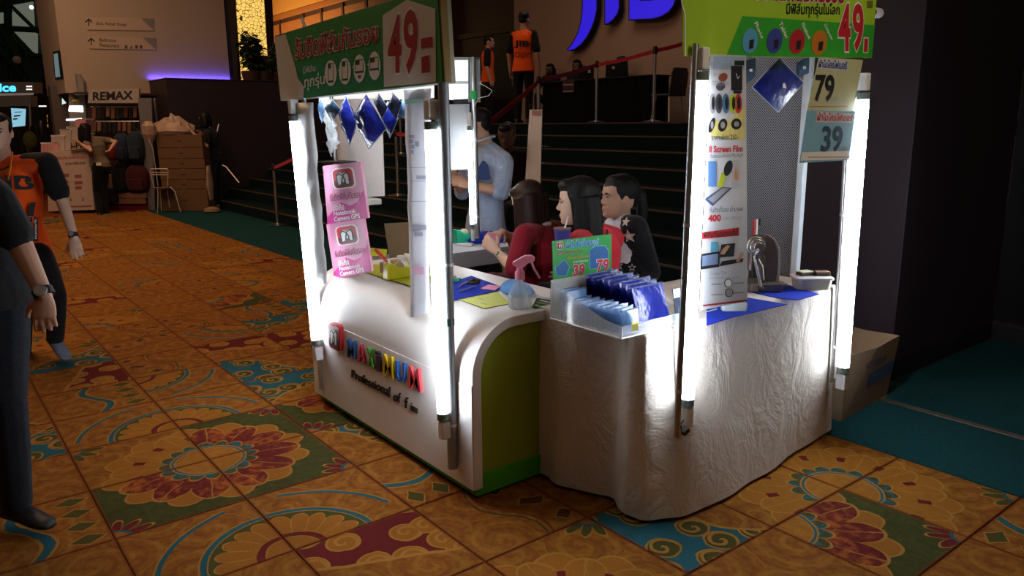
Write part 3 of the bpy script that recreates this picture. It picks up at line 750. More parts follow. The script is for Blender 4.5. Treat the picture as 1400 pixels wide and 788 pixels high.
# pink signs
for i, (q, lab) in enumerate((([(457, 381), (508, 371), (497, 299), (446, 307)], 'pink cardboard sign, lower of the two, on the white counter'),
                              ([(448, 306), (503, 298), (493, 221), (441, 227)], 'pink cardboard sign, upper of the two, under a black tray'))):
    pl = PY(1.33 - .012 * i); W = quadmap(pl, q)
    o = pl.sheet(q, .012).build('pink_sign', mat('pink_card', (.72, .33, .50), .6, var=.05)); tag(o, lab, 'sign', 'pink signs on the counter')
    for pts, nm, c in ((((0, 0), (1, 0), (1, .34), (.62, .26), (.40, .34), (0, .10)), 'magenta_facet', (.60, .05, .30)), (((.45, 0), (1, 0), (1, .52), (.70, .18)), 'pink_facet', (.66, .09, .36))):
        mb().add([W(u, v, .0008 if nm[0] == 'm' else .0014) for u, v in pts], [list(range(len(pts)))]).build(nm, mat(nm + '_ink', c, .6), o)
    bl, br, tr, tl = q
    def qq(u, v): return (lerp(lerp(V(bl), V(br), u), lerp(V(tl), V(tr), u), v))
    emblem(o, pl, [tuple(qq(.24, .56)), tuple(qq(.82, .56)), tuple(qq(.80, .93)), tuple(qq(.22, .93))], .0022, flat=True)
    t = mb()
    pl.text('มือถือ', [qq(.18, .20), qq(.46, .20), qq(.46, .31), qq(.18, .31)], 3, t, bold=.02)
    pl.text('Notebook', [qq(.18, .115), qq(.74, .115), qq(.74, .195), qq(.18, .195)], 3, t, bold=.02)
    pl.text('Camera GPS', [qq(.18, .02), qq(.82, .02), qq(.82, .10), qq(.18, .10)], 3, t, bold=.02)
    t.build('white_lettering', M_wht, o)
    pl.text('รับติดฟิล์มกันรอย', [qq(.12, .37), qq(.92, .37), qq(.92, .50), qq(.12, .50)], 3, bold=.01).build('maroon_lettering', mat('maroon_ink', (.25, .03, .10), .6), o)
c = onY(463, 222, 1.70)
o = mb().lathe([(.0, -.006), (.095, -.006), (.118, .004), (.118, .008), (.0, .006)], c, 24).build('black_tray', M_black, smooth=True); tag(o, 'black oval tray on the pole above the pink signs', 'tray')
# ---------------------------------------------------------------- back of the rear kiosk sign, seen above the man in pale blue
RP = Plane(lambda x, y: at(x, y, 5.06), (-HF.x, -HF.y, 0))
M_lit = mat('backlit_white_panel', (.85, .88, .90), .6, var=.05, emit=.9)
rs = RP.sheet([(606, 206 - 70), (642, 138), (641, 80), (612, 80)], .01).build('rear_sign_back', M_lit); tag(rs, 'glowing white back of the rear kiosk sign', 'sign')
for q, nm, m in (([(605, 115), (658, 115), (658, 111), (605, 111)], 'cross_bar', M_chrome), ([(640, 140), (657, 140), (656, 78), (640, 78)], 'end_plate', mat('grey_end_plate', (.22, .24, .25), .4, metal=.4)),
                 ([(606, 82), (656, 82), (656, 78), (608, 78)], 'top_bar', M_chrome), ([(620, 142), (644, 141), (644, 135), (620, 136)], 'dark_clip', M_black)):
    pl = Plane(lambda x, y: at(x, y, 5.03), (-HF.x, -HF.y, 0)); pl.sheet(q, .012).build(nm, m, rs)
o = RP.sheet([(612, 233), (644, 231), (642, 142), (607, 143)], .003).build('hanging_sheet', mat('grey_white_sheet', (.45, .46, .48), .7, var=.15, vs=8, bump=.4, bs=10)); tag(o, 'pale hanging sheet behind the near tube lamp', 'sheet')
rs2 = PY(2.50).sheet([(436, 141), (592, 134), (592, 117), (436, 122)], .01).build('front_fascia', M_lit, rs)
cv = mb().tube([at(655, 114, 5.02), at(664, 118, 5.0), at(673, 124, 5.0), at(668, 131, 5.0), at(655, 134, 5.0), at(648, 146, 4.98)], .0022, 6).build('white_wire', M_whitep, smooth=True); tag(cv, 'loose white wire looping from the rear kiosk sign', 'wire')
# ================================================================ right kiosk: cloth-covered table
TX0, TX1, TY0, TY1, TZ = 2.06, 2.655, 1.60, 2.99, .755
tb = thing('folding_table', 'folding table hidden under the long white cloth', 'table', (2.36, 2.3, 0))
mb().box((TX0 + .02, TY0 + .02, .715), (TX1 - .02, TY1 - .02, .748)).build('table_top', M_whitep, tb)
for x in (TX0 + .06, TX1 - .08):
    for y in (TY0 + .08, TY1 - .08): mb().tube([(x, y, 0), (x, y, .716)], .014, 8).build('leg', M_chrome, tb, smooth=True)
M_cloth = mat('creased_white_tablecloth', (.66, .60, .54), .85, var=.06, vs=3, spec=.2)
def cloth_mat():
    nt = M_cloth.node_tree; b = nt.nodes['Principled BSDF']; co = coords(nt)
    n1 = noise_tex(nt, stretch(nt, co, (1, 1, .8)), 5, 4, .6, 1.6); n2 = noise_tex(nt, co, 17, 4, .65, 1.2)
    vo = nt.nodes.new('ShaderNodeTexVoronoi'); vo.feature = 'DISTANCE_TO_EDGE'; vo.inputs['Scale'].default_value = 7
    nt.links.new(stretch(nt, co + n1 * .25 if False else co, (1, 1, 1.3)).o, vo.inputs['Vector'])
    h = n1 * 1.7 + n2 * .22 + S(nt, vo.outputs['Distance']).mn(.05) * .5
    bumpn(nt, b, h, .45, .02)
cloth_mat()
hem = [(2.03, 1.62), (2.16, 1.585), (2.25, 1.58), (2.33, 1.615), (2.40, 1.655), (2.47, 1.665), (2.54, 1.63), (2.60, 1.61), (2.65, 1.63), (2.69, 1.67), (2.725, 1.73), (2.75, 1.80), (2.762, 1.90), (2.752, 2.05), (2.735, 2.20),
       (2.72, 2.36), (2.70, 2.54), (2.68, 2.72), (2.66, 2.88), (2.652, 2.97), (2.63, 3.03), (2.56, 3.05), (2.4, 3.04), (2.2, 3.05), (2.05, 3.03), (2.02, 2.8), (2.025, 2.4), (2.02, 2.0)]
def top_at(p, inset=0):
    x = min(max(p[0], TX0 + inset), TX1 - inset); y = min(max(p[1], TY0 + inset), TY1 - inset); return V((x, y, 0))
def dens(poly, k):
    out = []
    for i in range(len(poly)):
        a, b_ = V(poly[i]).to_2d(), V(poly[(i + 1) % len(poly)]).to_2d()
        pm, nx = V(poly[i - 1]).to_2d(), V(poly[(i + 2) % len(poly)]).to_2d()
        for j in range(k):
            t = j / k
            out.append(.5 * ((2 * a) + (b_ - pm) * t + (2 * pm - 5 * a + 4 * b_ - nx) * t * t + (3 * a - pm - 3 * b_ + nx) * t ** 3))
    return out
hd = dens(hem, 5); rings = []; rc = random.Random(4)
ph_ = [rc.random() * 6 for _ in range(6)]
for q in range(23):
    t = q / 22; ring = []
    for i, p in enumerate(hd):
        T = top_at(p, .022); O = top_at(p)
        e = min(1, t * 5); out = (O - T) * sin(e * pi / 2)
        z = (TZ + .006) - .022 * (1 - cos(e * pi / 2)) if t < .2 else TZ - .016 - (TZ - .032) * ((t - .2) / .8)
        s_ = 0 if t < .2 else ((t - .2) / .8)
        b_ = T + out
        x = b_.x + (p.x - b_.x) * s_ ** 1.25; y = b_.y + (p.y - b_.y) * s_ ** 1.25
        wv = .006 * s_ * (sin(i * .55 + ph_[0] + 2 * s_) + sin(i * .23 + ph_[1] - 3 * s_))
        nrm = V((p.x - 2.36, p.y - 2.3, 0)).normalized()
        ring.append(V((x, y, z)) + nrm * (wv + .004 * s_))
    rings.append(ring)
m = mb(); m.loft(rings[::-1], caps=False)
n = len(hd); base = len(m.v) - n
m.f.append([base + i for i in range(n)]); m.m.append(0)
tc = m.build('tablecloth', M_cloth, smooth=60); tag(tc, 'long creased white cloth draped to the floor over the right table', 'tablecloth')

# lamps and poles of the right kiosk
batten('lit tube lamp in front of the near corner of the cloth table', onX(939, 570, 2.735), onX(960, 80, 2.735), (-1, 0, 0))
batten('lit tube lamp at the far right end of the cloth table', onX(1152, 522, 2.735), onX(1182, 112, 2.735), (-1, 0, 0))
pole('long chrome pole beside the tube lamp at the near corner of the cloth table', onX(925, 598, 2.79), onX(951, 60, 2.72), .012)
p = pole('chrome pole beside the far right tube lamp', onX(1139, 523, 2.685), onX(1164, 90, 2.685), .013)
pl_ = thing('power_plug', 'black two-pin plug dangling below the near tube lamp', 'plug', onX(936, 588, 2.755))
mb().obox(onX(937, 590, 2.755), (.02, 0, 0), (0, .03, .012), (0, -.006, .02)).build('plug_body', M_black, pl_, bevel=.004)
for k in (-1, 1): mb().tube([onX(939, 592 + 3 * k, 2.755), onX(946, 592 + 3 * k, 2.755)], .002, 6).build('pin', mat('brass', (.6, .42, .12), .3, metal=1), pl_)
mb().tube([onX(935, 575, 2.755), onX(930, 580, 2.75), onX(932, 588, 2.755)], .003, 6).build('cord', M_black, pl_, smooth=True)

# green and lime sign
SP = PX(2.70)
SQ = [(935, 77), (1192, 79), (1203, -58), (933, -72)]
sg = SP.sheet(SQ, .006).build('lime_sign', mat('lime_ink', (.34, .56, .03), .5, var=.2, vs=2.5)); tag(sg, 'lime and green sign board over the cloth table with red 49', 'sign')
def zr(x, y): return (920 + x / 4.377, y / 4.377)
SP.poly([zr(318, 336), zr(415, 96), zr(1208, 150), zr(1190, 344)], 1).build('green_band', mat('grass_green_ink', (.035, .36, .03), .5, var=.12), sg)
SP.poly([(935.5, 77), (935.5, 20), (931, 4), (933, -72), (934, -72), (932.5, 4), (937, 20), (937, 77)], 2).build('pale_edge', M_wht, sg)
def z8(x, y): return (1060 + x / 8.75, y / 8.75)
SP.text('มีฟิล์มทุกรุ่นในโลก', [z8(128, 210), z8(768, 212), z8(768, 40), z8(128, 22)], 2, bold=.02).build('black_lettering', M_ink, sg)
outlined(SP, sg, 'รับติดฟิล์มกันรอย', [(1030, 0), (1153, 5), (1155, -26), (1030, -31)], 2, M_dred, bold=.03, grow=.03)
outlined(SP, sg, '4', [z8(748, 612), z8(892, 616), z8(896, 42), z8(752, 38)], 2, M_red, bold=.03, grow=.025)
outlined(SP, sg, '9', [z8(915, 618), z8(1048, 622), z8(1052, 42), z8(920, 40)], 2, M_red, bold=.03, grow=.025)
SP.poly([z8(1045, 634), z8(1105, 636), z8(1112, 450), z8(1052, 446)], 2).build('bar_outline', M_wht, sg)
SP.poly([z8(1052, 622), z8(1097, 624), z8(1104, 462), z8(1060, 458)], 3).build('price_bar', M_red, sg)
for i, (cx, cy, nm, c) in enumerate(((458, 245, 'Phone', (.10, .35, .62)), (605, 245, 'Tablet', (.04, .06, .30)), (740, 250, 'Notebook', (.42, .02, .03)), (872, 256, 'Computer', (.50, .16, .02)))):
    SP.oval(zr(cx, cy), 46 / 4.377, 76 / 4.377, 3, rot=.15).build('coloured_oval', mat('oval_ink_%d' % i, c, .5), sg)
    SP.poly([zr(cx - 8, cy + 50), zr(cx + 18, cy + 44), zr(cx + 24, cy - 10), zr(cx - 4, cy - 4)], 4).build('device_icon', M_ink, sg)
    x0, y0 = (cx + 22, cy - 118)
    SP.text(nm, [zr(x0, y0 + 14), zr(x0 + 44, y0 + 106), zr(x0 + 62, y0 + 98), zr(x0 + 20, y0)], 4, bold=.01).build('white_lettering', M_wht, sg)
SP.poly([z8(1095, 95), z8(1160, 95), z8(1165, 8), z8(1098, 8)], 2).build('small_emblem', mat('dull_olive_ink', (.16, .15, .03), .5), sg)
ce_ = onX(1194, 17, 2.66); rl = thing('sign_rail', 'horizontal rail behind the lime sign with a white rounded end on the right', 'rail', ce_)
mb().lathe([(.0, 0), (.018, .0), (.022, .006), (.022, .05), (.018, .06), (0, .062)], ce_, 18, ax=(0, 1, 0)).build('end_cap', M_whitep, rl, smooth=50)
mb().tube([ce_ + V((0, .01, 0)), ce_ - V((0, 1.22, 0))], .017, 14).build('rail_tube', M_chrome, rl, smooth=True)
for yy in (.10, 1.05): mb().tube([ce_ - V((-.01, yy, 0)), ce_ - V((-.034, yy, 0))], .012, 10).build('clamp', M_chrome, rl)

# tall advertising sheet
VP = PX(2.715)
def za(x, y): return (920 + x / 3.943, 60 + y / 3.94)
def zc(x, y): return (920 + x / 3.943, 240 + y / 3.94)
vs_q = [(957, 425), (1022, 412), (1020, 76), (972, 74)]
ad = VP.sheet(vs_q, .002).build('tall_poster', mat('poster_paper', (.55, .56, .60), .5, var=.04)); tag(ad, 'tall narrow printed poster with Screen Film lettering beside the near tube lamp', 'poster')
VP.poly([za(218, 68), za(388, 68), za(386, 140), za(214, 140)], 1).build('sky_print', mat('pale_sky_ink', (.30, .42, .55), .6), ad)
VP.poly([za(205, 500), za(384, 520), za(386, 330), za(300, 420), za(205, 410)], 1).build('yellow_print', mat('pale_yellow_ink', (.62, .55, .18), .6, var=.3, vs=40), ad)
def shapes(name, polys, lay, m):
    t = mb()
    for p in polys: VP.poly(p, lay, t)
    o = t.build(name, m, ad); return o
def R(f, x0, y0, x1, y1, sk=0): return [f(x0, y1), f(x1, y1 - sk), f(x1, y0 - sk), f(x0, y0)]
for rct in ((312, 118, 372, 250), (330, 90, 382, 116), (325, 252, 368, 268)): shapes('watch_picture', [R(za, *rct)], 2, M_ink)
shapes('watch_hand', [[za(336, 160), za(344, 186), za(347, 186), za(340, 160)], [za(344, 186), za(358, 172), za(358, 176), za(346, 190)]], 3, M_wht)
def ovl(f, x, y, rx, ry, lay, m, nm, rot=0): VP.oval(f(x, y), rx / 3.94, ry / 3.94, lay, rot=rot).build(nm, m, ad)
for x, c in ((212, M_grey), (246, mat('dark_ink', (.06, .06, .08), .5)), (284, mat('denim_ink', (.06, .16, .28), .5)), (322, mat('lime_print', (.42, .5, .02), .5)), (350, M_red)):
    ovl(za, x, 322, 20, 54, 2, c, 'wristband_picture'); ovl(za, x + 2, 320, 9, 36, 3, M_ink, 'wristband_face')
for x, y, rx, ry in ((208, 438, 15, 42), (266, 438, 24, 36), (340, 432, 28, 30)): ovl(za, x, y, rx, ry, 2, M_ink, 'watch_picture', .3); ovl(za, x, y, rx * .5, ry * .5, 3, M_grey, 'watch_face')
for x, y in ((268, 180), (255, 230)): ovl(za, x, y, 26, 22, 2, mat('red_brown_ink', (.22, .05, .03), .5) if y < 200 else mat('dark_ink', (.06, .06, .08), .5), 'shoe_picture', -.5)
def T(body, f, x0, y0, x1, y1, m, sk=0, bold=0, nm='lettering'): VP.text(body, [f(x0, y1), f(x1, y1 - sk), f(x1, y0 - sk), f(x0, y0)], 3, bold=bold).build(nm, m, ad)
T('ติดกันรอย', za, 200, 95, 310, 132, M_grey); T('เพียง', za, 214, 150, 250, 175, M_grey); T('ตลอดสาย', za, 206, 200, 300, 225, M_grey)
T('ราคาเพียง 250.-', za, 205, 490, 352, 520, M_ink, 6)
T('ll Screen Film', za, 192, 550, 374, 586, M_red, 4, .03); T('กันรอยแบบติดง่าย TPU FILM', za, 196, 592, 372, 614, M_ink, 4)
for rct, c in (((188, 632, 232, 770), mat('phone_blue_ink', (.10, .22, .50), .4)), ((316, 628, 354, 780), mat('phone_silver_ink', (.45, .47, .5), .4))): shapes('phone_picture', [R(za, *rct)], 2, c)
ovl(za, 296, 670, 22, 44, 2, M_ink, 'phone_picture', .3); shapes('flame_print', [[za(328, 730), za(345, 735), za(342, 690), za(334, 660)]], 3, mat('orange_print', (.7, .22, .02), .5))
shapes('phone_picture', [[zc(168, 128), zc(212, 166), zc(318, 66), zc(262, 62)]], 2, mat('phone_dark_ink', (.05, .08, .20), .4)); shapes('phone_screen', [[zc(186, 128), zc(216, 150), zc(300, 70), zc(264, 68)]], 3, M_grey)
shapes('phone_picture', [[za(236, 770), za(262, 775), za(290, 700), za(262, 690)]], 2, mat('lime_print', (.42, .5, .02), .5))
T('กันติดเต็มจอ เข้ามาเลย', zc, 195, 170, 374, 200, M_ink, 8)
T('400', zc, 186, 212, 256, 250, M_red, 3, .04); T('บาท (ทุกรุ่น)', zc, 268, 216, 368, 248, M_grey, 4)
shapes('red_strip', [[zc(156, 343), zc(354, 324), zc(355, 280), zc(156, 308)]], 2, mat('bright_red_ink', (.62, .03, .04), .5))
T('ฟิล์มกันรอยแท้มี', zc, 162, 300, 348, 338, M_ink, 16, .02)
shapes('tablet_picture', [[zc(146, 508), zc(248, 492), zc(250, 408), zc(148, 424)]], 2, M_ink); shapes('tablet_screen', [[zc(154, 490), zc(240, 478), zc(242, 420), zc(156, 434)]], 3, mat('screen_blue_ink', (.16, .22, .36), .4))
shapes('laptop_picture', [[zc(250, 442), zc(326, 436), zc(334, 364), zc(258, 372)]], 2, M_ink); shapes('keyboard_picture', [[zc(250, 490), zc(374, 466), zc(378, 446), zc(262, 462)]], 2, M_ink)
shapes('phone_picture', [[zc(202, 416), zc(240, 412), zc(240, 356), zc(202, 358)]], 2, mat('phone_teal_ink', (.08, .30, .42), .4))
for hp_ in ([zc(252, 425), zc(275, 425), zc(306, 380), zc(290, 374), zc(262, 400)], [zc(336, 462), zc(352, 468), zc(378, 418), zc(366, 412)]): shapes('hand_print', [hp_], 3, mat('hand_print_ink', (.50, .28, .16), .6))
T('Screen Film', zc, 196, 518, 285, 538, M_grey, 4); T('กันรอยกันกระแทก', zc, 190, 546, 352, 560, M_grey, 6)
for x, y in ((296, 580), (300, 632)): ovl(zc, x, y, 22, 24, 2, M_ink, 'round_icon'); ovl(zc, x, y, 18, 20, 3, M_wht if y < 600 else M_grey, 'round_icon_face')
for x0, y0, x1 in ((205, 584, 262), (320, 578, 382), (205, 640, 268), (322, 630, 384)): shapes('fine_print', [R(zc, x0, y0, x1, y0 + 7, 3)], 2, M_grey)
shapes('red_fine_print', [[zc(160, 706), zc(398, 678), zc(398, 668), zc(160, 697)]], 2, M_dred)

# price signs on the right pole
for q, lab, paper, head, num, hc, nc, hq, nq, bq in (
    ([(1103, 152), (1166, 153), (1180, 82), (1120, 78)], 'pale yellow price sign reading 79 right of the perforated panel', mat('pale_yellow_card', (.50, .52, .30), .6), 'ผ้าไมโครไฟเบอร์', '79', mat('navy_ink', (.03, .05, .28), .5), M_ink,
     ((255, 140), (425, 155), (430, 100), (262, 92)), ((228, 345), (345, 350), (356, 185), (240, 182)), ((330, 340), (365, 342), (367, 320), (332, 318))),
    ([(1093, 223), (1160, 219), (1170, 152), (1103, 151)], 'pale blue price sign reading 39 below the yellow one', mat('pale_blue_card', (.22, .45, .62), .6), 'ผ้าไมโครไฟเบอร์', '39', mat('crimson_ink', (.50, .04, .06), .5), mat('slate_ink', (.03, .07, .13), .5),
     ((246, 460), (455, 462), (465, 420), (252, 408)), ((268, 650), (395, 645), (405, 490), (280, 492)), ((385, 640), (428, 638), (430, 616), (387, 618)))):
    def z5(x, y): return (1060 + x / 4.375, 60 + y / 4.378)
    pl = PX(2.735 if num == '79' else 2.745); o = pl.sheet(q, .002).build('price_sign', paper); tag(o, lab, 'sign', 'price signs on the right pole')
    if num == '39': pl.poly([z5(150, 700), z5(432, 690), z5(440, 640), z5(158, 650)], 1).build('white_foot', M_wht, o)
    pl.poly([z5(hq[0][0] - 6, hq[0][1] + 10), z5(hq[1][0] + 4, hq[1][1] + 10), z5(hq[2][0] + 4, hq[2][1] - 4), z5(hq[3][0] - 4, hq[3][1] - 4)], 1).build('header_strip', mat('strip_ink', (.55, .58, .62), .6), o)
    pl.text(head, [z5(*c) for c in hq], 2, bold=.03).build('header_lettering', hc, o)
    pl.text(num, [z5(*c) for c in nq], 2, bold=.03).build('price_lettering', nc, o)
    pl.text('บาท', [z5(*c) for c in bq], 2).build('unit_lettering', M_grey, o)
    y_ = 372 if num == '79' else 676
    pl.poly([z5(hq[0][0] - 50, y_ + 5), z5(hq[1][0] + 5, y_ + 5), z5(hq[1][0] + 5, y_), z5(hq[0][0] - 50, y_)], 2).build('red_rule', mat('pale_red_ink', (.5, .2, .16), .6), o)

# perforated panel at the end of the table
pg = thing('perforated_panel', 'grey perforated metal panel standing behind the metal cutter', 'panel', (2.07, 3.03, 0))
pm, nt, b = newmat('perforated_steel')
co = coords(nt, 'Object'); sp = nt.nodes.new('ShaderNodeSeparateXYZ'); nt.links.new(co.o, sp.inputs[0])
PW_ = .0135
gx, gz = S(nt, sp.outputs[0]) / PW_, S(nt, sp.outputs[2]) / PW_
def hole(ox):
    a = (gx + ox).fract() - .5; c = (gz + ox).fract() - .5
    return (a * a + c * c).sqrt()
h_ = hole(0.0).mn(hole(.5)).lt(.26)
nt.links.new(mixc(nt, h_, (.27, .28, .32), (.010, .010, .014)).o, b.inputs['Base Color']); b.inputs['Roughness'].default_value = .5; b.inputs['Metallic'].default_value = .2
mb().box((1.74, 3.028, .42), (2.375, 3.034, 1.95)).build('perforated_sheet', pm, pg)
for x in (1.735, 2.385): mb().box((x - .018, 3.015, 0), (x + .018, 3.050, 1.97)).build('post', mat('pale_enamel_post', (.55, .60, .64), .35), pg, bevel=.004)
mb().box((1.74, 3.018, 1.93), (2.385, 3.045, 1.97)).build('top_rail', M_chrome, pg, bevel=.003)
# packets hung below the lime sign
HX = PX(2.62)
o = packet('large royal blue cloth packet hanging below the lime sign', [(1065, 80), (1098, 113), (1064, 153), (1029, 119)], HX, M_navy, 'packets hanging below the lime sign', .012)
HX.poly([(1066, 120), (1071, 121), (1069, 114), (1066, 114)], 16).build('white_tag', M_wht, o)
for q, lab in (([(1019, 116), (1033, 105), (1033, 79), (1020, 84)], 'small slate blue packet left of the large royal blue one'), ([(1092, 106), (1106, 100), (1107, 78), (1092, 86)], 'small slate blue packet right of the large royal blue one')):
    o = HX.sheet(q, .012).build('cloth_packet', mat('slate_blue_card', (.04, .08, .16), .4)); tag(o, lab, 'cloth packet', 'packets hanging below the lime sign')
    cx = sum(c[0] for c in q) / 4; cy = sum(c[1] for c in q) / 4
    HX.poly([(cx - 2, cy + 2), (cx + 2, cy + 2), (cx + 2, cy - 2), (cx - 2, cy - 2)], 2).build('white_tag', M_wht, o)

# ---------------------------------------------------------------- things on the cloth table
ZT = TZ + .007
def matpoly(name, lab, cat, pts, z, m, th=.003):
    o = mb().prism([onZ(x, y, z) for x, y in pts], (0, 0, th)).build(name, m); return tag(o, lab, cat)
matpoly('blue_cloth', 'royal blue cloth lying flat in front of the metal cutter', 'cloth', [(966, 446), (1000, 435), (1076, 417), (1023, 408), (966, 416)], ZT, M_blue)
matpoly('blue_cloth', 'royal blue cloth lying under the metal cutter', 'cloth', [(1018, 398), (1062, 408), (1091, 411), (1120, 403), (1098, 397), (1080, 391), (1018, 391)], ZT, M_blue)
# corner cutter press
cc = onZ(1058, 398, ZT); ct = thing('corner_cutter', 'worn cast metal hand press with a round ram and lever', 'cutter', (cc.x - .04, cc.y - .03, ZT + .003))
M_cast = mat('worn_cast_metal', (.20, .17, .15), .42, metal=.85, var=.3, vs=9, bump=.15, bs=25)
B = V(ct.location)
rgt = V((.62, .78, 0)); fw = V((-.78, .62, 0))
def cp(u, v, z=0): return B + rgt * u + fw * v + V((0, 0, z))
mb().obox(cp(0, 0, .022), rgt * .15, fw * .13, (0, 0, .044)).build('base', M_cast, ct, bevel=.008)
mb().obox(cp(.085, .01, .020), rgt * .05, fw * .07, (0, 0, .022)).build('base_lug', M_cast, ct, bevel=.006)
sd = [(-.005, .044), (.055, .044), (.058, .13), (.052, .19), (.030, .235), (-.005, .258), (-.045, .252), (-.075, .232), (-.085, .20), (-.070, .185), (-.04, .178), (-.015, .16), (-.005, .13)]
mb().prism([cp(u, .035, z) for u, z in sd], fw * -.06).build('arched_frame', M_cast, ct, bevel=.008, seg=3)
rim = mb().tube([cp(.058, -.026, .05), cp(.061, -.026, .13), cp(.053, -.026, .195), cp(.03, -.026, .238), cp(-.005, -.026, .260)], .005, 8); rim.build('frame_rim', M_cast, ct, smooth=True)
for i, (r_, v0, v1) in enumerate(((.042, -.03, -.05), (.033, -.05, -.07), (.022, -.07, -.092))): mb().tube([cp(-.055, v0, .212), cp(-.055, v1, .212)], r_, 22).build('ram_ring', M_chrome, ct, bevel=.002)
mb().tube([cp(-.06, .0, .185), cp(-.06, .0, .095)], .017, 16).build('ram', M_cast, ct, smooth=True)
mb().tube([cp(-.02, -.045, .055), cp(-.03, -.045, .12), cp(-.05, -.045, .15)], .012, 10).build('curved_guide', M_cast, ct, smooth=True)
mb().tube([cp(-.06, -.095, .205), cp(-.075, -.085, .17), cp(-.035, -.085, .03)], .006, 10).build('lever', M_chrome, ct, smooth=True)
mb().ell(cp(-.034, -.086, .022), .0125).build('lever_knob', M_black, ct, smooth=True)
# tub with lid and wallets
tp = onZ(1108, 396, ZT)
def rr3(c, w_, d_, z, r=.025, n=4): return [V((c.x, c.y, z)) + rgt * (x - .5) + fw * (y - .5) for x, y in [(.5 + a, .5 + b_) for a, b_ in [(p[0], p[1]) for p in rrect(0, 0, w_, d_, r, n)]]]
tub = thing('plastic_tub', 'clear lidded plastic tub behind the metal cutter near the far tube lamp', 'tub', (tp.x - .01, tp.y + .02, ZT))
tcn = V(tub.location)
mb().loft([rr3(tcn, .15, .10, ZT + .002), rr3(tcn, .165, .115, ZT + .05)]).build('tub_body', mat('cloudy_plastic', (.50, .48, .43), .25, alpha=.85, var=.1), tub, smooth=45)
mb().loft([rr3(tcn, .176, .124, ZT + .050), rr3(tcn, .176, .124, ZT + .058), rr3(tcn, .160, .11, ZT + .062)]).build('lid', mat('pale_lid', (.52, .50, .48), .3), tub, smooth=45)
for (u, v, lab, c, a) in ((-.03, .01, 'small pale card pack on the tub lid', (.55, .52, .40), .35), (.045, -.005, 'small brown wallet on the tub lid', (.20, .13, .09), -.05)):
    cz = tcn + rgt * u + fw * v; ca = (rgt * cos(a) + fw * sin(a)); cb_ = V((-ca.y, ca.x, 0))
    o = thing('small_pack', lab, 'pack', (cz.x, cz.y, ZT + .063)); 
    mb().obox(V((cz.x, cz.y, ZT + .071)), ca * .065, cb_ * .045, (0, 0, .015)).build('cover', mat('dark_brown_cover', (.05, .03, .02), .6), o, bevel=.002)
    mb().obox(V((cz.x, cz.y, ZT + .0805)), ca * .062, cb_ * .043, (0, 0, .004)).build('top_card', mat(lab[6:10] + '_card', c, .6), o)
# white soap-like box in front, small cards, pen
c_ = onZ(1003, 424, ZT + .003)
o = mb().loft([rr3(c_, .10, .045, ZT + .003, .012), rr3(c_, .105, .05, ZT + .03, .012), rr3(c_, .10, .045, ZT + .036, .012)]).build('white_case', mat('pearly_plastic', (.55, .62, .58), .2), smooth=45); tag(o, 'small pearly white case on the blue cloth below the tall poster', 'case')
c_ = onZ(952, 446, ZT)
cd = Plane(lambda x, y: onX(x, y, 2.60), (1, 0, 0))
o = cd.sheet([(955, 448), (984, 438), (980, 422), (953, 430)], .002).build('small_card', M_paper); tag(o, 'small white card hanging below the tall poster', 'card')
cd.poly([(958, 443), (978, 436), (977, 431), (957, 437)], 1).build('grey_print', M_grey, o)
o = cd.sheet([(926, 446), (935, 440), (929, 394), (920, 396)], .004).build('phone_package', mat('slate_screen', (.05, .06, .08), .2)); tag(o, 'slim phone film package standing between the packets and the near tube lamp', 'package')
cd.poly([(921, 408), (930, 406), (929, 394), (920, 396)], 1).build('white_header', mat('ice_blue_ink', (.55, .70, .78), .4), o)
pn = thing('marker_pen', 'red and black marker standing behind the metal cutter', 'pen', onZ(1030, 372, ZT))
a_, b2 = onY(1029, 345, 2.80), onY(1031, 300, 2.80)
pn.location = V((a_.x, a_.y, a_.z)); pn['_o'] = tuple(a_)
mb().tube([a_, b2], .006, 10).build('red_barrel', M_red, pn, smooth=True); mb().tube([a_ + V((.010, .010, 0)), b2 + V((.010, .010, .0))], .005, 10).build('white_barrel', M_wht, pn, smooth=True)
mb().tube([b2 + V((.018, .020, -.03)), b2 + V((.018, .020, .004))], .006, 10).build('black_cap', M_black, pn, smooth=True)
mb().tube([V((a_.x + .005, a_.y + .005, ZT)), a_ + V((.005, .005, .01))], .022, 14).build('cup', M_black, pn, smooth=True)

# ---------------------------------------------------------------- clear tray of packed cloths on the near end of the table
AX0, AX1, AY0, AY1, AZ = 2.265, 2.655, 1.505, 1.885, TZ + .008
tr_ = thing('acrylic_tray', 'clear acrylic tray full of packed cloths at the near end of the cloth table', 'tray', ((AX0 + AX1) / 2, (AY0 + AY1) / 2, AZ))
mb().box((AX0, AY0, AZ), (AX1, AY1, AZ + .005)).build('tray_base', M_acryl, tr_)
mb().prism([(AX0, AY0, AZ + .005), (AX1, AY0, AZ + .005), (AX1, AY0, AZ + .045), (AX0 + .30, AY0, AZ + .055), (AX0, AY0, AZ + .150)], (0, .004, 0)).build('side_wall', M_acryl, tr_)
mb().prism([(AX0, AY1 - .004, AZ + .005), (AX1, AY1 - .004, AZ + .005), (AX1, AY1 - .004, AZ + .045), (AX0 + .30, AY1 - .004, AZ + .055), (AX0, AY1 - .004, AZ + .150)], (0, .004, 0)).build('side_wall', M_acryl, tr_)
mb().box((AX1 - .004, AY0 + .004, AZ + .005), (AX1, AY1 - .004, AZ + .045)).build('front_wall', M_acryl, tr_)
mb().box((AX0, AY0 + .004, AZ + .005), (AX0 + .004, AY1 - .004, AZ + .155)).build('back_wall', mat('frosted_acrylic', (.62, .63, .62), .4, alpha=.8), tr_)
M_edge = mat('bright_acrylic_edge', (.80, .85, .88), .15, spec=.8)
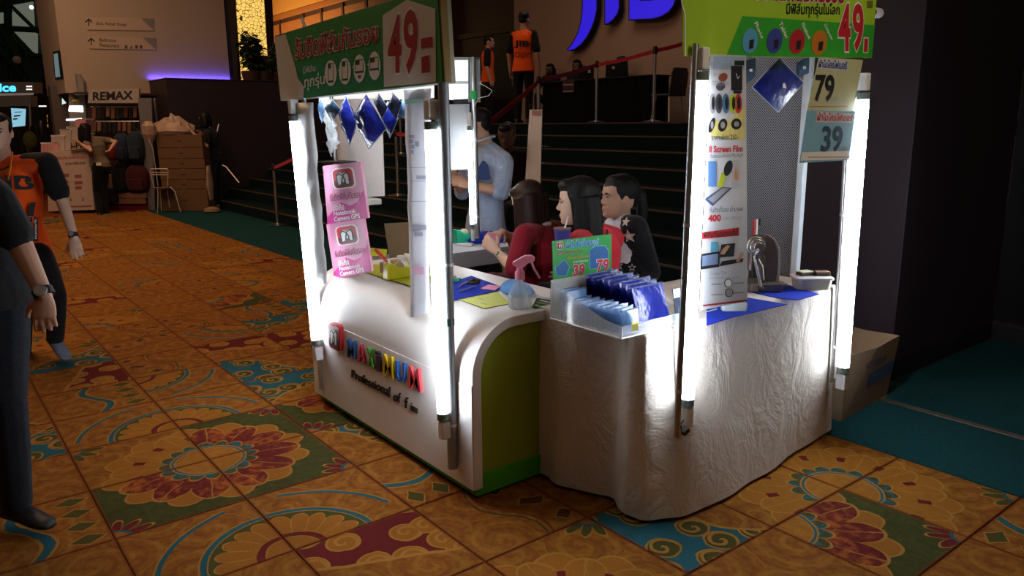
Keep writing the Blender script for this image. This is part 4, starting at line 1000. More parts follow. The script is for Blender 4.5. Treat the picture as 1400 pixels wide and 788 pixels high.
mb().tube([(AX0 + .002, AY0, AZ + .002), (AX1, AY0, AZ + .002), (AX1, AY1, AZ + .002)], .0028, 6).build('bright_edge', M_edge, tr_)
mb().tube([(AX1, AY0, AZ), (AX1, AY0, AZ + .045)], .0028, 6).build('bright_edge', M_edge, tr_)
def slab_pack(name, lab, c, w_, h, th_, lean, m, grp, yaw=0, film=.012):
    """upright packed cloth leaning back; faces +x"""
    ax = V((sin(lean) * -1, 0, cos(lean))); nx = V((cos(lean), 0, sin(lean))); sy = V((sin(yaw), cos(yaw), 0))
    q = mb(); N = 4; vs_, fs = [], []; rn = random.Random(int(c[0] * 1e4) + int(c[1] * 1e3))
    for s_ in (1, -1):
        for i in range(N + 1):
            for j in range(N + 1):
                u, v = i / N, j / N
                hh = th_ / 2 * ((sin(pi * u) * sin(pi * v)) ** .3) * (.8 + .4 * rn.random()) if 0 < i < N and 0 < j < N else .0006
                vs_.append(V(c) + sy * ((u - .5) * w_) + ax * (v * h) + nx * (hh * s_))
        b0 = 0 if s_ > 0 else (N + 1) ** 2
        for i in range(N):
            for j in range(N):
                a = b0 + i * (N + 1) + j; f_ = (a, a + N + 1, a + N + 2, a + 1); fs.append(f_ if s_ > 0 else f_[::-1])
    o = q.add(vs_, fs).build(name, m, smooth='all'); tag(o, lab, 'cloth packet', grp)
    e = V(c) + ax * h
    mb().prism([e - sy * (w_ / 2), e + sy * (w_ / 2), e + sy * (w_ / 2 + .002) + ax * film * .55, e - sy * (w_ / 2) + ax * film * .25], nx * .0012).build('film_flap', mat('dull_film_edge', (.16, .20, .34), .2, spec=.8, alpha=.6), o)
    return o
ORD = ['first', 'second', 'third', 'fourth', 'fifth', 'sixth', 'seventh', 'eighth', 'ninth', 'tenth', 'eleventh', 'twelfth', 'thirteenth', 'fourteenth', 'fifteenth']
for k in range(14):
    slab_pack('cloth_packet', 'pale blue packed cloth, %s from the front of the outer row in the clear tray' % ORD[k], (AX1 - .020 - k * .0245, AY0 + .065, AZ + .006), .10, .085 + .025 * (k > 10) + .003 * (k % 3), .021, .10 + .02 * (k % 3), M_ltblue, 'pale blue packets in the clear tray')
for k in range(9):
    slab_pack('cloth_packet', 'dark blue packed cloth, %s from the front of the inner row in the clear tray' % ORD[k], (AX1 - .060 - k * .034, AY0 + .245, AZ + .006), (.175), .145 + .006 * (k % 3), .030, .30 - .02 * k, M_navy, 'dark blue packets in the clear tray', film=.014)
# white label on the front packet
o = mb().obox((AX1 - .0005, AY0 + .07, AZ + .035), (.001, 0, 0), (0, .035, 0), (0, 0, .035)).build('yellow_label', mat('yellow_label_ink', (.62, .55, .06), .5), tr_)
# green card 39 / 79
CPn = PX(2.262)
def z7(x, y): return (740 + x / 4.377, 220 + y / 4.377)
gq = [(757, 392), (836, 378), (836, 320), (755, 330)]
gc = CPn.sheet(gq, .003).build('green_card', mat('leaf_green_ink', (.03, .30, .06), .5, var=.15)); tag(gc, 'green card with red 39 and 79 standing behind the clear tray', 'sign')
emblem(gc, CPn, [z7(92, 533), z7(131, 528), z7(130, 482), z7(92, 487)], .0015, flat=True)
outlined(CPn, gc, 'ผ้าไมโครไฟเบอร์', [z7(146, 524), z7(345, 500), z7(344, 458), z7(148, 480)], 1, mat('bright_blue_ink', (.03, .20, .62), .5), bold=.02)
outlined(CPn, gc, 'ผลิตจากวัสดุคุณภาพ', [z7(92, 566), z7(245, 550), z7(245, 530), z7(92, 544)], 1, M_red, bold=.01, grow=.02)
CPn.text('เช็ดสะอาดไม่เป็นรอย', [z7(158, 592), z7(284, 576), z7(284, 558), z7(158, 572)], 1, bold=.01).build('orange_lettering', mat('orange_ink', (.7, .32, .02), .5), gc)
CPn.text('ราคาพิเศษ', [z7(190, 614), z7(280, 602), z7(280, 588), z7(190, 598)], 1).build('white_lettering', M_wht, gc)
CPn.poly([z7(80, 640), z7(135, 590), z7(172, 632), z7(150, 690), z7(92, 690)], 1).build('cloth_picture_rim', mat('cyan_ink', (.15, .42, .55), .5), gc)
CPn.poly([z7(84, 640), z7(134, 596), z7(166, 632), z7(146, 685), z7(95, 685)], 2).build('cloth_picture', mat('steel_blue_ink', (.03, .12, .32), .5, var=.2), gc)
CPn.poly([z7(286, 650), z7(286, 530), z7(316, 508), z7(380, 504), z7(402, 530), z7(402, 640)], 1).build('cloth_picture_rim', mat('cyan_ink', (.15, .42, .55), .5), gc)
CPn.poly([z7(292, 646), z7(292, 534), z7(320, 514), z7(378, 510), z7(397, 534), z7(397, 636)], 2).build('cloth_picture', mat('steel_blue_ink', (.03, .12, .32), .5, var=.2), gc)
outlined(CPn, gc, '39', [z7(186, 692), z7(258, 682), z7(258, 614), z7(188, 622)], 3, M_red, bold=.03)
outlined(CPn, gc, '79', [z7(328, 668), z7(402, 658), z7(402, 584), z7(330, 592)], 3, M_red, bold=.03)
CPn.poly([(757, 392), (836, 378), (836, 376), (757, 389.5)], 1).build('dark_edge', M_ink, gc)

# ---------------------------------------------------------------- open cardboard box on the teal carpet
bx = thing('cardboard_box', 'open brown cardboard box on the teal carpet right of the cloth table', 'box', (2.43, 3.5, 0))
bt_ = [V((2.24, 3.22, 0)), V((2.604, 3.20, 0)), V((2.555, 3.775, 0)), V((2.20, 3.76, 0))]
tp_ = [V((2.235, 3.20, .345)), V((2.615, 3.185, .36)), V((2.585, 3.80, .352)), V((2.20, 3.80, .35))]
for i in range(4):
    j = (i + 1) % 4; mid = (tp_[i] + tp_[j]) / 2 - V((0, 0, .012))
    nrm = ((bt_[j] - bt_[i]).cross(V((0, 0, 1)))).normalized()
    mid += nrm * .012
    mb().prism([bt_[i], bt_[j], tp_[j], mid, tp_[i]], nrm * -.005).build('side', M_card, bx)
mb().box((2.22, 3.22, 0), (2.57, 3.76, .005)).build('bottom', M_card, bx)
XP = Plane(lambda x, y: onX(x, y, 2.61), (1, 0, 0))
def z6(x, y): return (1080 + x / 3.284, 380 + y / 3.284)
def bs(u, z):
    p = lerp(bt_[1], bt_[2], u); q = lerp(tp_[1], tp_[2], u); r_ = lerp(p, q, z); return r_ + V((.0065 + .012 * z * (1 - abs(2 * u - 1)), .0, 0))
mb().add([bs(.42, .36), bs(.97, .40), bs(.97, .62), bs(.42, .58)], [(0, 1, 2, 3)]).build('blue_stripe', mat('faded_blue_ink', (.06, .10, .20), .8, var=.2), bx)
g, f_, _e = glyphs('CYBER', .02)
mb().add([bs(.34 + .42 * u, .68 + .1 * v) for u, v in g], f_).build('blue_lettering', mat('faded_blue_ink', (.06, .10, .20), .8, var=.2), bx)
# ================================================================ on the white counter
CZ = .7555
def cpoly(name, lab, cat, pts, m, z=CZ, th=.003, grp=None):
    o = mb().prism([onZ(x, y, z) for x, y in pts], (0, 0, th)).build(name, m); tag(o, lab, cat, grp); return o
def zq(x, y): return (590 + x / 6.06, 300 + y / 6.06)
def zs(x, y): return (490 + x / 7.88, 310 + y / 7.88)
g_ = cpoly('cutting_mat', 'lime cutting mat in front of the spray bottle, half under a blue cloth', 'mat', [zq(225, 668), zq(440, 742), zq(660, 700), zq(540, 605)], M_lime)
mb().prism([onZ(*zq(225, 668), CZ - .0003), onZ(*zq(440, 744), CZ - .0003), onZ(*zq(662, 702), CZ - .0003), onZ(*zq(655, 690), CZ - .0003), onZ(*zq(440, 730), CZ - .0003)], (0, 0, .0015)).build('dark_edge', M_ink, g_)
for q in (((385, 650), (432, 664), (432, 667), (385, 653)), ((405, 690), (455, 704), (455, 707), (405, 693))): mb().add([onZ(*zq(*c), CZ + .0035) for c in q], [(0, 1, 2, 3)]).build('mat_mark', M_ink, g_)
cpoly('blue_cloth', 'royal blue cloth spread on the white counter under the pliers', 'cloth', [zq(150, 670), zq(200, 668), zq(545, 598), zq(575, 560), zq(440, 510), zq(330, 470), zq(170, 525), zq(60, 600)], M_blue, CZ + .004, .002)
g2 = cpoly('cutting_mat', 'long lime cutting mat under the yellow tape dispenser', 'mat', [zs(60, 490), zs(580, 650), zs(830, 560), zs(560, 440), zs(150, 410)], M_lime)
mb().prism([onZ(*zs(55, 492), CZ - .0003), onZ(*zs(580, 656), CZ - .0003), onZ(*zs(584, 648), CZ - .0003), onZ(*zs(64, 487), CZ - .0003)], (0, 0, .0015)).build('dark_edge', M_ink, g2)
cpoly('cutting_mat', 'small lime mat at the far left end of the white counter', 'mat', [zs(115, 310), zs(300, 330), zs(310, 250), zs(120, 235)], M_lime)
def tape_dispenser(lab, c, m, ax, L=.16, H=.075, D=.05):
    c = V(c); ax = V(ax).normalized(); sy = V((-ax.y, ax.x, 0)); t = thing('tape_dispenser', lab, 'tape dispenser', c)
    pr_ = [(-.5, 0), (.5, 0), (.5, .45), (.42, .62), (.30, .62), (.12, .66), (-.05, .68), (-.22, .90), (-.38, 1), (-.48, .95)]
    mb().prism([c + ax * (L * u) + sy * (D / 2) + V((0, 0, H * v)) for u, v in pr_], sy * -D).build('body', m, t, bevel=.005)
    mb().tube([c + ax * (L * .02) + sy * (D * .25) + V((0, 0, H * .70)), c + ax * (L * .02) - sy * (D * .25) + V((0, 0, H * .70))], H * .28, 22).build('tape_roll', mat('tan_tape', (.46, .36, .22), .4), t, bevel=.002)
    return t
c_ = onZ(545, 380, CZ + .004)
tape_dispenser('bright yellow tape dispenser on the long lime mat', c_, mat('bright_yellow_plastic', (.62, .60, .02), .35), onZ(563, 377, CZ) - onZ(526, 382, CZ), .15, .085, .055)
sc_ = thing('scissors', 'red handled scissors leaning on the yellow tape dispenser', 'scissors', onZ(520, 372, CZ))
a_, b_ = at(529, 358, 3.72), at(513, 341, 3.78)
mb().tube([a_, lerp(a_, b_, .5), b_], [.009, .012, .009], 10, flat=((0, 0, 1), .5)).build('handle', mat('red_plastic', (.55, .04, .03), .4), sc_, smooth=True)
mb().tube([a_, onZ(532, 372, CZ + .012)], [.006, .003], 8).build('blade', M_chrome, sc_, smooth=True)
for i, (x, y, r_, lab) in enumerate(((541, 356, .030, 'roll of tan tape behind the yellow dispenser'), (551, 350, .034, 'roll of white tape behind the yellow dispenser'))):
    p = onZ(x, y + 6, CZ); m_ = mat('tan_tape', (.46, .36, .22), .4) if i == 0 else M_paper
    o = mb().lathe([(.012, 0), (r_, 0), (r_, .026), (.012, .026), (.012, 0)], p, 22).build('tape_roll', m_, smooth=40); tag(o, lab, 'tape')
bb = Plane(lambda x, y: onY(x, y, 1.80), (0, -1, 0))
o = bb.sheet([(533, 357), (566, 352), (558, 304), (525, 306)], .012).build('brown_board', mat('brown_hardboard', (.20, .14, .08), .7)); tag(o, 'plain brown board standing upright at the back of the counter', 'board')
o = crumple([zs(590, 520), zs(690, 470), zs(640, 310), zs(488, 285)], PY(1.66), .004, 4, 4, 2).build('paper_note', M_paper, smooth='all', solid=.0012); tag(o, 'white paper note standing behind the long hanging paper', 'paper')
o = bb.sheet([zs(115, 395), zs(300, 340), zs(300, 300), zs(115, 315)], .02).build('white_box', M_whitep); tag(o, 'low white box behind the scissors', 'box')
o = mb().obox(at(523, 332, 4.0), (.03, 0, 0), (0, .03, 0), (0, 0, .06)).build('small_box', mat('pinkish_box', (.40, .26, .22), .7), bevel=.004); tag(o, 'small pinkish box left of the brown board', 'box'); o.location.z = CZ
tape_dispenser('small green tape holder on the blue cloth', onZ(*zq(190, 515), CZ + .007), mat('sea_green_plastic', (.03, .30, .18), .4), (.8, .6, 0), .06, .03, .03)
# pliers, pen, note
pr_ = thing('pliers', 'dark pliers lying on the blue cloth', 'pliers', onZ(*zq(330, 525), CZ + .007))
def pz(x, y, dz=.006): return onZ(*zq(x, y), CZ + .007 + dz)
mb().tube([pz(212, 568), pz(265, 535), pz(300, 522)], [.0015, .004, .006], 8).build('jaw', M_chrome, pr_, smooth=True)
mb().tube([pz(300, 522), pz(350, 500), pz(398, 508)], [.006, .008, .007], 8).build('handle', mat('dark_brown_grip', (.05, .03, .02), .5), pr_, smooth=True)
mb().tube([pz(300, 525), pz(350, 530), pz(392, 522)], [.006, .008, .007], 8).build('handle', mat('dark_brown_grip', (.05, .03, .02), .5), pr_, smooth=True)
pn = thing('pen', 'grey pen lying in front of the pliers', 'pen', onZ(*zq(300, 580), CZ + .007))
mb().tube([pz(232, 598), pz(365, 556)], .0045, 8).build('barrel', mat('grey_blue_plastic', (.10, .14, .25), .3), pn, smooth=True); mb().tube([pz(232, 598), pz(222, 601)], [.0045, .001], 8).build('tip', M_chrome, pn)
cpoly('pink_note', 'pink paper slips lying beside the blue cloth', 'paper', [zq(410, 576), zq(525, 592), zq(580, 556), zq(470, 546)], mat('pink_paper', (.72, .28, .42), .7), CZ + .0065, .003)
cpoly('paper_sheet', 'white paper sheet left of the pliers', 'paper', [zq(110, 470), zq(240, 498), zq(300, 475), zq(180, 440)], M_paper, CZ + .0065, .001)
# towel
tw = mb(); rn = random.Random(5); P0 = [onZ(*zq(x, y), CZ + .004) for x, y in ((540, 610), (640, 640), (760, 650), (880, 650), (820, 590), (690, 545), (600, 545))]
cen = sum(P0, V((0, 0, 0))) / len(P0); rg = [[cen + (p - cen) * s_ * (1 + .12 * (rn.random() - .5)) + V((0, 0, z + .008 * rn.random() * (z > 0))) for p in P0] for s_, z in ((1, 0), (1.02, .014), (.85, .030), (.55, .040), (.2, .036))]
o = tw.loft(rg).build('blue_towel', cloth('sky_blue_towel', (.10, .27, .60)), smooth='all'); o.modifiers.new('sub', 'SUBSURF').levels = 2; o.modifiers['sub'].render_levels = 2
tag(o, 'crumpled sky blue towel behind the spray bottle', 'towel')
# spray bottle
sb = thing('spray_bottle', 'clear spray bottle with a pink trigger head on the counter corner', 'bottle', onZ(711, 421, CZ)); c_ = V(sb.location)
M_bott = mat('clear_bottle', (.80, .86, .92), .05, var=0, alpha=.30, spec=.9)
mb().lathe([(.0, .0), (.046, .0), (.052, .008), (.053, .05), (.046, .075), (.028, .098), (.019, .112), (.017, .14)], c_, 28).build('bottle_body', M_bott, sb, smooth=60)
mb().lathe([(.0, .003), (.044, .003), (.049, .010), (.050, .045), (.0, .046)], c_, 28).build('water', mat('water', (.55, .64, .70), .05, var=0, alpha=.35, spec=.9), sb, smooth=50)
M_pink = mat('pink_plastic', (.80, .25, .38), .3, spec=.5)
mb().lathe([(.016, .125), (.021, .125), (.021, .155), (.014, .162), (.013, .18)], c_, 20).build('collar', M_pink, sb, smooth=50)
hx = (onZ(735, 421, CZ) - onZ(695, 421, CZ)).normalized()
hy = V((-hx.y, hx.x, 0))
hp = [(-.030, .185), (.0, .172), (.020, .178), (.032, .192), (.062, .200), (.064, .218), (.050, .228), (.02, .226), (-.005, .212), (-.030, .198)]
mb().prism([c_ + hx * u - hy * .011 + V((0, 0, z)) for u, z in hp], hy * .022).build('trigger_head', M_pink, sb, bevel=.005, seg=3)
mb().tube([c_ + hx * .048 + V((0, 0, .20)), c_ + hx * .060 + V((0, 0, .17)), c_ + hx * .084 + V((0, 0, .128))], [.009, .009, .006], 10, flat=((hy.x, hy.y, 0), .6)).build('trigger', M_pink, sb, smooth=True)
mb().tube([c_ + V((0, 0, .012)), c_ + V((0, 0, .13))], .003, 6).build('dip_tube', mat('pale_dip_tube', (.7, .7, .72), .4, alpha=.6), sb)
# striped mats by the tray
o = cpoly('striped_mat', 'black mat with green and white stripes beside the spray bottle', 'mat', [zq(830, 730), zq(860, 742), zq(985, 712), zq(985, 655), zq(870, 660)], M_ink)
for q, m_ in ((((845, 712), (870, 705), (950, 735), (930, 742)), mat('stripe_green', (.10, .42, .06), .5)), (((868, 690), (885, 684), (985, 705), (985, 714)), mat('stripe_green', (.10, .42, .06), .5)), (((890, 672), (905, 667), (985, 688), (985, 694)), M_wht)):
    mb().add([onZ(*zq(*c), CZ + .0036) for c in q], [(0, 1, 2, 3)]).build('stripe', m_, o)
cpoly('white_cloth', 'folded white cloth behind the striped mat', 'cloth', [zq(870, 650), zq(985, 672), zq(985, 636), zq(890, 632)], M_paper, CZ + .004, .012)

# ================================================================ side table where the woman in maroon works
SX1, SY0, SY1 = .66, 1.98, 2.95
st_ = thing('side_table', 'grey side table with a lower shelf inside the left kiosk', 'table', (.42, 2.45, 0))
M_gt = mat('pale_grey_board', (.40, .40, .42), .6, var=.12, vs=6)
mb().box((.10, SY0, .735), (SX1, SY1, .755)).build('table_top', mat('grey_top', (.45, .45, .48), .5), st_, bevel=.002)
mb().box((SX1 - .02, SY0, .655), (SX1, SY1, .735)).build('apron', M_gt, st_, bevel=.002)
for y in (SY0 + .025, SY1 - .025):
    for x in (.13, SX1 - .03): mb().box((x - .02, y - .02, 0), (x + .02, y + .02, .735)).build('leg', M_gt, st_, bevel=.002)
mb().box((.12, SY0 + .05, .44), (SX1 - .04, SY1 - .05, .46)).build('shelf', M_gt, st_)
def szp(x, y, z=.757): return onZ(x, y, z)
tape_dispenser('green tape dispenser on the side table', szp(634, 332), mat('jade_plastic', (.02, .36, .20), .35), szp(644, 331) - szp(624, 333), .14, .095, .06)
rg = []
for s_, z in ((1, 0), (1.0, .018), (.8, .035), (.4, .045)):
    rg.append([szp(670, 328) + V((.16 * s_ * cos(a) * (1 + .15 * sin(5 * a)), .20 * s_ * sin(a), z + .006 * sin(3 * a) * (z > 0))) for a in [2 * pi * i / 18 for i in range(18)]])
o = mb().loft(rg).build('blue_cloth', M_blue, smooth='all'); tag(o, 'heap of royal blue cloth on the side table', 'cloth')
o = mb().prism([szp(622, 334), szp(644, 338), szp(650, 330), szp(634, 326)], (0, 0, .004)).build('white_slip', M_paper); tag(o, 'white paper slip by the green tape dispenser', 'paper')
o = mb().obox(szp(618, 330) + V((0, 0, .03)), (.05, 0, 0), (0, .04, 0), (0, 0, .06)).build('brown_box', mat('dark_maroon_box', (.08, .02, .03), .6), bevel=.004); tag(o, 'small dark maroon box left of the green tape dispenser', 'box')
o = mb().lathe([(.0, 0), (.012, 0), (.012, .03), (.006, .036), (.006, .045), (0, .045)], szp(659, 322), 12).build('small_vial', M_glass, smooth=50); tag(o, 'tiny clear vial near the rear tube lamp', 'bottle')
o = mb().lathe([(0, 0), (.10, 0), (.12, .03), (.09, .045), (0, .04)], V((.40, 2.25, .462)), 20).build('dark_bag', M_blackcloth, smooth=50); tag(o, 'dark bag on the lower shelf of the side table', 'bag')
# purple drink cup with a straw beside the second woman
cp_ = thing('drink_cup', 'purple cup with a straw in front of the woman in red', 'cup', at(769, 340, 3.45))
q0 = V(cp_.location)
mb().lathe([(0, 0), (.030, 0), (.038, .085), (.040, .088), (0, .088)], q0, 20).build('cup_body', mat('purple_plastic', (.06, .05, .30), .35), cp_, smooth=50)
mb().lathe([(0, .088), (.041, .088), (.041, .095), (0, .095)], q0, 20).build('lid', mat('brown_lid', (.22, .14, .12), .4), cp_, smooth=50)
mb().tube([q0 + V((0, 0, .06)), q0 + V((.015, .02, .145))], .0035, 8).build('straw', M_whitep, cp_)
# ================================================================ people
UP = V((0, 0, 1))
def remeshed(m, name, mats, parent, voxel, smooth=4, classify=None, factor=.5):
    me = bpy.data.meshes.new('tmp'); o_ = V(parent['_o'])
    me.from_pydata([p - o_ for p in m.v], [], m.f); me.update()
    t = bpy.data.objects.new('tmp', me); COL.objects.link(t)
    r = t.modifiers.new('r', 'REMESH'); r.mode = 'VOXEL'; r.voxel_size = voxel
    if smooth: s_ = t.modifiers.new('s', 'SMOOTH'); s_.iterations = smooth; s_.factor = factor
    out = bpy.data.meshes.new_from_object(t.evaluated_get(bpy.context.evaluated_depsgraph_get()))
    bpy.data.objects.remove(t); bpy.data.meshes.remove(me)
    out.name = name; out.materials.clear()
    for q in (mats if isinstance(mats, (list, tuple)) else [mats]): out.materials.append(q)
    out.polygons.foreach_set('use_smooth', [True] * len(out.polygons))
    o = bpy.data.objects.new(name, out); COL.objects.link(o); o.parent = parent; o['_o'] = parent['_o']
    return o

# head profile: height t (0 chin, 1 crown), front, back, half width, in head heights
HEAD = [(-.02, .30, .02, .10), (.03, .375, .05, .185), (.09, .395, .12, .235), (.16, .385, .22, .270), (.225, .40, .30, .290), (.30, .385, .37, .310), (.36, .39, .41, .325), (.44, .375, .44, .335),
        (.51, .365, .455, .340), (.57, .395, .465, .345), (.65, .40, .475, .350), (.75, .375, .470, .345), (.84, .31, .430, .315), (.92, .20, .34, .245), (.975, .08, .20, .14), (1.0, -.02, .08, .05)]
class Head:
    def __init__(s, c, f, up=UP, H=.225):
        s.c = V(c); s.f = V(f).normalized(); s.u = (V(up) - s.f * V(up).dot(s.f)).normalized(); s.r = s.f.cross(s.u); s.H = H
    def p(s, x, y, t): return s.c + (s.r * x + s.f * y + s.u * (t - .5)) * s.H
    def M(s): return Matrix((s.r, s.f, s.u)).transposed()
    def shape(s, m, k=1.0, n=24, dy=0):
        rings = []
        for t, fr, bk, w_ in HEAD:
            rg = []
            for j in range(n):
                a = 2 * pi * j / n; ca, sa = cos(a), sin(a)
                x = w_ * k * math.copysign(abs(sa) ** .9, sa); y = (fr if ca > 0 else bk) * k * math.copysign(abs(ca) ** .85, ca)
                rg.append(s.p(x, y + dy, .5 + (t - .5) * k))
            rings.append(rg[::-1])
        m.loft(rings)
        if k == 1.0:
            # nose, brow, lips, ears
            m.loft([[s.p(x, y, t) for x, y, t in r] for r in (
                [(-.035, .33, .55), (.035, .33, .55), (.02, .405, .55), (-.02, .405, .55)],
                [(-.05, .33, .44), (.05, .33, .44), (.025, .44, .45), (-.025, .44, .45)],
                [(-.075, .33, .345), (.075, .33, .345), (.04, .505, .37), (-.04, .505, .37)],
                [(-.07, .33, .305), (.07, .33, .305), (.035, .465, .325), (-.035, .465, .325)])])
            m.ell(s.p(0, .385, .215), V((.10, .045, .022)) * s.H, s.M(), 10, 6)
            m.ell(s.p(0, .375, .165), V((.085, .05, .026)) * s.H, s.M(), 10, 6)
            m.ell(s.p(0, .345, .06), V((.10, .06, .06)) * s.H, s.M(), 10, 6)
            for sx in (-1, 1):
                m.ell(s.p(sx * .36, -.03, .44), V((.035, .075, .13)) * s.H, s.M(), 8, 6)
                m.ell(s.p(sx * .15, .355, .59), V((.10, .045, .022)) * s.H, s.M(), 8, 5)
    def features(s, body, lips=None):
        for sx in (-1, 1):
            mb().ell(s.p(sx * .155, .352, .50), V((.062, .028, .024)) * s.H, s.M(), 10, 6).build('eye', mat('eye_white', (.55, .52, .50), .25, var=0), body, smooth=True)
            mb().ell(s.p(sx * .155, .374, .50), V((.026, .012, .024)) * s.H, s.M(), 8, 6).build('iris', M_ink, body, smooth=True)
            mb().tube([s.p(sx * .08, .412, .575), s.p(sx * .16, .402, .60), s.p(sx * .235, .36, .585)], [.012 * s.H * 1.6, .016 * s.H * 1.4, .006 * s.H], 6, flat=((0, 0, 1), .5)).build('eyebrow', M_hair, body, smooth=True)
            mb().tube([s.p(sx * .095, .372, .515), s.p(sx * .155, .382, .526), s.p(sx * .22, .352, .515)], .006 * s.H * 1.4, 5).build('eyelid', M_hair, body, smooth=True)
        mb().ell(s.p(0, .415, .213), V((.085, .024, .017)) * s.H, s.M(), 10, 6).build('lip', lips or mat('lips', (.42, .14, .12), .4), body, smooth=True)
        mb().ell(s.p(0, .405, .175), V((.075, .026, .018)) * s.H, s.M(), 10, 6).build('lip', lips or mat('lips', (.42, .14, .12), .4), body, smooth=True)

def hand(m, w_, d, n, side, L=.175, curl=.5, spread=.10):
    """palm and five fingers; w_ wrist, d fingers' direction, n back-of-hand normal, side = direction of the thumb"""
    d = V(d).normalized(); n = (V(n) - d * V(n).dot(d)).normalized(); s_ = d.cross(n)
    if s_.dot(V(side)) < 0: s_ = -s_
    k = L / .18; w_ = V(w_)
    rings = []
    for t, hw, ht in ((-.03, .024, .020), (0, .026, .018), (.03, .036, .016), (.07, .042, .014), (.088, .038, .012)):
        rings.append([w_ + d * (t * k) + s_ * (hw * k * cos(a)) + n * (ht * k * sin(a)) for a in [2 * pi * i / 12 for i in range(12)]])
    m.loft(rings)
    for i, (off, ln, r_) in enumerate(((.030, .070, .0090), (.010, .080, .0092), (-.011, .074, .0088), (-.030, .056, .0078))):
        b_ = w_ + d * (.080 * k) + s_ * (off * k); dd = (d + s_ * (off / .03 * spread)).normalized(); pts = [b_ - d * .02 * k, b_]; a = 0; p = b_
        for j, f_ in enumerate((.45, .32, .26)):
            a += curl * (.55 if j == 0 else .8) * (1 + .12 * i); p = p + (dd * cos(a) - n * sin(a)) * (ln * f_ * k); pts.append(p)
        m.tube(pts, [r_ * k, r_ * k * 1.05, r_ * k, r_ * k * .92, r_ * k * .72], 8)
    b_ = w_ + d * (.020 * k) + s_ * (.026 * k)
    td = (s_ * .62 + d * .70 - n * (.35 + .3 * curl)).normalized(); t2 = (s_ * .15 + d * .9 - n * (.35 + .4 * curl)).normalized()
    m.tube([b_ - s_ * .01 * k, b_ + td * .035 * k, b_ + td * .035 * k + (td + t2).normalized() * .032 * k, b_ + td * .035 * k + (td + t2).normalized() * .032 * k + t2 * .026 * k], [.015 * k, .0125 * k, .0105 * k, .008 * k], 8)

def limb(m, pts, rr, n=12, k=4):
    """tapering limb through the joints with rounded ends"""
    P_, R_ = [], []
    for i in range(len(pts) - 1):
        for j in range(k):
            t = j / k; P_.append(lerp(V(pts[i]), V(pts[i + 1]), t)); R_.append(rr[i] + (rr[i + 1] - rr[i]) * t)
    P_.append(V(pts[-1])); R_.append(rr[-1])
    m.tube(P_, R_, n)
    for p, r_ in zip(pts, rr): m.ell(p, r_ * .985, None, 10, 7)

def pose(base, face, H=1.68, sit=None, lean=0.0):
    """joints of a standing (or sitting) figure facing direction `face`"""
    f = V((face[0], face[1], 0)).normalized(); r = f.cross(UP); b_ = V(base); J = {'f': f, 'r': r, 'H': H}
    def L(x, y, z): return b_ + r * (x * H) + f * (y * H) + UP * (z * H)
    hip = .53 if sit is None else (sit + .07) / H
    J['pel'] = L(0, 0, hip); sh = hip + .285
    J['chest'] = L(0, lean, sh - .03); J['neck'] = L(0, lean * 1.15, sh + .025); J['head'] = L(0, lean * 1.3 + .022, sh + .118)
    for s_, q in ((-1, 'L'), (1, 'R')):
        J['s' + q] = L(s_ * .105, lean, sh); J['e' + q] = L(s_ * .145, lean * .6 - .01, sh - .175); J['w' + q] = L(s_ * .15, lean * .4 + .03, sh - .32)
        J['h' + q] = L(s_ * .052, 0, hip - .01)
        if sit is None: J['k' + q] = L(s_ * .055, .01, .285); J['a' + q] = L(s_ * .055, -.01, .05)
        else: J['k' + q] = L(s_ * .065, .25, hip + .01); J['a' + q] = L(s_ * .065, .23, .05)
    return J

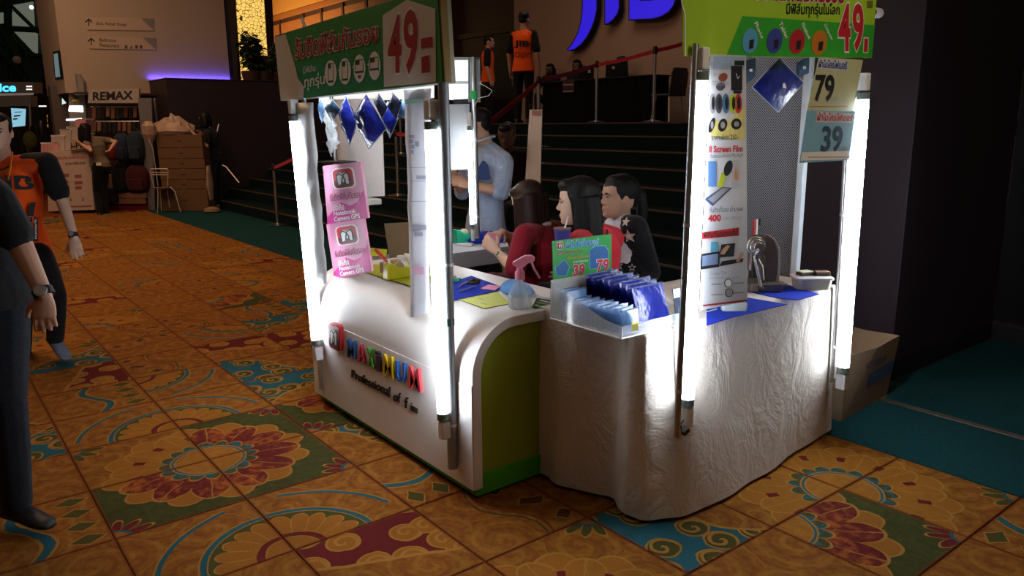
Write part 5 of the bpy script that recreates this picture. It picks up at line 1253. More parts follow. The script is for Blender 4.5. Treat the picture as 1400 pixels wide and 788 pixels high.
def person(label, J, top, legs, shoe=None, skin=None, hair=('short', None), vox=.009, sleeve=.7, hem=.08, headf=None, headup=UP, hands=None, feat=False, group=None, hh=.225, girth=1.0, legcut=1.0, toes=None, fem=False, collar=None):
    skin = skin or M_skin; f, r, H = J['f'], J['r'], J['H']; k = H / 1.68 * girth
    base = V((J['pel'].x, J['pel'].y, min(J['aL'].z, J['aR'].z) - .05 * H))
    t = thing('person', label, 'person', base, group)
    hd = Head(J['head'], headf or f, headup, hh * H / 1.68)
    sr = (J['sR'] - J['sL']); srn = sr.normalized()
    up = (J['neck'] - J['pel']).normalized(); cf = up.cross(srn).normalized()
    if cf.dot(f) < 0: cf = -cf
    def torso(m, g, z0=-.06, z1=1.0):
        pr = [(-.09, .150, .105), (-.02, .168, .118), (.10, .160, .112), (.30, .140 if not fem else .128, .100), (.52, .152, .108), (.72, .166 if not fem else .152, .118 if not fem else .122), (.86, .162 if not fem else .148, .100), (.95, .110, .080), (1.0, .066, .064)]
        ln = (J['neck'] - J['pel']); rings = []
        for q, w_, d_ in pr:
            if q < z0 - .04: continue
            hr = r.lerp(srn, max(0, min(1, q))).normalized(); fr = up.cross(hr); fr = fr if fr.dot(f) > 0 else -fr
            c = J['pel'] + ln * q
            if q > .3: c = lerp(J['pel'], J['chest'], q / .8) if q < .8 else lerp(J['chest'], J['neck'], (q - .8) / .2)
            rings.append([c + hr * ((w_ * k + g) * cos(a)) + fr * ((d_ * k + g) * sin(a)) for a in [2 * pi * i / 22 for i in range(22)]])
        m.loft(rings)
        for q in 'LR': limb(m, [lerp(J['neck'], J['chest'], .35), lerp(J['s' + q], J['chest'], .05)], [.058 * k + g, .056 * k + g])
    # ---- the body: one continuous surface
    m = mb(); hd.shape(m)
    limb(m, [J['neck'] - up * .04, hd.p(0, -.08, .25)], [.056 * k, .050 * k])
    torso(m, -.008)
    for q in 'LR':
        if 's' + q in J: limb(m, [J['s' + q], J['e' + q], J['w' + q]], [.046 * k, .039 * k, .027 * k])
        limb(m, [J['h' + q], J['k' + q], J['a' + q]], [.075 * k, .052 * k, .036 * k])
        hp = (hands or {}).get(q)
        d = (J['w' + q] - J['e' + q]).normalized()
        if hp is None: hp = dict(d=d, n=srn * (1 if q == 'R' else -1) * 1.0 + f * .2, side=f)
        hand(m, J['w' + q], hp.get('d', d), hp['n'], hp['side'], .178 * H / 1.68, hp.get('curl', .45), hp.get('spread', .1))
    body = remeshed(m, 'body', skin, t, vox, 3 if vox < .007 else 2, factor=.4)
    if feat: hd.features(body)
    # ---- clothing
    m = mb(); torso(m, .012)
    if hem: # skirt of the shirt
        rings = []
        for q, w_ in ((.06, .172), (-.03, .186), (-hem, .192)):
            c = J['pel'] + UP * (q * 1.0) if True else 0
            rings.append([c + r * (w_ * k * cos(a)) + f * (w_ * .74 * k * sin(a)) for a in [2 * pi * i / 22 for i in range(22)]])
        m.loft(rings)
    for q in 'LR':
        s_, e_, w_ = J['s' + q], J['e' + q], J['w' + q]
        if sleeve <= 1: pts, rr = [s_, lerp(s_, e_, sleeve)], [.062 * k, (.062 - .006 * sleeve) * k + .004]
        else: pts, rr = [s_, e_, lerp(e_, w_, sleeve - 1)], [.062 * k, .053 * k, (.050 - .008 * (sleeve - 1)) * k]
        limb(m, pts, rr)
    remeshed(m, 'shirt', top, t, max(vox, .007), 4)
    m = mb()
    rings = []
    for q, w_, d_ in ((.05, .140, .100), (.0, .156, .108), (-.07, .168, .120), (-.10, .12, .10)):
        rings.append([J['pel'] + UP * (q * H * .9 * .9) + r * (w_ * k * cos(a)) + f * (d_ * k * sin(a)) for a in [2 * pi * i / 20 for i in range(20)]])
    m.loft(rings)
    for q in 'LR':
        a_ = lerp(J['k' + q], J['a' + q], legcut)
        limb(m, [J['h' + q], lerp(J['h' + q], J['k' + q], .5), J['k' + q], lerp(J['k' + q], a_, .5), a_], [.092 * k, .084 * k, .066 * k, .062 * k, .054 * k])
    remeshed(m, 'trousers', legs, t, max(vox, .008), 4)
    # ---- shoes
    for q in 'LR':
        a_ = J['a' + q]; td = V((toes or {}).get(q, f)).normalized(); sd = td.cross(UP)
        if sd.length < .1: sd = r
        sd.normalize(); un = sd.cross(td)
        if un.z < 0: un = -un
        m = mb(); k2 = H / 1.68
        rings = []
        for y, hw, zt in ((-.075, .022, .030), (-.06, .034, .065), (-.02, .038, .085), (.04, .041, .070), (.10, .046, .048), (.15, .042, .036), (.178, .024, .022)):
            c = a_ + td * (y * k2) - un * (.075 * k2)
            rings.append([c + sd * (hw * k2 * cos(a)) + un * ((zt * .5 + zt * .5 * sin(a)) * k2) for a in [2 * pi * i / 12 for i in range(12)]])
        m.loft(rings)
        remeshed(m, 'shoe', shoe or M_black, t, .008, 3)
    # ---- hair
    st, hm = hair[0], hair[1]
    if st:
        hm = hm or M_hair; m = mb(); B_ = V((.375, .425, .36)) * hd.H
        if st == 'short':
            m.ell(hd.p(0, -.085, .70), V((.375, .43, .345)) * hd.H, hd.M(), 22, 14)
            m.ell(hd.p(0, .16, .86), V((.30, .27, .17)) * hd.H, hd.M(), 16, 10)
            m.ell(hd.p(0, -.22, .47), V((.315, .27, .26)) * hd.H, hd.M(), 16, 10)
            for sx in (-1, 1): m.ell(hd.p(sx * .315, .05, .60), V((.055, .13, .17)) * hd.H, hd.M(), 10, 8)
        else:
            m.ell(hd.p(0, -.075, .68), V((.40, .46, .385)) * hd.H, hd.M(), 22, 14)
            if st != 'tail': m.ell(hd.p(0, .17, .86), V((.31, .26, .16)) * hd.H, hd.M(), 16, 10)
            else: m.ell(hd.p(0, .08, .88), V((.31, .26, .16)) * hd.H, hd.M(), 16, 10)
            if st in ('long', 'longback'):
                L_ = hair[2] if len(hair) > 2 else 1.5
                def strand(x0, y0, x1, y1, w0, w1, zt=.6, e=None):
                    rr_, pp = [], []
                    for i in range(9):
                        q = i / 8; p = hd.p(x0 + (x1 - x0) * q, y0 + (y1 - y0) * q - .06 * sin(pi * q), zt) - UP * (L_ * hd.H * q)
                        pp.append(p); rr_.append((w0 + (w1 - w0) * q) * hd.H * (1 if i < 8 else .5))
                    m.tube(pp, rr_, 10)
                for x in (-.24, -.08, .08, .24): strand(x, -.30, x * 1.25, -.42, .20, .13)
                for sx in (-1, 1):
                    strand(sx * .33, -.08, sx * .38, -.18, .15, .10); strand(sx * .33, -.22, sx * .40, -.32, .16, .11)
                    if st == 'long': strand(sx * .335, .08, sx * .36, .05, .09, .06, .66)
            elif st == 'tail':
                m.ell(hd.p(0, -.26, .45), V((.28, .22, .24)) * hd.H, hd.M(), 14, 9)
                pp = [hd.p(0, -.40, .72), hd.p(.0, -.60, .55), hd.p(.02, -.66, .15), hd.p(.03, -.62, -.35), hd.p(.02, -.56, -.85)]
                m.tube(pp, [.10 * hd.H, .14 * hd.H, .15 * hd.H, .12 * hd.H, .04 * hd.H], 10)
                for sx in (-1, 1): m.ell(hd.p(sx * .30, .02, .60), V((.07, .13, .20)) * hd.H, hd.M(), 10, 8)
        ho = remeshed(m, 'hair', hm, t, max(.006, vox * .8), 2)
    t['_hd'] = 0
    return t, hd, body, J
def J_set(J, **k):
    for a, b_ in k.items(): J[a] = V(b_)
    return J
def watch(t, w_, d, n, col=None, face=None, rad=.033, fs=.021):
    d = V(d).normalized(); n = (V(n) - d * V(n).dot(d)).normalized(); s_ = d.cross(n)
    rg = []
    for y in (-.015, .015):
        rg.append([V(w_) + d * y + s_ * (rad * cos(a)) + n * (rad * .88 * sin(a)) for a in [2 * pi * i / 20 for i in range(20)]])
    o = mb().loft(rg).build('watch_strap', M_black, t, smooth=50)
    c = V(w_) + n * (rad * .86)
    mb().tube([c - n * .003, c + n * .009], fs, 20).build('watch_case', col or M_black, o, smooth=50)
    mb().tube([c + n * .0091, c + n * .0105], fs * .8, 20).build('watch_face', face or M_chrome, o)
def patch(t, name, m_, P_, U_, V_, body_txt=None, w_=.1, h_=.1, bold=.03, shear=0):
    """lettering laid on clothing: centre P_, right U_, up V_"""
    g, f_, _ = glyphs(body_txt, bold, shear)
    U_, V_ = V(U_).normalized(), V(V_).normalized()
    return mb().add([V(P_) + U_ * ((u - .5) * w_) + V_ * ((v - .5) * h_) for u, v in g], f_).build(name, m_, t)

# ---- 1: man in black at the left edge of the frame
M_btee = cloth('black_tee', (.010, .010, .011), var=.2)
J = pose((1.02, -.40, 0), (.80, .25), 1.70)
J_set(J, sL=at(-8, 270, 2.78), eL=at(30, 340, 2.78), wL=at(60, 402, 2.72), kL=at(8, 545, 2.72), aL=at(22, 688, 2.74), hL=at(-12, 405, 2.78), hR=at(-55, 408, 2.9))
J['chest'] = at(-66, 265, 2.86); J['neck'] = at(-70, 232, 2.86); J['sR'] = at(-120, 270, 2.95); J['eR'] = at(-150, 340, 2.95); J['wR'] = at(-150, 400, 2.9); J['head'] = at(-68, 190, 2.86); J['pel'] = at(-34, 392, 2.84)
J['kR'] = at(-40, 540, 2.9); J['aR'] = at(-40, 665, 3.1); J['aR'].z = .076; J['hL'] = J['pel'] + J['r'] * -.09; J['hR'] = J['pel'] + J['r'] * .09
vx = -HF
t, hd, body, J = person('man in black tee and dark jeans cut off by the left edge of the frame', J, M_btee, M_jean, M_black, M_skin, ('short', None), .0055, .72,
                        hands={'L': dict(d=at(62, 460, 2.70) - at(60, 402, 2.72), n=(vx + RGT * .35), side=(-RGT), curl=.42, spread=.05)}, toes={'L': (.75, .45, 0)}, girth=1.06, feat=True)
watch(t, lerp(J['wL'], J['eL'], .02), J['wL'] - J['eL'], vx + RGT * .5, M_chrome, mat('silver_dial', (.6, .6, .58), .3, metal=.6), .036, .022)
mb().tube([J['aL'] + V((.10, .06, -.055)), J['aL'] + V((.0, .0, -.02))], .004, 6).build('shoe_seam', mat('grey_sole', (.05, .05, .05), .6), t)

# ---- 2: young man in orange walking behind him
J = pose((-1.33, .06, 0), (.95, -.05), 1.66)
J_set(J, head=at(-4, 180, 4.92), neck=at(6, 222, 4.97), chest=at(16, 240, 4.97), sL=at(64, 222, 4.92), eL=at(86, 277, 4.90), wL=at(101, 324, 4.80), sR=at(-36, 228, 5.06), eR=at(-52, 290, 5.06), wR=at(-50, 340, 5.0),
      pel=at(30, 344, 4.98), kL=at(76, 404, 4.80), aL=at(76, 462, 4.92), hL=at(52, 350, 4.94), hR=at(12, 352, 5.02), kR=at(30, 430, 5.0), aR=at(30, 498, 5.15))
t, hd, body, J = person('young man in orange and black jersey walking at the left, one foot lifted', J, M_orange, cloth('black_trousers', (.008, .008, .010)), mat('grey_shoe', (.16, .18, .24), .7), M_skin2, ('short', None), .006, .04,
                        headf=(.93, -.30, -.05), feat=True, hands={'L': dict(d=at(106, 352, 4.76) - at(101, 324, 4.80), n=(vx + RGT * .3), side=-RGT, curl=.45, spread=.12)}, toes={'L': at(98, 490, 4.84) - at(76, 466, 4.94), 'R': (.8, .1, 0)}, hem=.02)
for q in 'LR':
    m = mb(); limb(m, [lerp(J['neck'], J['s' + q], .55), J['s' + q], lerp(J['s' + q], J['e' + q], .74)], [.060, .067, .066]); remeshed(m, 'black_sleeve', M_btee, t, .007, 4)
watch(t, lerp(J['wL'], J['eL'], .03), J['wL'] - J['eL'], vx + RGT * .3, M_black, mat('grey_dial', (.25, .26, .28), .3), .030, .019)
def torso_pt(x, y, J, off=.138):
    """point on the chest front a measured ray meets: plane through the chest facing the walker's way"""
    n = J['f']; c = J['chest'] + n * off; v = ray(x, y); return CAM + v * ((c - CAM).dot(n) / v.dot(n))
def chest_quad(t, name, m_, txt, q, J, off=.138, bold=.04, shear=0):
    P_ = [torso_pt(x, y, J, off) for x, y in q]; g, f_, _ = glyphs(txt, bold, shear)
    return mb().add([lerp(lerp(P_[0], P_[1], u), lerp(P_[3], P_[2], u), v) for u, v in g], f_).build(name, m_, t)
chest_quad(t, 'jersey_lettering', M_ink, 'JIB', [(-12, 264), (48, 266), (46, 240), (-14, 240)], J, .142)
chest_quad(t, 'jersey_lettering', M_ink, 'GAMING', [(10, 304), (44, 304), (44, 291), (10, 291)], J, .150)
chest_quad(t, 'jersey_lettering', M_ink, 'CART', [(12, 315), (44, 314), (44, 305), (12, 305)], J, .152)
P_ = [torso_pt(x, y, J, .156) for x, y in ((45, 330), (52, 330), (52, 298), (46, 296))]
bd = mb().add(P_, [(0, 1, 2, 3)]).build('jersey_stripe', M_ink, t)
P_ = [torso_pt(x, y, J, .1575) for x, y in ((50.5, 327), (50, 299), (46.5, 299), (46.8, 327))]; g, f_, _ = glyphs('numark', .03)
mb().add([lerp(lerp(P_[0], P_[1], u), lerp(P_[3], P_[2], u), v) for u, v in g], f_).build('jersey_lettering', M_wht, t)
P_ = [torso_pt(x, y, J, .146) for x, y in ((38, 296), (46, 296), (49, 276), (41, 278))]; mb().add(P_, [(0, 1, 2, 3)]).build('jersey_lettering', M_ink, t)
mb().tube([torso_pt(17, 208, J, .10), torso_pt(15, 226, J, .142), torso_pt(11, 246, J, .15)], .006, 6).build('lanyard', mat('bright_orange_cord', (.85, .22, .02), .6), t, smooth=True)
mb().tube([torso_pt(-14, 222, J, .08), torso_pt(2, 233, J, .125), torso_pt(16, 226, J, .115), torso_pt(24, 212, J, .06)], .007, 6).build('collar_trim', M_ink, t, smooth=True)
mb().ell(J['aR'] + V((.10, .08, -.05)), (.05, .03, .025)).build('pale_toe', M_whitep, t, smooth=True)

# ---- 3: man in pale blue shirt at the side table
J = pose((-.34, 3.02, 0), (-.42, -.9), 1.66)
d5 = 5.75
J_set(J, head=at(652, 170, d5), neck=at(668, 200, d5 + .02), chest=at(664, 216, d5), sL=at(690, 222, d5 - .14), sR=at(642, 220, d5 + .16), eL=at(686, 262, d5 - .22), wL=at(642, 254, d5 - .30), eR=at(632, 262, d5 + .12), wR=at(622, 242, d5 - .1), pel=at(664, 306, d5))
J['hL'] = J['pel'] - J['r'] * .09; J['hR'] = J['pel'] + J['r'] * .09
t, hd, body, J = person('man in a pale blue shirt standing by the side table, face turned away', J, M_bluecl, M_jean, M_black, M_skin, ('short', None), .006, 1.0, hem=.14, headf=(-.72, -.62, -.12), girth=1.12,
                        hands={'L': dict(d=at(620, 246, d5 - .34) - at(642, 254, d5 - .30), n=(vx * .8 + UP * .5), side=UP, curl=.5), 'R': dict(d=at(614, 236, d5 - .1) - at(622, 246, d5 - .1), n=vx, side=UP, curl=.6)})
m = mb(); limb(m, [lerp(J['sL'], J['e' + 'L'], .75), lerp(J['eL'], J['wL'], .10)], [.070, .064]); remeshed(m, 'rolled_cuff', M_bluecl, t, .007, 4)
mb().tube([hd.p(-.12, .05, .02), hd.p(-.34, -.02, -.06), hd.p(-.30, -.36, .02), hd.p(0, -.52, .04)], [.006, .010, .012, .010], 8, flat=((0, 0, 1), 1.4)).build('collar', M_bluecl, t, smooth=True)
watch(t, lerp(J['wL'], J['eL'], .06), J['wL'] - J['eL'], UP + vx, M_black, M_black, .030, .014)
bgq = [at(652, 247, d5 - .30), at(671, 246, d5 - .30), at(667, 226, d5 - .26), at(660, 219, d5 - .24), at(652, 232, d5 - .28)]
mb().prism(bgq, HF * .05).build('navy_pouch', cloth('navy_cloth', (.035, .06, .17)), t, bevel=.01)

# ---- 4: woman in maroon working on the pink case
J = pose((1.27, 2.36, 0), (-.80, -.25), 1.58, sit=.47)
d6 = 4.27
J_set(J, head=at(722, 276, d6), neck=at(736, 306, d6 + .02), chest=at(742, 330, d6 + .03), sL=at(716, 322, d6 - .18), sR=at(764, 320, d6 + .2), pel=at(742, 404, d6 + .05),
      eL=at(704, 370, d6 - .32), wL=at(680, 344, d6 - .1), eR=at(704, 330, d6 + .42), wR=at(686, 318, d6 + .25))
for q, s_ in (('L', -1), ('R', 1)):
    J['h' + q] = J['pel'] + J['r'] * (s_ * .085); J['k' + q] = J['h' + q] + J['f'] * .42 + UP * .02; J['a' + q] = V((J['k' + q].x, J['k' + q].y, .08))
t, hd, body, J = person('seated woman in a maroon jumper with long brown hair holding a pink case', J, M_maroon, cloth('maroon_trousers', (.07, .008, .016)), M_black, M_skin2, ('long', M_hairbr, 2.0), .006, .98, headf=(-.90, -.20, -.42), fem=True, hem=.05,
                        hands={'L': dict(d=at(662, 326, d6 - .05) - at(680, 342, d6 - .1), n=(vx * .7 + UP * .2 - RGT * .2), side=UP + RGT * .3, curl=.5), 'R': dict(d=at(672, 323, d6 + .1) - at(688, 318, d6 + .25), n=UP + vx * .4, side=vx - RGT * .2, curl=.55)})
watch(t, lerp(J['wL'], J['eL'], .22), J['wL'] - J['eL'], vx, mat('jade_bead', (.12, .22, .16), .4), mat('pale_bead', (.4, .45, .38), .4), .028, .012)
mb().tube([J['neck'] + J['f'] * .03 + (J['sL'] - J['sR']).normalized() * .07 - UP * .01, J['neck'] - J['f'] * .04 + (J['sL'] - J['sR']).normalized() * .065, J['neck'] - J['f'] * .075 + UP * .005], .012, 8, flat=((0, 0, 1), 1.5)).build('white_collar', mat('white_lace_collar', (.6, .58, .55), .8, var=.3, vs=60), t, smooth=True)
pc = thing('pink_case', 'pink phone case held by the woman in maroon', 'phone case', at(674, 328, d6 - .02))
mb().prism([at(662, 324, d6), at(683, 331, d6 + .02), at(686, 324, d6 + .1), at(668, 318, d6 + .08)], (0, 0, .008)).build('case_shell', mat('rose_case', (.78, .30, .42), .4), pc, bevel=.002)
mb().tube([at(667, 321.5, d6 + .05), at(667, 320, d6 + .05)], .006, 10).build('case_hole', M_ink, pc)
st = thing('stool', 'low stool under the woman in maroon', 'stool', (J['pel'].x, J['pel'].y, 0))
q0 = V(st.location)
def stool(t, q0, zt):
    mb().lathe([(0, zt - .05), (.15, zt - .05), (.155, zt - .02), (.14, zt), (0, zt)], q0, 20).build('seat', M_black, t, smooth=50)
    for sx, sy in ((1, 1), (1, -1), (-1, 1), (-1, -1)): mb().tube([q0 + V((.09 * sx, .09 * sy, zt - .05)), q0 + V((.14 * sx, .14 * sy, 0))], .011, 8).build('leg', M_chrome, t, smooth=True)
stool(st, q0, J['pel'].z - .14)

# ---- 5: woman in red with long black hair
d7 = 3.68
J = pose((1.82, 2.12, 0), (-.86, -.12), 1.60, sit=.52)
J_set(J, head=at(790, 275, d7), neck=at(808, 312, d7 + .03), chest=at(812, 336, d7 + .03), sL=at(786, 338, d7 - .17), sR=at(838, 326, d7 + .18), pel=at(812, 420, d7), eL=at(800, 394, d7 - .16), wL=at(790, 356, 3.50), eR=at(812, 380, d7 + .3), wR=at(786, 380, d7 + .35))
for q, s_ in (('L', -1), ('R', 1)):
    J['h' + q] = J['pel'] + J['r'] * (s_ * .085); J['k' + q] = J['h' + q] + J['f'] * .40 + UP * .0; J['a' + q] = V((J['k' + q].x, J['k' + q].y, .08))
t, hd, body, J = person('seated woman in bright red with long black hair, face in profile', J, cloth('bright_red_shirt', (.55, .025, .045)), M_jean, M_black, M_skin2, ('long', M_hair, 1.55), .0055, 1.3, headf=(-.70, -.71, -.06), fem=True, feat=True, hem=.05,
                        hands={'L': dict(d=at(768, 340, 3.42) - at(790, 356, 3.50), n=(vx + RGT * .1), side=UP, curl=.6)})
mb().tube([hd.p(-.22, .10, -.20), hd.p(-.36, -.12, -.16), hd.p(-.30, -.40, -.10), hd.p(.1, -.5, -.08)], [.012, .018, .018, .012], 8, flat=((0, 0, 1), 1.5)).build('collar', cloth('bright_red_shirt', (.55, .025, .045)), t, smooth=True)
mb().tube([J['neck'] + RGT * .07 - HF * .07, J['sL'] + RGT * .14 - HF * .04 - UP * .04], .004, 6).build('bag_strap', M_black, t)
st = thing('stool', 'stool under the woman in bright red', 'stool', (J['pel'].x, J['pel'].y, 0)); stool(st, V(st.location), J['pel'].z - .14)

# ---- 6: woman in the starred cardigan
d8 = 4.0
J = pose((1.75, 2.50, 0), (-.72, -.55), 1.58, sit=.50)
J_set(J, head=at(846, 269, d8), neck=at(848, 300, d8 + .03), chest=at(852, 322, d8 + .02), sL=at(868, 313, d8 - .14), sR=at(838, 310, d8 + .14), pel=at(856, 408, d8 + .03), eL=at(888, 372, d8 + .0), wL=at(860, 392, d8 - .15), eR=at(826, 366, d8 + .2), wR=at(826, 384, d8 + .02))
for q, s_ in (('L', -1), ('R', 1)):
    J['h' + q] = J['pel'] + J['r'] * (s_ * .085); J['k' + q] = J['h' + q] + V((-.27, .24, 0)); J['a' + q] = V((J['k' + q].x, J['k' + q].y, .08))
M_cardi = cloth('black_cardigan', (.008, .008, .010))
t, hd, body, J = person('seated young woman in a black cardigan with white stars, hair in a ponytail', J, cloth('white_tee', (.62, .64, .70)), M_jean, M_black, M_skind, ('tail', M_hair), .0055, .3, headf=(-.36, -.93, .02), fem=True, feat=True, hem=0)
m = mb()
for q in 'LR': limb(m, [lerp(J['neck'], J['s' + q], .60), J['s' + q], J['e' + q], lerp(J['e' + q], J['w' + q], .8)], [.056, .072, .062, .055])
ln = J['neck'] - J['pel']
for s_ in (1, -1):
    rings = []
    for q, w_, d_ in ((-.12, .182, .155), (.1, .176, .150), (.35, .160, .142), (.55, .163, .140), (.74, .160, .136), (.88, .135, .110), (.97, .085, .078)):
        c = lerp(J['pel'], J['neck'], q); hr = (J['sR'] - J['sL']).normalized(); fr = UP.cross(hr); fr = fr if fr.dot(J['f']) > 0 else -fr
        rg = []
        for i in range(15):
            a = -pi / 2 + (-.25 + (pi * (1.22 if q < .5 else 1.10 if q < .6 else 1.0 if q < .8 else .92)) * i / 14) * 1.0
            a = a if s_ > 0 else pi - a
            rg.append(c + hr * (w_ * cos(a)) + fr * (d_ * sin(a)))
        rg2 = [c + (p - c) * .84 for p in rg[::-1]]
        rings.append(rg + rg2 if s_ > 0 else (rg + rg2)[::-1])
    m.loft(rings)
cdg = remeshed(m, 'cardigan', M_cardi, t, .0075, 3)
M_star = mat('cream_star', (.62, .58, .52), .8)
def star(c, R_, n, name, th=.003, rot=0, hollow=False):
    n = V(n).normalized(); u = n.cross(UP).normalized(); v = u.cross(n)
    P_ = [V(c) + u * (R_ * (1 if i % 2 == 0 else .42) * sin(rot + pi * i / 5)) + v * (R_ * (1 if i % 2 == 0 else .42) * cos(rot + pi * i / 5)) for i in range(10)]
    mm = mb()
    if hollow:
        Q_ = [V(c) + (p - V(c)) * .72 for p in P_]
        for i in range(10): mm.add([P_[i], P_[(i + 1) % 10], Q_[(i + 1) % 10], Q_[i]], [(0, 1, 2, 3)])
    else: mm.prism(P_, n * th)
    return mm.build(name, M_star, t)
def onto(x, y, d, R_, rot=0, hollow=False):
    star(at(x, y, d), R_, CAM - at(x, y, d), 'white_star', rot=rot, hollow=hollow)
for x, y, R_, rot, hol in ((856, 304, .026, .1, 0), (860, 323, .040, .1, 1), (860, 323, .022, .1, 0), (842, 333, .024, .4, 0), (861, 345, .018, .2, 0), (851, 351, .022, .3, 0), (846, 363, .026, .1, 1), (864, 366, .022, 0, 1)):
    # push each star out until it lies on the knit
    dep = bpy.context.evaluated_depsgraph_get(); o_ = CAM; v = ray(x, y).normalized()
    inv = cdg.matrix_world.inverted() if False else Matrix.Translation(-V(t['_o']))
    ok, loc, nrm, _i = cdg.ray_cast(inv @ o_, v)
    if ok: star(loc + V(t['_o']) + nrm * .002, R_, nrm, 'white_star', rot=rot, hollow=hol)
mb().lathe([(.012, -.006), (.016, 0), (.012, .006)], hd.p(0, -.47, .72), 14, ax=hd.f).build('hair_tie', mat('yellow_band', (.5, .4, .08), .5), t)
st = thing('stool', 'stool under the young woman in the starred cardigan', 'stool', (J['pel'].x, J['pel'].y, 0)); stool(st, V(st.location), J['pel'].z - .14)

# ---- 7: dim figure sitting on the stairs behind the man in pale blue
dS = 7.2; c_ = at(694, 250, dS)
J = pose((c_.x, c_.y, .676), (.55, -.75), 1.6, sit=.42)
sh = at(694, 222, dS) - J['chest']
for q in ('pel', 'chest', 'neck', 'head', 'sL', 'sR', 'eL', 'eR', 'wL', 'wR', 'hL', 'hR', 'kL', 'kR', 'aL', 'aR'): J[q] = J[q] + sh
J['head'] = at(693, 185, dS - .12)
person('dim figure in dark patterned clothes sitting on the stairs with head bowed', J, cloth('dark_plum_pattern', (.018, .007, .010), var=.5, vs=30), M_jean, M_black, mat('shaded_skin', (.13, .07, .05), .6), ('short', None), .009, 1.0, headf=(.55, -.75, -.3))  # the figure's dimness is put into a darker skin colour

# ---- 8, 9: staff in orange on the platform
dJ = 13.0; c_ = at(716, 168, dJ)
J = pose((c_.x, c_.y, PLAT), (-.45, .85), 1.72)
J['head'] += UP * .03
t, hd, body, J = person('man in orange and black jersey on the platform, seen from behind', J, M_orange, cloth('black_trousers', (.008, .008, .010)), M_black, M_skind, ('short', None), .010, .04, hem=.09)
for q in 'LR':
    m = mb(); limb(m, [lerp(J['neck'], J['s' + q], .6), J['s' + q], lerp(J['s' + q], J['e' + q], .8)], [.060, .068, .068]); remeshed(m, 'black_sleeve', M_btee, t, .009, 3)
def bq(x, y, d): return at(x, y, d)
for txt, q, mm in (('JIB', ((703, 66), (724, 66), (724, 56), (703, 55)), M_ink), ('CREW', ((704, 79), (724, 79), (724, 71), (704, 71)), mat('dim_red_ink', (.35, .03, .01), .6))):
    P_ = [at(x, y, dJ - .165) for x, y in q]; g, f_, _ = glyphs(txt, .04)
    mb().add([lerp(lerp(P_[0], P_[1], u), lerp(P_[3], P_[2], u), v) for u, v in g], f_).build('jersey_lettering', mm, t)
dK = 15.2; c_ = at(668, 168, dK)
J = pose((c_.x, c_.y, PLAT), (.55, .75), 1.62)
t, hd, body, J = person('figure in orange jersey by the dark door, half hidden', J, M_orange, cloth('black_trousers', (.008, .008, .010)), M_black, M_skind, ('short', None), .011, .04, hem=.09)
for q in 'LR':
    m = mb(); limb(m, [lerp(J['neck'], J['s' + q], .6), J['s' + q], lerp(J['s' + q], J['e' + q], .8)], [.060, .068, .068]); remeshed(m, 'black_sleeve', M_btee, t, .010, 3)
YDESK = at(830, 166, 14.1).y
# ---- 10-12: people sitting behind the black desk
for px_, py_, dd, f_, lab in ((753, 95, 14.5, (.3, -.8), 'seated figure in black with a hand at the mouth, leftmost behind the desk'), (789, 90, 14.9, (.4, -.8), 'seated figure in black behind the desk beside the left laptop'), (851, 86, 14.9, (-.6, -.6), 'seated figure in black with long hair behind the right laptop')):
    c_ = onY(px_, 150, YDESK + .62); J = pose((c_.x, c_.y, PLAT), f_, 1.58, sit=.46)
    sh = onY(px_, py_, YDESK + .62) - J['head']; sh.x = sh.y = 0
    for q in ('pel', 'chest', 'neck', 'head', 'sL', 'sR', 'hL', 'hR'): J[q] = J[q] + sh
    for q, s_ in (('L', -1), ('R', 1)):
        J['e' + q] = J['s' + q] - UP * .24 + J['f'] * .08; J['w' + q] = J['e' + q] + J['f'] * .2 + UP * .02
    if px_ == 753: J['wR'] = J['head'] + J['f'] * .14 - UP * .08; J['eR'] = J['sR'] + J['f'] * .2 - UP * .16
    person(lab, J, M_btee, M_jean, M_black, mat('shaded_skin', (.13, .07, .05), .6), ('long', M_hair, 1.3), .011, 1.7)

# ---- 13: woman bending over the goods at the left stall
d3 = 13.75
J = pose((at(142, 297, d3).x, at(142, 297, d3).y, 0), (-.75, .25), 1.60)
J_set(J, head=at(117, 178, d3 - .1), neck=at(126, 188, d3), chest=at(130, 197, d3), sL=at(118, 196, d3 - .18), sR=at(146, 192, d3 + .2), eL=at(124, 206, d3 - .3), wL=at(112, 198, d3 - .3), eR=at(158, 194, d3 + .15), wR=at(151, 204, d3 - .05), pel=at(137, 226, d3),
      hL=at(133, 228, d3 - .1), hR=at(142, 228, d3 + .1), kL=at(132, 262, d3), kR=at(142, 262, d3 + .05), aL=at(136, 290, d3 - .1), aR=at(145, 292, d3 + .05))
t, hd, body, J = person('woman in a grey top with long black hair leaning over the left stall', J, cloth('khaki_grey_top', (.17, .125, .085)), cloth('black_trousers', (.008, .008, .010)), M_black, M_skin, ('longback', M_hair, 1.5), .010, .35, headf=(-.65, .62, -.25), fem=True, hem=.02)
mb().obox(at(135, 224.5, d3 - .17), RGT * .09, HF * .01, UP * .05).build('pale_label', M_paper, t)
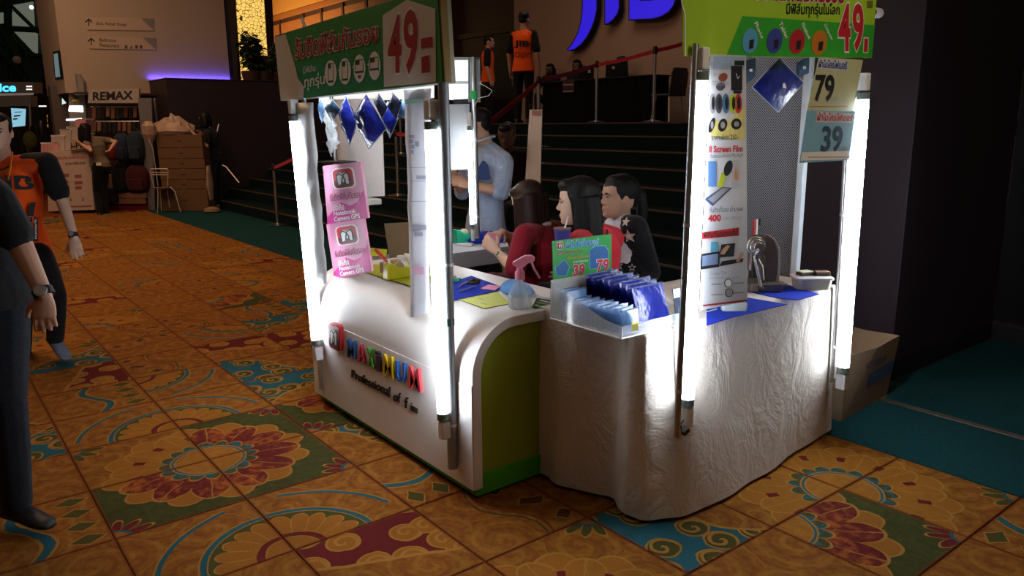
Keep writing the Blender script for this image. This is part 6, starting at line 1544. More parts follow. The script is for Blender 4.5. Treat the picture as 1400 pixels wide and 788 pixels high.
# ---- 14: woman in black checking her phone by the stacked boxes
d4 = 14.5
J = pose((at(297, 272, d4).x, at(297, 272, d4).y, .02), (-.68, -.72), 1.56)
J_set(J, head=at(279, 162, d4), neck=at(285, 175, d4), chest=at(288, 186, d4), sL=at(282, 184, d4 - .18), sR=at(296, 184, d4 + .15), eL=at(283, 200, d4 - .3), wL=at(262, 180, d4 - .35), eR=at(292, 202, d4 + .1), wR=at(276, 184, d4 - .1), pel=at(294, 214, d4))
for q, s_ in (('L', -1), ('R', 1)): J['h' + q] = J['pel'] + J['r'] * (s_ * .085)
t, hd, body, J = person('woman in black looking at her phone beside the stacked cartons', J, M_btee, M_jean, mat('pale_shoe', (.30, .20, .13), .7), M_skin, ('long', M_hair, 1.0), .010, .7, headf=(-.80, -.50, -.2), fem=True)
ph_ = at(257, 178, d4 - .36)
o = mb().obox(ph_, RGT * .02 + HF * .05, UP * .012, RGT * .09).build('mobile_phone', M_black, bevel=.002); tag(o, 'phone in the hand of the woman by the cartons', 'phone')
mb().tube([at(299, 170, d4 - .15), at(297, 180, d4 - .2)], .01, 6).build('pale_strap', M_whitep, t)
for o in list(bpy.data.objects):
    if '_hd' in o: del o['_hd']
# ================================================================ the platform: desk, letters, stanchions
desk = thing('reception_desk', 'long desk skirted in black cloth on the platform under the big blue letters', 'desk', (at(830, 166, 14.1).x, at(830, 166, 14.1).y, PLAT))
yd = at(830, 166, 14.1).y
dz = PLAT + .76
x0, x1 = onY(742, 140, yd).x, onY(892, 140, yd).x
sk = []
NN = 90
for i in range(NN + 1):
    x = x0 + (x1 - x0) * i / NN; sk.append((x, yd + .018 * sin(i * 1.15) + .008 * sin(i * .4)))
m = mb()
m.loft([[V((x, y - .02 * (z < PLAT + .1), z)) for x, y in sk] + [V((x1, yd + .40, z)), V((x0, yd + .40, z))] for z in (PLAT, PLAT + .3, dz)])
m.build('skirt', cloth('jet_black_skirt', (.004, .004, .004), sheen=0), desk, smooth=50)
mb().box((x0 - .02, yd - .03, dz), (x1 + .02, yd + .42, dz + .02)).build('desk_top', M_blackcloth, desk)
nz_ = Plane(lambda x, y: onY(x, y, yd - .035), (0, -1, 0))
nt_ = nz_.sheet([(769, 127), (785, 126), (785, 108), (769, 109)], .004).build('notice', mat('dark_plum_print', (.045, .02, .03), .6)); tag(nt_, 'small dark notice with two pale lines on the desk skirt', 'sign')
for y in (116, 125): nz_.poly([(770, y + 1), (784, y + .8), (784, y - 1.2), (770, y - 1)], 2).build('pale_lettering', mat('dim_grey_ink', (.25, .22, .24), .6), nt_)
def laptop(lab, x, y, w_, h_, d, tilt):
    c = onY(x, y, yd + .2); t = thing('laptop', lab, 'laptop', (c.x, c.y, dz + .02)); u = RGT.copy(); u.z = 0; u.normalize()
    u = (u + V((0, .25 * tilt, 0))).normalized(); k = d / FPX
    mb().obox(V((c.x, c.y, dz + .02 + h_ * k / 2 + .01)), u * (w_ * k), HF * .012, UP * (h_ * k) + HF * -.05).build('screen_lid', M_black, t, bevel=.004)
    mb().obox(V((c.x, c.y, dz + .03)) + HF * .12, u * (w_ * k), HF * .22, (0, 0, .02)).build('keyboard_base', M_black, t, bevel=.004)
    mb().obox(V((c.x, c.y, dz + .02 + h_ * k * .62)) - HF * .02 + u * (.1 * (1 if tilt > 0 else -1) * .6), u * .05, HF * .006, UP * .05).build('lid_sticker', M_grey, t)
laptop('black laptop, left of the two on the skirted desk', 801, 97, 22, 18, 14.3, .5)
laptop('black laptop, right of the two on the skirted desk', 843, 94, 28, 21, 14.3, -.2)
ch = thing('desk_chair', 'grey moulded chair on steel legs at the right end of the skirted desk', 'chair', (x1 + .26, yd + .1, PLAT))
q0 = V(ch.location); M_gch = mat('grey_moulded_plastic', (.06, .06, .075), .5)
rg = []
for z, bulge in ((.44, 0), (.60, .03), (.78, .05), (.86, .05)):
    hw = .20 if z < .8 else .16
    rg.append([q0 + V((.16 + bulge + .03 * (1 - (u / 1.0) ** 2), u * hw, z)) for u in (-1, -.5, 0, .5, 1)] + [q0 + V((.185 + bulge + .03 * (1 - u * u), u * hw, z)) for u in (1, .5, 0, -.5, -1)])
mb().loft(rg).build('backrest', M_gch, ch, smooth=50)
mb().box((q0.x - .22, q0.y - .2, PLAT + .42), (q0.x + .2, q0.y + .2, PLAT + .455)).build('seat', M_gch, ch, bevel=.015)
for sx in (-1, 1):
    for sy in (-1, 1): mb().tube([q0 + V((.14 * sx, .15 * sy, .42)), q0 + V((.2 * sx, .2 * sy, 0))], .012, 8).build('leg', M_chrome, ch, smooth=True)
# big blue letters J I B, black sides, lit blue faces
M_jib = glow('lit_blue_face', (.022, .008, .62), 1.0)
WP = Plane(lambda x, y: onY(x, y, 10.42), (0, -1, 0))
lg = thing('wall_letters', 'huge blue letters JIB with black rims on the tan wall', 'sign', onY(850, 30, 10.45))
def zj(x, y): return (740 + x / 4.377, y / 4.377)
def letter(pts, name):
    pl = WP; P_ = [pl.P(*zj(*c)) for c in pts]
    cx = sum(c[0] for c in pts) / len(pts); cy = sum(c[1] for c in pts) / len(pts)
    mb().prism(P_, (0, -.10, 0)).build(name, M_ink, lg)
    ins = []
    n = len(pts)
    ar = sum(pts[i][0] * pts[(i + 1) % n][1] - pts[(i + 1) % n][0] * pts[i][1] for i in range(n))
    for i in range(n):
        a, b_, c = V(pts[i - 1]).to_2d(), V(pts[i]).to_2d(), V(pts[(i + 1) % n]).to_2d()
        e1, e2 = (b_ - a).normalized(), (c - b_).normalized()
        n1, n2 = V((-e1.y, e1.x)).to_2d(), V((-e2.y, e2.x)).to_2d()
        bi = (n1 + n2); bi = bi / max(.45, bi.length ** 2 / 2)
        ins.append(b_ + bi * (7 if ar > 0 else -7) * .8)
    mb().add([pl.P(*zj(*c)) + V((0, -.102, 0)) for c in ins], [list(range(n)) if ar > 0 else list(range(n))[::-1]]).build(name + '_face', M_jib, lg)
letter([(268, -220), (360, -220), (358, 60), (345, 120), (325, 175), (298, 225), (265, 268), (225, 298), (190, 308), (172, 300), (205, 262), (235, 205), (255, 140), (266, 60)], 'letter_j')
letter([(400, -220), (492, -220), (492, 50), (482, 85), (455, 122), (425, 145), (400, 150)], 'letter_i')
letter([(545, -220), (790, -220), (842, -180), (845, -130), (830, -95), (812, -80), (828, -60), (832, -10), (815, 40), (785, 78), (740, 104), (690, 118), (545, 124)], 'letter_b')
mb().add([WP.P(*zj(x, y)) + V((0, -.104, 0)) for x, y in ((612, 8), (690, 6), (720, -10), (722, -40), (612, -45))], [(0, 1, 2, 3, 4)]).build('letter_b_gap', M_ink, lg)
# stanchions and belts
M_belt = cloth('red_belt', (.36, .010, .030), bump=.2)
def stanchion(lab, foot, h, grp='stanchions along the stairs'):
    f_ = V(foot); t = thing('stanchion', lab, 'stanchion', f_, grp)
    mb().lathe([(0, 0), (.155, 0), (.16, .012), (.06, .03), (.03, .04), (0, .045)], f_, 26).build('base', M_chrome, t, smooth=50)
    mb().tube([f_ + V((0, 0, .03)), f_ + V((0, 0, h))], .024, 16).build('post', M_chrome, t, smooth=True)
    mb().lathe([(.027, -.09), (.033, -.09), (.033, .0), (.026, .015), (0, .016)], f_ + V((0, 0, h)), 16).build('belt_head', M_black, t, smooth=50)
    return f_ + V((0, 0, h - .045))
A_ = onZ(380, 308, .002); tA = stanchion('steel stanchion on the teal carpet left of the white counter', A_, .93)
fB = onY(546, 300, 5.15); fB = V((fB.x, 5.15, RISE * 3)); tB = stanchion('steel stanchion on the lower stairs behind the brown board', fB, .93)
fC = V((onY(549, 212, 6.0).x, 6.35, RISE * 6)); fC.x = onY(549, 212, 6.35).x; tC = stanchion('steel stanchion on the middle stairs below the hanging packets', fC, .93)
fD = V((onY(736, 190, 6.75).x, 6.75, RISE * 7)); tD = stanchion('steel stanchion on the upper stairs behind the white banner', fD, .97)
pE = at(815, 166, 12.9); fE = V((pE.x, pE.y, PLAT)); tE = stanchion('steel stanchion on the platform, left of the two before the skirted desk', fE, .96)
pF = at(893, 166, 11.4); fF = V((pF.x, max(pF.y, 7.5), PLAT)); tF = stanchion('steel stanchion on the platform, right of the two before the skirted desk', fF, 1.04)
def belt(lab, a, b_, w_=.048, sag=.02):
    pts = [lerp(V(a), V(b_), i / 10) - UP * (sag * sin(pi * i / 10)) for i in range(11)]
    m = mb(); n = (V(b_) - V(a)).cross(UP).normalized() * .002
    m.loft([[p - UP * w_ / 2 - n, p + UP * w_ / 2 - n, p + UP * w_ / 2 + n, p - UP * w_ / 2 + n] for p in pts])
    o = m.build('belt', M_belt); tag(o, lab, 'belt', 'red belts between stanchions'); return o
belt('red belt from the carpet stanchion towards the lower stairs', tA, at(430, 200, 10.4))
belt('red belt rising from the lower stair stanchion behind the long paper', tB, at(640, 186, 8.0))
belt('red belt rising across the upper stairs to the stanchion by the white banner', at(640, 190, 9.4), tD + V((0, 0, -.02)), .075)
belt('red belt from the upper stair stanchion up to the platform', tD, tE, .06)
belt('red belt between the two platform stanchions', tE, tF, .055)
belt('red belt from the right platform stanchion behind the lime sign', tF, at(960, 50, 11.2), .055)
# slim white roll banner standing behind the woman in maroon
rb = thing('roll_banner', 'slim white roll-up banner with a black strut behind the women', 'banner', V((onY(708, 300, 4.0).x, 4.0, 0)))
RB = PY(3.98); RB.n = V((0, -1, 0))
RB.sheet([(713, 330), (737, 330), (741, 150), (724, 150)], .006).build('banner_sheet', M_paper, rb)
mb().prism([onY(713, 330, 3.99), onY(724, 150, 3.99), onY(727, 151, 4.16), onY(717, 330, 4.16)], (0, .004, 0)).build('banner_back', M_paper, rb)
mb().tube([onY(724, 142, 4.02), onY(737, 186, 4.02), onY(744, 202, 4.05)], .006, 8).build('strut', M_black, rb, smooth=True)
mb().tube([onY(739, 186, 4.0), onY(737, 224, 4.0), onY(742, 223, 4.0)], .006, 8).build('support_rod', M_whitep, rb, smooth=True)
b0 = onY(725, 330, 4.0); mb().box((b0.x - .1, 3.9, 0), (b0.x + .1, 4.1, .05)).build('foot', M_black, rb)
mb().tube([V((b0.x, 4.0, .04)), onY(725, 326, 4.0)], .012, 8).build('stand_pole', M_chrome, rb)
RB.poly([(728, 158), (740, 159), (741, 151), (727, 151)], 3).build('pinkish_print', mat('dusty_rose_ink', (.42, .25, .22), .7), rb)

# ================================================================ planter plants, glowing lattice
M_leaf = mat('planter_leaf', (.028, .060, .014), .5, var=.4, vs=4, spec=.4)
M_stem = mat('brown_stem', (.06, .04, .02), .8)
def plant(lab, base, h, spread, nst, seed):
    rn = random.Random(seed); t = thing('potted_plant', lab, 'plant', base, 'plants on the dark wall')
    b_ = V(base); lf = mb(); sm = mb()
    for i in range(nst):
        a = rn.random() * 6.28; tip = b_ + V((cos(a) * spread * rn.random(), sin(a) * spread * rn.random(), h * (.55 + .45 * rn.random())))
        mid = lerp(b_, tip, .5) + V((rn.uniform(-.06, .06), rn.uniform(-.06, .06), 0)); pts = [b_ + V((cos(a) * .05, sin(a) * .05, 0)), mid, tip]
        sm.tube(pts, [.012, .009, .005], 5)
        for k in range(16):
            q = .15 + .85 * k / 16; p = lerp(pts[0], mid, q * 2) if q < .5 else lerp(mid, tip, q * 2 - 1)
            for s_ in range(2):
                th_ = rn.random() * 6.28; d = V((cos(th_), sin(th_), rn.uniform(-.2, .7))).normalized(); L_ = rn.uniform(.14, .24); w_ = d.cross(UP).normalized() * L_ * .30; dr = UP * -.03
                lf.add([p, p + d * L_ * .45 + w_, p + d * L_ + dr * 2, p + d * L_ * .45 - w_, p + d * L_ * .5 + UP * .015], [(0, 1, 4), (1, 2, 4), (2, 3, 4), (3, 0, 4)])
    mb().lathe([(0, 0), (.16, 0), (.2, .2), (0, .2)], b_ - UP * .2, 16).build('pot', mat('dark_brown_pot', (.04, .02, .012), .6), t, smooth=50)
    o = lf.build('foliage', M_leaf, t, smooth='all'); o['kind'] = 'stuff'
    sm.build('stem', M_stem, t, smooth=True)['kind'] = 'stuff'
def wl_(x, X=-11.05): p = onX(x, 112, X); return V((X, p.y, TOPW + .2))
plant('tall leafy plant on the dark wall, left of the green sign', wl_(345), .75, .42, 12, 3)
plant('leafy plant on the dark wall partly hidden by the green sign', wl_(379), .62, .34, 9, 8)
plant('low leafy plant between the taller two on the dark wall', wl_(362), .22, .30, 7, 12)
lm, nt, b = newmat('backlit_gold_lattice')
co = coords(nt); vo = nt.nodes.new('ShaderNodeTexVoronoi'); vo.feature = 'DISTANCE_TO_EDGE'; vo.inputs['Scale'].default_value = 13; nt.links.new(stretch(nt, co, (1, 1, 1)).o, vo.inputs['Vector'])
f_ = (S(nt, vo.outputs['Distance']) + (noise_tex(nt, co, 18) - .5) * .10).step(.03, .07)
b.inputs['Base Color'].default_value = (.05, .03, .01, 1); b.inputs['Emission Color'].default_value = (1, .60, .13, 1); nt.links.new((f_ * 1.1 + .03).o, b.inputs['Emission Strength'])
X_ = -13.6; struct(PX(-13.5).sheet([(308, 112), (325, 112), (322, -40), (303, -40)], .3).build('wall_pier', M_beige2))
LT = PX(X_)
gl = thing('lattice_column', 'tall backlit golden lattice column behind the plants', 'column', V((X_ - .2, onX(343, 60, X_).y, 1.6)))
LT.sheet([(330, 112), (368, 112), (359, -30), (320, -30)], .05).build('lit_lattice', lm, gl)
pb = mb()
for q in ([(326, 112), (330, 112), (320, -30), (316, -30)], [(368, 112), (377, 112), (371, -30), (359, -30)]): pb = LT.sheet(q, .12); pb.build('dark_jamb', M_woodd, gl)
LT2 = PX(X_ + .06)
LT2.sheet([(346, 112), (377, 112), (375, 76), (344, 76)], .05).build('lower_screen', mat('mahogany_screen', (.10, .028, .010), .5, var=.2), gl)
# ================================================================ signs on the beige wall
M_sign = mat('sign_panel_beige', (.46, .345, .265), .7, var=.03)
BW = PX(-11.985)
def zw(x, y): return (x / 3.94, y / 3.94)
for i, (q, rows, tri, lab) in enumerate((
    ([(470, 160), (830, 165), (826, 98), (455, 92)], (('Exit, Retail Shops', (520, 138, 682, 118, 6)),), ((758, 98), (826, 100), (826, 162)), 'direction sign reading Exit, Retail Shops on the beige wall, upper one'),
    ([(480, 262), (842, 268), (838, 202), (470, 196)], (('Ballroom', (535, 224, 626, 205, 4)), ('Restaurant', (537, 252, 642, 232, 5))), ((768, 202), (838, 204), (838, 266)), 'direction sign reading Ballroom and Restaurant on the beige wall, lower one'))):
    o = BW.sheet([zw(*c) for c in q], .012).build('direction_sign', M_sign); tag(o, lab, 'sign')
    pl = PX(-11.985)
    ar = mb(); x, y = (478, 120) if i == 0 else (491, 224)
    pl.poly([zw(x - 3, y + 20), zw(x + 3, y + 20), zw(x + 3, y - 14), zw(x - 3, y - 14)], 2, ar)
    pl.poly([zw(x, y - 22), zw(x - 20, y - 2), zw(x - 16, y + 3), zw(x, y - 13)], 2.2, ar); pl.poly([zw(x, y - 22), zw(x + 20, y - 2), zw(x + 16, y + 3), zw(x, y - 13)], 2.2, ar)
    ar.build('arrow', M_ink, o)
    for txt, (a, b_, c, d, e) in rows: pl.text(txt, [zw(a, b_), zw(c, b_ + e), zw(c, d + e), zw(a, d)], 2, bold=.015).build('lettering', mat('dim_brown_ink', (.10, .06, .045), .6), o)
    pl.poly([zw(*c) for c in tri], 2).build('grey_corner', mat('speckled_grey_ink', (.20, .19, .18), .7, var=.5, vs=90), o)
    if i:
        for k, x in enumerate((672, 700, 728, 752)):
            pl.poly([zw(x, 262), zw(x + 14, 262), zw(x + (14 if k != 1 else 7), 244), zw(x + (0 if k != 1 else 6), 244)], 2).build('pictogram', mat('dim_brown_ink', (.10, .06, .045), .6), o)
# framed screen on the pillar's side
PF = PY(2.085)
o = PF.sheet([(75, 108), (86, 107), (81, 69), (72, 71)], .05).build('wall_screen', M_black); tag(o, 'narrow black framed screen on the beige pillar', 'screen')
PF.poly([(76, 106), (82.5, 105), (79, 72.5), (73.5, 74)], 2).build('lit_picture', glow('dim_poster_glow', (.16, .24, .25), .7), o)

# ================================================================ the stall at the left: printed counter, boxes, lamp tower
d0 = 14.0
def hall(x, y, d=d0): return at(x, y, d)
PZ_ = Plane(lambda x, y: at(x, y, 13.9), -HF)
stl = thing('promo_counter', 'white printed promotion counter at the left stall', 'counter', hall(97, 290))
PZ_.sheet([(66, 289), (129, 287), (123, 205), (64, 207)], .5).build('counter_body', mat('pinkish_white_print', (.50, .38, .34), .6, var=.08), stl)
mm = mb()
PZ_.text('รับติดฟิล์ม', [zw(300, 880 + 0), zw(360, 878), zw(360, 855), zw(300, 856)], 2, mm) if False else None
def zi(x, y): return (x / 3.94, 160 + y / 3.94)
PZ_.text('ฟิล์มกันรอยทุกรุ่น', [zi(300, 236), zi(458, 228), zi(458, 205), zi(300, 212)], 2, bold=.01).build('red_lettering', M_dred, stl)
PZ_.text('ราคาพิเศษ', [zi(352, 262), zi(458, 255), zi(458, 238), zi(352, 244)], 2, bold=.01).build('dark_lettering', M_ink, stl)
for x0, x1, y0 in ((330, 372, 305), (330, 368, 340), (330, 374, 370), (402, 440, 310), (402, 445, 345), (405, 440, 372)): PZ_.poly([zi(x0, y0 + 20), zi(x1, y0 + 18), zi(x1, y0), zi(x0, y0 + 2)], 2).build('price_print', mat('faded_maroon_ink', (.28, .09, .09), .7), stl)
for x in (375, 440): PZ_.poly([zi(x, 455), zi(x + 14, 452), zi(x + 8, 432), zi(x + 2, 434)], 2).build('leaf_print', mat('faded_olive_ink', (.20, .20, .06), .7), stl)
PZ_.poly([zi(335, 490), zi(495, 484), zi(495, 476), zi(335, 482)], 2).build('red_fine_print', mat('faded_maroon_ink', (.28, .09, .09), .7), stl)
sgb = Plane(lambda x, y: at(x, y, 13.85), -HF)
o = sgb.sheet([(95, 207), (121, 205), (119, 190), (96, 191)], .02).build('brand_sign', mat('tan_sign_board', (.36, .28, .21), .6)); tag(o, 'tan sign with dark i-Plus lettering on the promotion counter', 'sign')
sgb.text('i-Plus', [(97, 204), (122, 202.5), (121, 193.5), (97, 195)], 2, bold=.03).build('lettering', M_ink, o)
sgb.poly([(97, 206), (121, 204.5), (121, 203.5), (97, 205)], 2).build('underline', M_ink, o)
# clear boxes stepped up to the right
k = 0
M_cbox = mat('clear_goods_box', (.46, .38, .36), .3, var=.35, vs=6, spec=.7)
M_cbox2 = mat('pink_goods_box', (.55, .26, .26), .4, var=.3, vs=6)
ORDB = ['lowest of the stepped goods boxes at the far left of the stall', 'goods box second from the left of the stepped row', 'goods box third from the left of the stepped row', 'goods box fourth from the left of the stepped row', 'pinkish goods box on top of the stepped row', 'clear goods box standing behind the tan brand sign']
for (x0, y0, x1, y1, m_), lab in zip(((56, 194, 80, 209, M_cbox2), (70, 184, 88, 207, M_cbox), (82, 176, 97, 206, M_cbox), (91, 172, 106, 200, M_cbox), (103, 162, 117, 190, M_cbox2), (104, 182, 118, 192, M_cbox)), ORDB):
    p = Plane(lambda x, y: at(x, y, 14.05 + .02 * k), -HF); o = thing('goods_box', lab, 'box', p.P((x0 + x1) / 2, y1)); o['group'] = 'goods boxes on the promotion counter'; k += 1
    p.sheet([(x0, y1), (x1, y1 - 1), (x1, y0), (x0, y0 + 1)], .28).build('box_body', m_, o)
    p.sheet([(x0 - .5, y0 + 3), (x1 + .5, y0 + 2), (x1 + .5, y0), (x0 - .5, y0 + 1)], .3).build('lid', M_paper, o)
lt = thing('lamp_tower', 'grey display tower with two bright lamps behind the goods boxes', 'display', hall(105, 205, 14.7))
LTp = Plane(lambda x, y: at(x, y, 14.7), -HF)
LTp.sheet([(96, 200), (121, 200), (114, 112), (108, 101), (99, 101), (93, 112)], .12).build('tower_body', mat('translucent_grey_display', (.24, .22, .21), .4, var=.25, vs=3), lt)
LTp.oval((102, 122), 4.2, 22, 3).build('oval_picture', mat('dim_oval_print', (.13, .13, .12), .5), lt)
for q in ([(94, 152), (114, 153), (113, 145), (95, 145)], [(91, 165), (112, 164), (112, 162), (91, 163)]):
    LTp.poly(q, 8).build('lamp_panel', glow('stall_lamp', (.95, .97, 1.0), 7.0 if q[0][1] == 152 else 1.2), lt)
LTp.poly([(99, 139), (109, 138.5), (109, 136), (99, 136.5)], 6).build('yellow_label', mat('yellow_label_ink', (.62, .55, .06), .5), lt)
LTp.poly([(85, 143), (91, 141), (85, 134)], 6).build('bright_arrow', glow('stall_arrow', (.75, .95, .9), .9), lt)

# REMAX display stand
RM = Plane(lambda x, y: at(x, y, 14.35), -HF)
rm = thing('display_stand', 'grey display stand with black REMAX header', 'display stand', hall(160, 296, 14.35))
RM.sheet([(120, 141), (190, 141), (190, 121), (121, 122)], .06).build('header_board', mat('header_pale_grey', (.34, .30, .29), .5), rm)
RM.text('REMAX', [(127, 137.5), (182, 136), (182, 124), (127, 126)], 4, bold=.03).build('header_lettering', M_ink, rm)
RMb = Plane(lambda x, y: at(x, y, 14.6), -HF)
RMb.sheet([(122, 292), (206, 290), (192, 141), (120, 141)], .03).build('back_board', mat('dark_maroon_backboard', (.035, .018, .018), .6, var=.4, vs=4), rm)
RM.sheet([(204, 292), (212, 291), (207, 134), (188, 134)], .05).build('side_panel', mat('steel_grey_panel', (.15, .14, .16), .4), rm)
RM.sheet([(147, 294), (206, 292), (205, 279), (147, 281)], .35).build('plinth', mat('deep_red_plinth', (.13, .010, .016), .5), rm)
for y in (146, 166): mb().tube([at(124, y, 14.45), at(190, y, 14.45)], .008, 6).build('hang_rail', M_chrome, rm, smooth=True)
rn = random.Random(21); cols = [(.015, .012, .012), (.10, .03, .02), (.03, .02, .02), (.16, .07, .04), (.02, .02, .03), (.012, .012, .014), (.20, .10, .07)]
hk = 0
for row, (y, n_, hh) in enumerate(((147, 10, 17), (167, 9, 16))):
    for i in range(n_):
        x = 126 + i * (62 / n_) + rn.uniform(-.6, .6); w_ = rn.uniform(4.2, 5.6); h_ = hh * rn.uniform(.75, 1)
        p = Plane(lambda a, b_: at(a, b_, 14.42 + .004 * i), -HF); c = rn.choice(cols)
        nm = 'hanging_pouch'; o = p.sheet([(x, y + h_), (x + w_, y + h_), (x + w_, y), (x, y)], .03).build(nm, mat('goods_%d' % cols.index(c), c, .35, var=.3, vs=12), bevel=.012)
        place = ORD[i]
        tag(o, 'dark packed accessory, %s from left on the %s rail of the stand' % (place, ('upper', 'lower')[row]), 'accessory', 'accessories hanging on the display stand')
def bag(lab, x0, y0, x1, y1, c, d=14.35):
    t = thing('backpack', lab, 'bag', at((x0 + x1) / 2, y1, d)); m_ = cloth('bag_%d_%d' % (x0, y0), c); k = d / FPX; ce = at((x0 + x1) / 2, (y0 + y1) / 2, d)
    w_, h_ = (x1 - x0) * k / 2, (y1 - y0) * k / 2; u = RGT.copy(); u.z = 0; u.normalize()
    M = Matrix((u, HF, UP)).transposed()
    rg = []
    for i in range(9):
        q = -1 + 2 * i / 8; s_ = (1 - abs(q) ** 4) ** .5 if abs(q) < 1 else .3; s_ = max(s_, .45)
        rg.append([ce + u * (w_ * s_ * math.copysign(abs(cos(a)) ** .6, cos(a))) + HF * (.14 * s_ * math.copysign(abs(sin(a)) ** .7, sin(a))) + UP * (h_ * q) for a in [2 * pi * j / 16 for j in range(16)]])
    mb().loft(rg).build('bag_body', m_, t, smooth=60)
    mb().obox(ce - HF * .14 - UP * (h_ * .35), u * (w_ * 1.3), HF * .05, UP * (h_ * .8)).build('front_pocket', m_, t, bevel=.02)
    mb().tube([ce + UP * h_ - u * .05, ce + UP * (h_ + .06), ce + UP * h_ + u * .05], .01, 8).build('handle', M_black, t, smooth=True)
bag('dark blue backpack hanging on the stand beside the leaning woman', 158, 183, 177, 222, (.020, .028, .055))
bag('slate backpack hanging rightmost on the stand', 177, 180, 198, 222, (.018, .030, .045))
bag('red round bag beside the leaning woman', 150, 196, 165, 219, (.14, .012, .014), 14.3)
bag('dark case below the hanging backpacks', 155, 226, 176, 264, (.012, .012, .014))
bag('dark maroon suitcase on the lower right of the stand', 174, 226, 205, 264, (.055, .010, .016))
u_ = RGT.copy(); u_.z = 0; u_.normalize()
def stackbox(nm, lab, x0, y0, x1, y1, c, d, dep=.3, m_=None):
    k = d / FPX; ce = at((x0 + x1) / 2, (y0 + y1) / 2, d)
    o = mb().obox(ce + HF * dep / 2, u_ * ((x1 - x0) * k), HF * dep, UP * ((y1 - y0) * k)).build(nm, m_ or mat('box_%d_%d' % (x0, y0), c, .6, var=.15), bevel=.006); tag(o, lab, 'box'); return o
stackbox('flat_box', 'tan flat box under the suitcases', 155, 264, 178, 271, (.24, .13, .07), 14.3)
stackbox('flat_box', 'paler flat box beside the tan one under the suitcases', 178, 264, 200, 271, (.30, .17, .10), 14.3)
stackbox('flat_box', 'tan flat box directly on the red plinth', 155, 271.5, 199, 279, (.22, .11, .06), 14.3)
stackbox('gold_box', 'small gold trimmed box behind the leaning woman', 142, 239, 154, 258, (.30, .20, .08), 14.25, .15)
stackbox('dark_box', 'flat black box stepping out beside the leaning woman', 123, 260, 158, 277, (.012, .012, .012), 14.2)

# stacked cartons and the plastic bag on top
CX = [(206, 236, 188.5, 200, 4), ]
names = ['topmost', 'second from the top', 'third from the top', 'fourth from the top', 'fifth from the top', 'lowest']
ys_ = [184, 202, 217, 231, 246, 259, 287]
PC = lambda x, y: at(x, y, 14.05)
dC = 14.05
for i in range(6):
    y0, y1 = ys_[i], ys_[i + 1]
    xl = 215 + i * 1.6; xr = 277 + i * 1.7
    lo, hi = at(xl, y1, dC), at(xr, y1, dC); zt = at((xl + xr) / 2, y0, dC).z; zb_ = at((xl + xr) / 2, y1, dC).z
    if i == 5: zb_ = 0.002
    w_ = (hi - lo); w_.z = 0
    c = (lo + hi) / 2; c.z = (zt + zb_) / 2
    o = thing('carton', 'brown carton, %s in the stack behind the wire chair' % names[i], 'carton', V((c.x, c.y, zb_)), 'cartons stacked by the dark wall')
    dn = V((-w_.y, w_.x, 0)).normalized()
    if dn.dot(HF) < 0: dn = -dn
    mb().obox(c + dn * .22, w_, dn * .44, (0, 0, zt - zb_ - .008)).build('carton_body', mat('brown_carton_dim', (.14, .072, .036), .85, var=.15, vs=3), o, bevel=.004)
    mb().obox(c - dn * .001, w_ * .10, dn * .002, (0, 0, .02)).build('printed_mark', mat('dark_brown_ink', (.06, .03, .015), .8), o)
    mb().obox(c + dn * .22 + V((0, 0, (zt - zb_) / 2 - .004)), w_.normalized() * .05, dn * .445, (0, 0, .004)).build('packing_tape', mat('tan_tape', (.46, .36, .22), .4), o)
rn = random.Random(3); rg = []
cb = at(236, 184, dC + .2)
for z, s_ in ((0, .9), (.06, 1.05), (.14, .95), (.22, .7), (.29, .35), (.33, .1)):
    rg.append([cb + u_ * (.40 * s_ * cos(a) * rn.uniform(.85, 1.12)) + HF * (.24 * s_ * sin(a)) + UP * (z * rn.uniform(.8, 1.15)) for a in [2 * pi * j / 16 for j in range(16)]])
o = mb().loft(rg).build('plastic_bag', mat('pale_pink_plastic_bag', (.36, .24, .18), .4, var=.25, vs=10, bump=.6, bs=12)); tag(o, 'crumpled pale plastic bag on top of the carton stack', 'bag')
o = mb().loft([[at(204, 176, 14.0) + u_ * (.12 * s_ * cos(a) * rn.uniform(.8, 1.2)) + HF * (.1 * sin(a) * s_) + UP * z for a in [2 * pi * j / 10 for j in range(10)]] for z, s_ in ((-.22, .4), (-.1, .9), (.05, 1.0), (.13, .5))]).build('plastic_bag', mat('pale_pink_plastic_bag', (.46, .30, .22), .4)); tag(o, 'small pale bag hanging at the left edge of the carton stack', 'bag')
o = mb().loft([[at(287, 250, 13.9) + u_ * (.045 * s_ * cos(a) * rn.uniform(.6, 1.4)) + HF * (.1 * sin(a) * s_) + UP * z for a in [2 * pi * j / 10 for j in range(10)]] for z, s_ in ((-.30, .6), (-.05, 1), (.2, .9), (.30, .6))]).build('plastic_bag', mat('pale_pink_plastic_bag', (.46, .30, .22), .4)); tag(o, 'pale bag squeezed between the cartons and the woman in black', 'bag')
o = mb().loft([[at(289, 276, 13.85) + u_ * (.15 * s_ * cos(a)) + HF * (.12 * sin(a) * s_) + UP * (z - .17) for a in [2 * pi * j / 10 for j in range(10)]] for z, s_ in ((-.0, 1), (.05, .9), (.08, .3))]).build('paper_bag', M_card); tag(o, 'flattened tan paper bag at the feet of the woman in black', 'bag')
# grey posts of the stand by the cartons
for x0, y0, x1, y1, lab in ((203, 134, 219, 290, 'grey upright post, left of the two between stand and cartons'), (211, 134, 226, 289, 'pale upright post, right of the two between stand and cartons')):
    o = mb().tube([at(x0, y0, 14.55), at(x1, y1, 14.55)], .022, 8).build('upright_post', mat('dull_grey_post', (.20, .18, .19), .4, metal=.3), smooth=True); tag(o, lab, 'post')
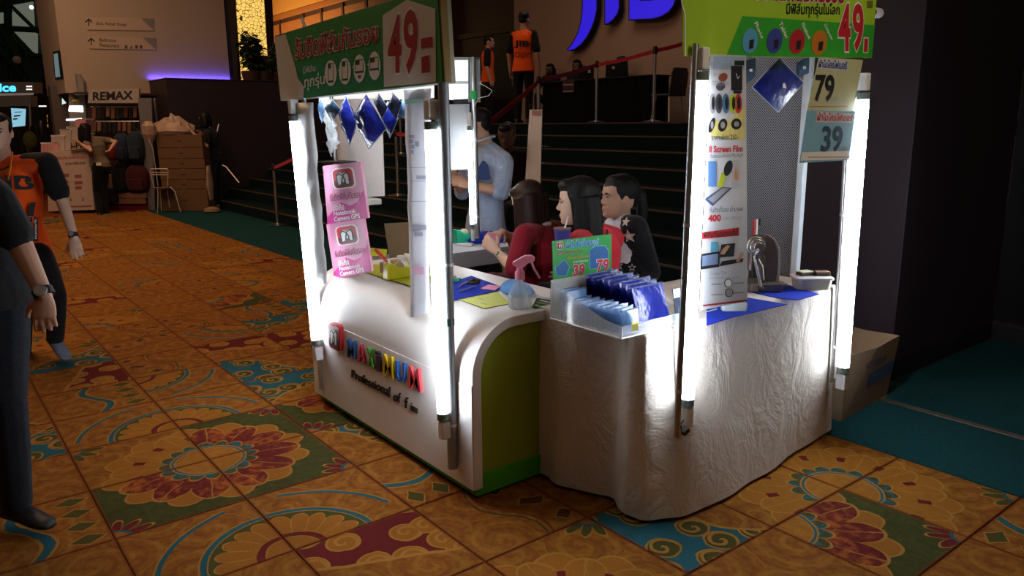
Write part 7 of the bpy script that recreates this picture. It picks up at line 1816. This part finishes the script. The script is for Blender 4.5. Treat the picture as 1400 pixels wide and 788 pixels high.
# wire chair
wc = thing('wire_chair', 'chromed wire chair in front of the carton stack', 'chair', hall(222, 292, 13.75)); dW = 13.75
def W(x, y, d=dW): return at(x, y, d)
M_wire = mat('dull_chrome_wire', (.62, .52, .44), .45, metal=.5)
def rod(nm, pts, r=.010): mb().tube(pts, r, 8).build(nm, M_wire, wc, smooth=True)
rod('leg', [W(215, 256), W(216, 264), W(215.5, 293)]); rod('leg', [W(233, 256), W(239, 262), W(247, 290)]); rod('leg', [W(219, 257, 14.05), W(221, 288, 14.05)]); rod('leg', [W(228, 256, 14.05), W(232, 284, 14.05)])
rod('back_frame', [W(211, 257), W(205, 233), W(206, 231), W(229, 231), W(230, 234), W(229, 255)]); rod('back_rail', [W(206, 236), W(229, 236)], .007); rod('back_rail', [W(207, 239), W(229, 239)], .007)
rod('tall_rod', [W(203, 190), W(209, 203), W(216, 254)], .007)
mb().lathe([(0, -.015), (.16, -.015), (.17, 0), (0, .006)], W(222, 256.5, 13.9), 22).build('seat', mat('brown_seat_pad', (.16, .10, .07), .5), wc, smooth=50)
ar = mb().tube([at(304, 226, 14.2), at(309, 228, 14.2), at(327, 250, 14.0)], .012, 8).build('metal_handrail', M_wire, smooth=True); tag(ar, 'short bent metal rod sticking out behind the woman in black', 'rail')

# ================================================================ far left: shop with blue lettering, screen, green steel roof
FS = Plane(lambda x, y: at(x, y, 21.0), -HF)
shp = thing('shop_front', 'far shop front with blue lit lettering ending in ice', 'shop', at(25, 215, 21))
FS.sheet([(-30, 127), (46, 127), (46, 112), (-30, 112)], .4).build('sign_fascia', mat('grey_fascia', (.32, .30, .30), .5), shp)
FS.text('Service', [(-38, 126), (22, 125.5), (22, 113.5), (-38, 114)], 6, bold=.03).build('lit_lettering', glow('cyan_letters', (.05, .42, 1.0), 2.6), shp)
FS.poly([(-30, 131.5), (46, 130), (46, 127), (-30, 128)], 2).build('lit_strip', glow('dim_strip', (.45, .36, .30), .3), shp)
FS.sheet([(-30, 146), (42, 146), (42, 131), (-30, 131)], .3).build('grey_fascia_lower', mat('pale_grey_fascia', (.30, .32, .34), .6), shp)
FS.sheet([(-30, 230), (66, 230), (62, 146), (-30, 146)], .05).build('dark_interior', mat('dark_interior', (.02, .016, .016), .7, var=.4, vs=2), shp)
for y in (118, 122): FS.poly([(36, y + 1), (44, y + 1), (44, y - .5), (36, y - .5)], 6).build('downlight', glow('far_downlight', (.9, .85, .8), 1.5), shp)
tv = Plane(lambda x, y: at(x, y, 19.5), -HF)
o = tv.sheet([(15, 178), (38, 176), (36, 145), (14, 145)], .06).build('display_screen', M_black); tag(o, 'bright blue-white screen in the far shop', 'screen')
mb().tube([tv.P(27, 178), V((tv.P(27, 178).x, tv.P(27, 178).y, 0))], .05, 8).build('screen_post', M_black, o)
tv.poly([(17, 174), (34.5, 172), (35.5, 149), (15, 148)], 2).build('lit_picture', glow('blue_white_screen', (.30, .62, .80), .85), o)
for q in (((19, 160), (28, 159), (28, 157), (19, 158)), ((18, 164), (24, 163.5), (24, 161.5), (18, 162)), ((20, 154), (30, 153.5), (30, 152.5), (20, 153))): tv.poly(q, 4).build('screen_print', mat('screen_dark_ink', (.02, .06, .12), .4), o)
for x, y0, y1, lab in ((41, 143, 195, 'slim steel post right of the far screen'), (56, 165, 198, 'slim steel post before the warm lit shop')):
    o = mb().tube([at(x, y0, 18.5), onZ(x + 3, 250, 0) if False else V((at(x + 3, 250, 18.5).x, at(x + 3, 250, 18.5).y, 0))], .03, 8).build('steel_post', M_chrome, smooth=True); tag(o, lab, 'post')
wmS = Plane(lambda x, y: at(x, y, 22.5), -HF)
o = wmS.sheet([(46, 243), (66, 243), (64, 140), (50, 140)], .1).build('warm_shop', mat('dark_interior', (.02, .016, .016), .7)); tag(o, 'far shop bay with warm lit shelves', 'shop')
wmS.poly([(53, 151), (63.5, 151), (63.5, 144.5), (53, 144.5)], 4).build('lit_panel', glow('far_white_panel', (1, .92, .85), 1.6), o)
for i, (a, b_, c, d) in enumerate(((54, 157, 65, 161), (57, 163, 65, 167), (60, 170, 66, 174))): wmS.poly([(a, d), (c, d), (c, b_), (a, b_)], 4).build('lit_shelf', glow('warm_shelf', (.9, .40, .14), .55), o)
wmS.poly([(48, 178), (52, 178), (52, 146), (48, 146)], 4).build('red_post', mat('dull_red_post', (.15, .02, .02), .6), o)
c_ = at(40, 200, 17.5)
o = mb().ell(at(41, 192, 17.5), (.14, .14, .20), None, 12, 8).build('camouflage_bundle', cloth('olive_bundle', (.07, .08, .02), var=.6, vs=20)); tag(o, 'olive patterned bundle on a stand at the far left', 'bag')
b0 = at(41, 192, 17.5); mb().tube([V((b0.x, b0.y, 0)), b0 - UP * .18], .06, 8).build('stand', M_black, o)
# dim shoppers
for px_, dd, lab in ((57, 18.2, 'dim far shopper in dark clothes beside the warm lit shop'),):
    c_ = at(px_, 240, dd); J = pose((c_.x, c_.y, 0), (-.7, .6), 1.62); person(lab, J, M_btee, M_jean, M_black, mat('shaded_skin', (.22, .12, .085), .6), ('long', M_hair, 1.2), .014, .6)
# green steel roof trusses and glazing of the atrium
M_gst = mat('dark_green_steel', (.010, .055, .028), .5, var=.2)
gz_ = struct(mb().add([at(x, y, 32) for x, y in ((-120, 130), (60, 130), (60, -60), (-120, -60))], [(0, 1, 2, 3)]).build('window_1', mat('dusk_roof_glass', (.03, .045, .035), .3, var=.3, vs=.3), solid=.05))
RG = Plane(lambda x, y: at(x, y, 31.8), -HF)
for q in (((-60, 38), (48, 38), (18, 16), (-60, 22)), ((12, 8), (38, 40), (48, 40), (46, 2)), ((17, 41), (52, 78), (52, 41)), ((0, 68), (44, 118), (52, 118), (10, 60))):
    RG.poly(q, 4).build('glass_pane', glow('dusk_lit_roof_glass', (.105, .115, .088), 1.0), gz_)
tr = bpy.data.objects.new('roof_truss', None); COL.objects.link(tr); tr.location = at(20, 60, 29); tr['_o'] = tuple(tr.location); struct(tr)
for (x0, y0, x1, y1, w_) in ((10, -10, 12, 80, .13), (-30, 37, 52, 41, .10), (-30, 74, 56, 77, .10), (11, 4, 52, 44, .07), (11, 2, -30, 40, .07), (0, 36, 54, 120, .22), (-10, 55, 40, 112, .18), (26, 78, 24, 112, .12), (18, 80, 17, 112, .12), (46, 72, 24, 108, .08), (8, 80, 10, 112, .12), (30, 60, 50, 112, .12), (-10, 60, 10, 112, .12)):
    mb().tube([at(x0, y0, 29), at(x1, y1, 29)], w_, 8).build('beam', M_gst, tr, smooth=True)
o = mb().ell(at(23, 82, 28.5), .14, None, 10, 7).build('white_globe', M_whitep, tr, smooth=True)
mb().ell(at(43, 10, 28.5), .07, None, 8, 6).build('spot_lamp', glow('far_spot', (1, .95, .85), 2), tr, smooth=True)
# helper marks are not needed in the finished scene
for o in bpy.data.objects:
    if '_o' in o: del o['_o']
for o in bpy.data.objects:
    if o.parent is not None and o.type == 'MESH' and 'lettering' in o.name and not o.name.startswith('raised'): o['kind'] = 'stuff'
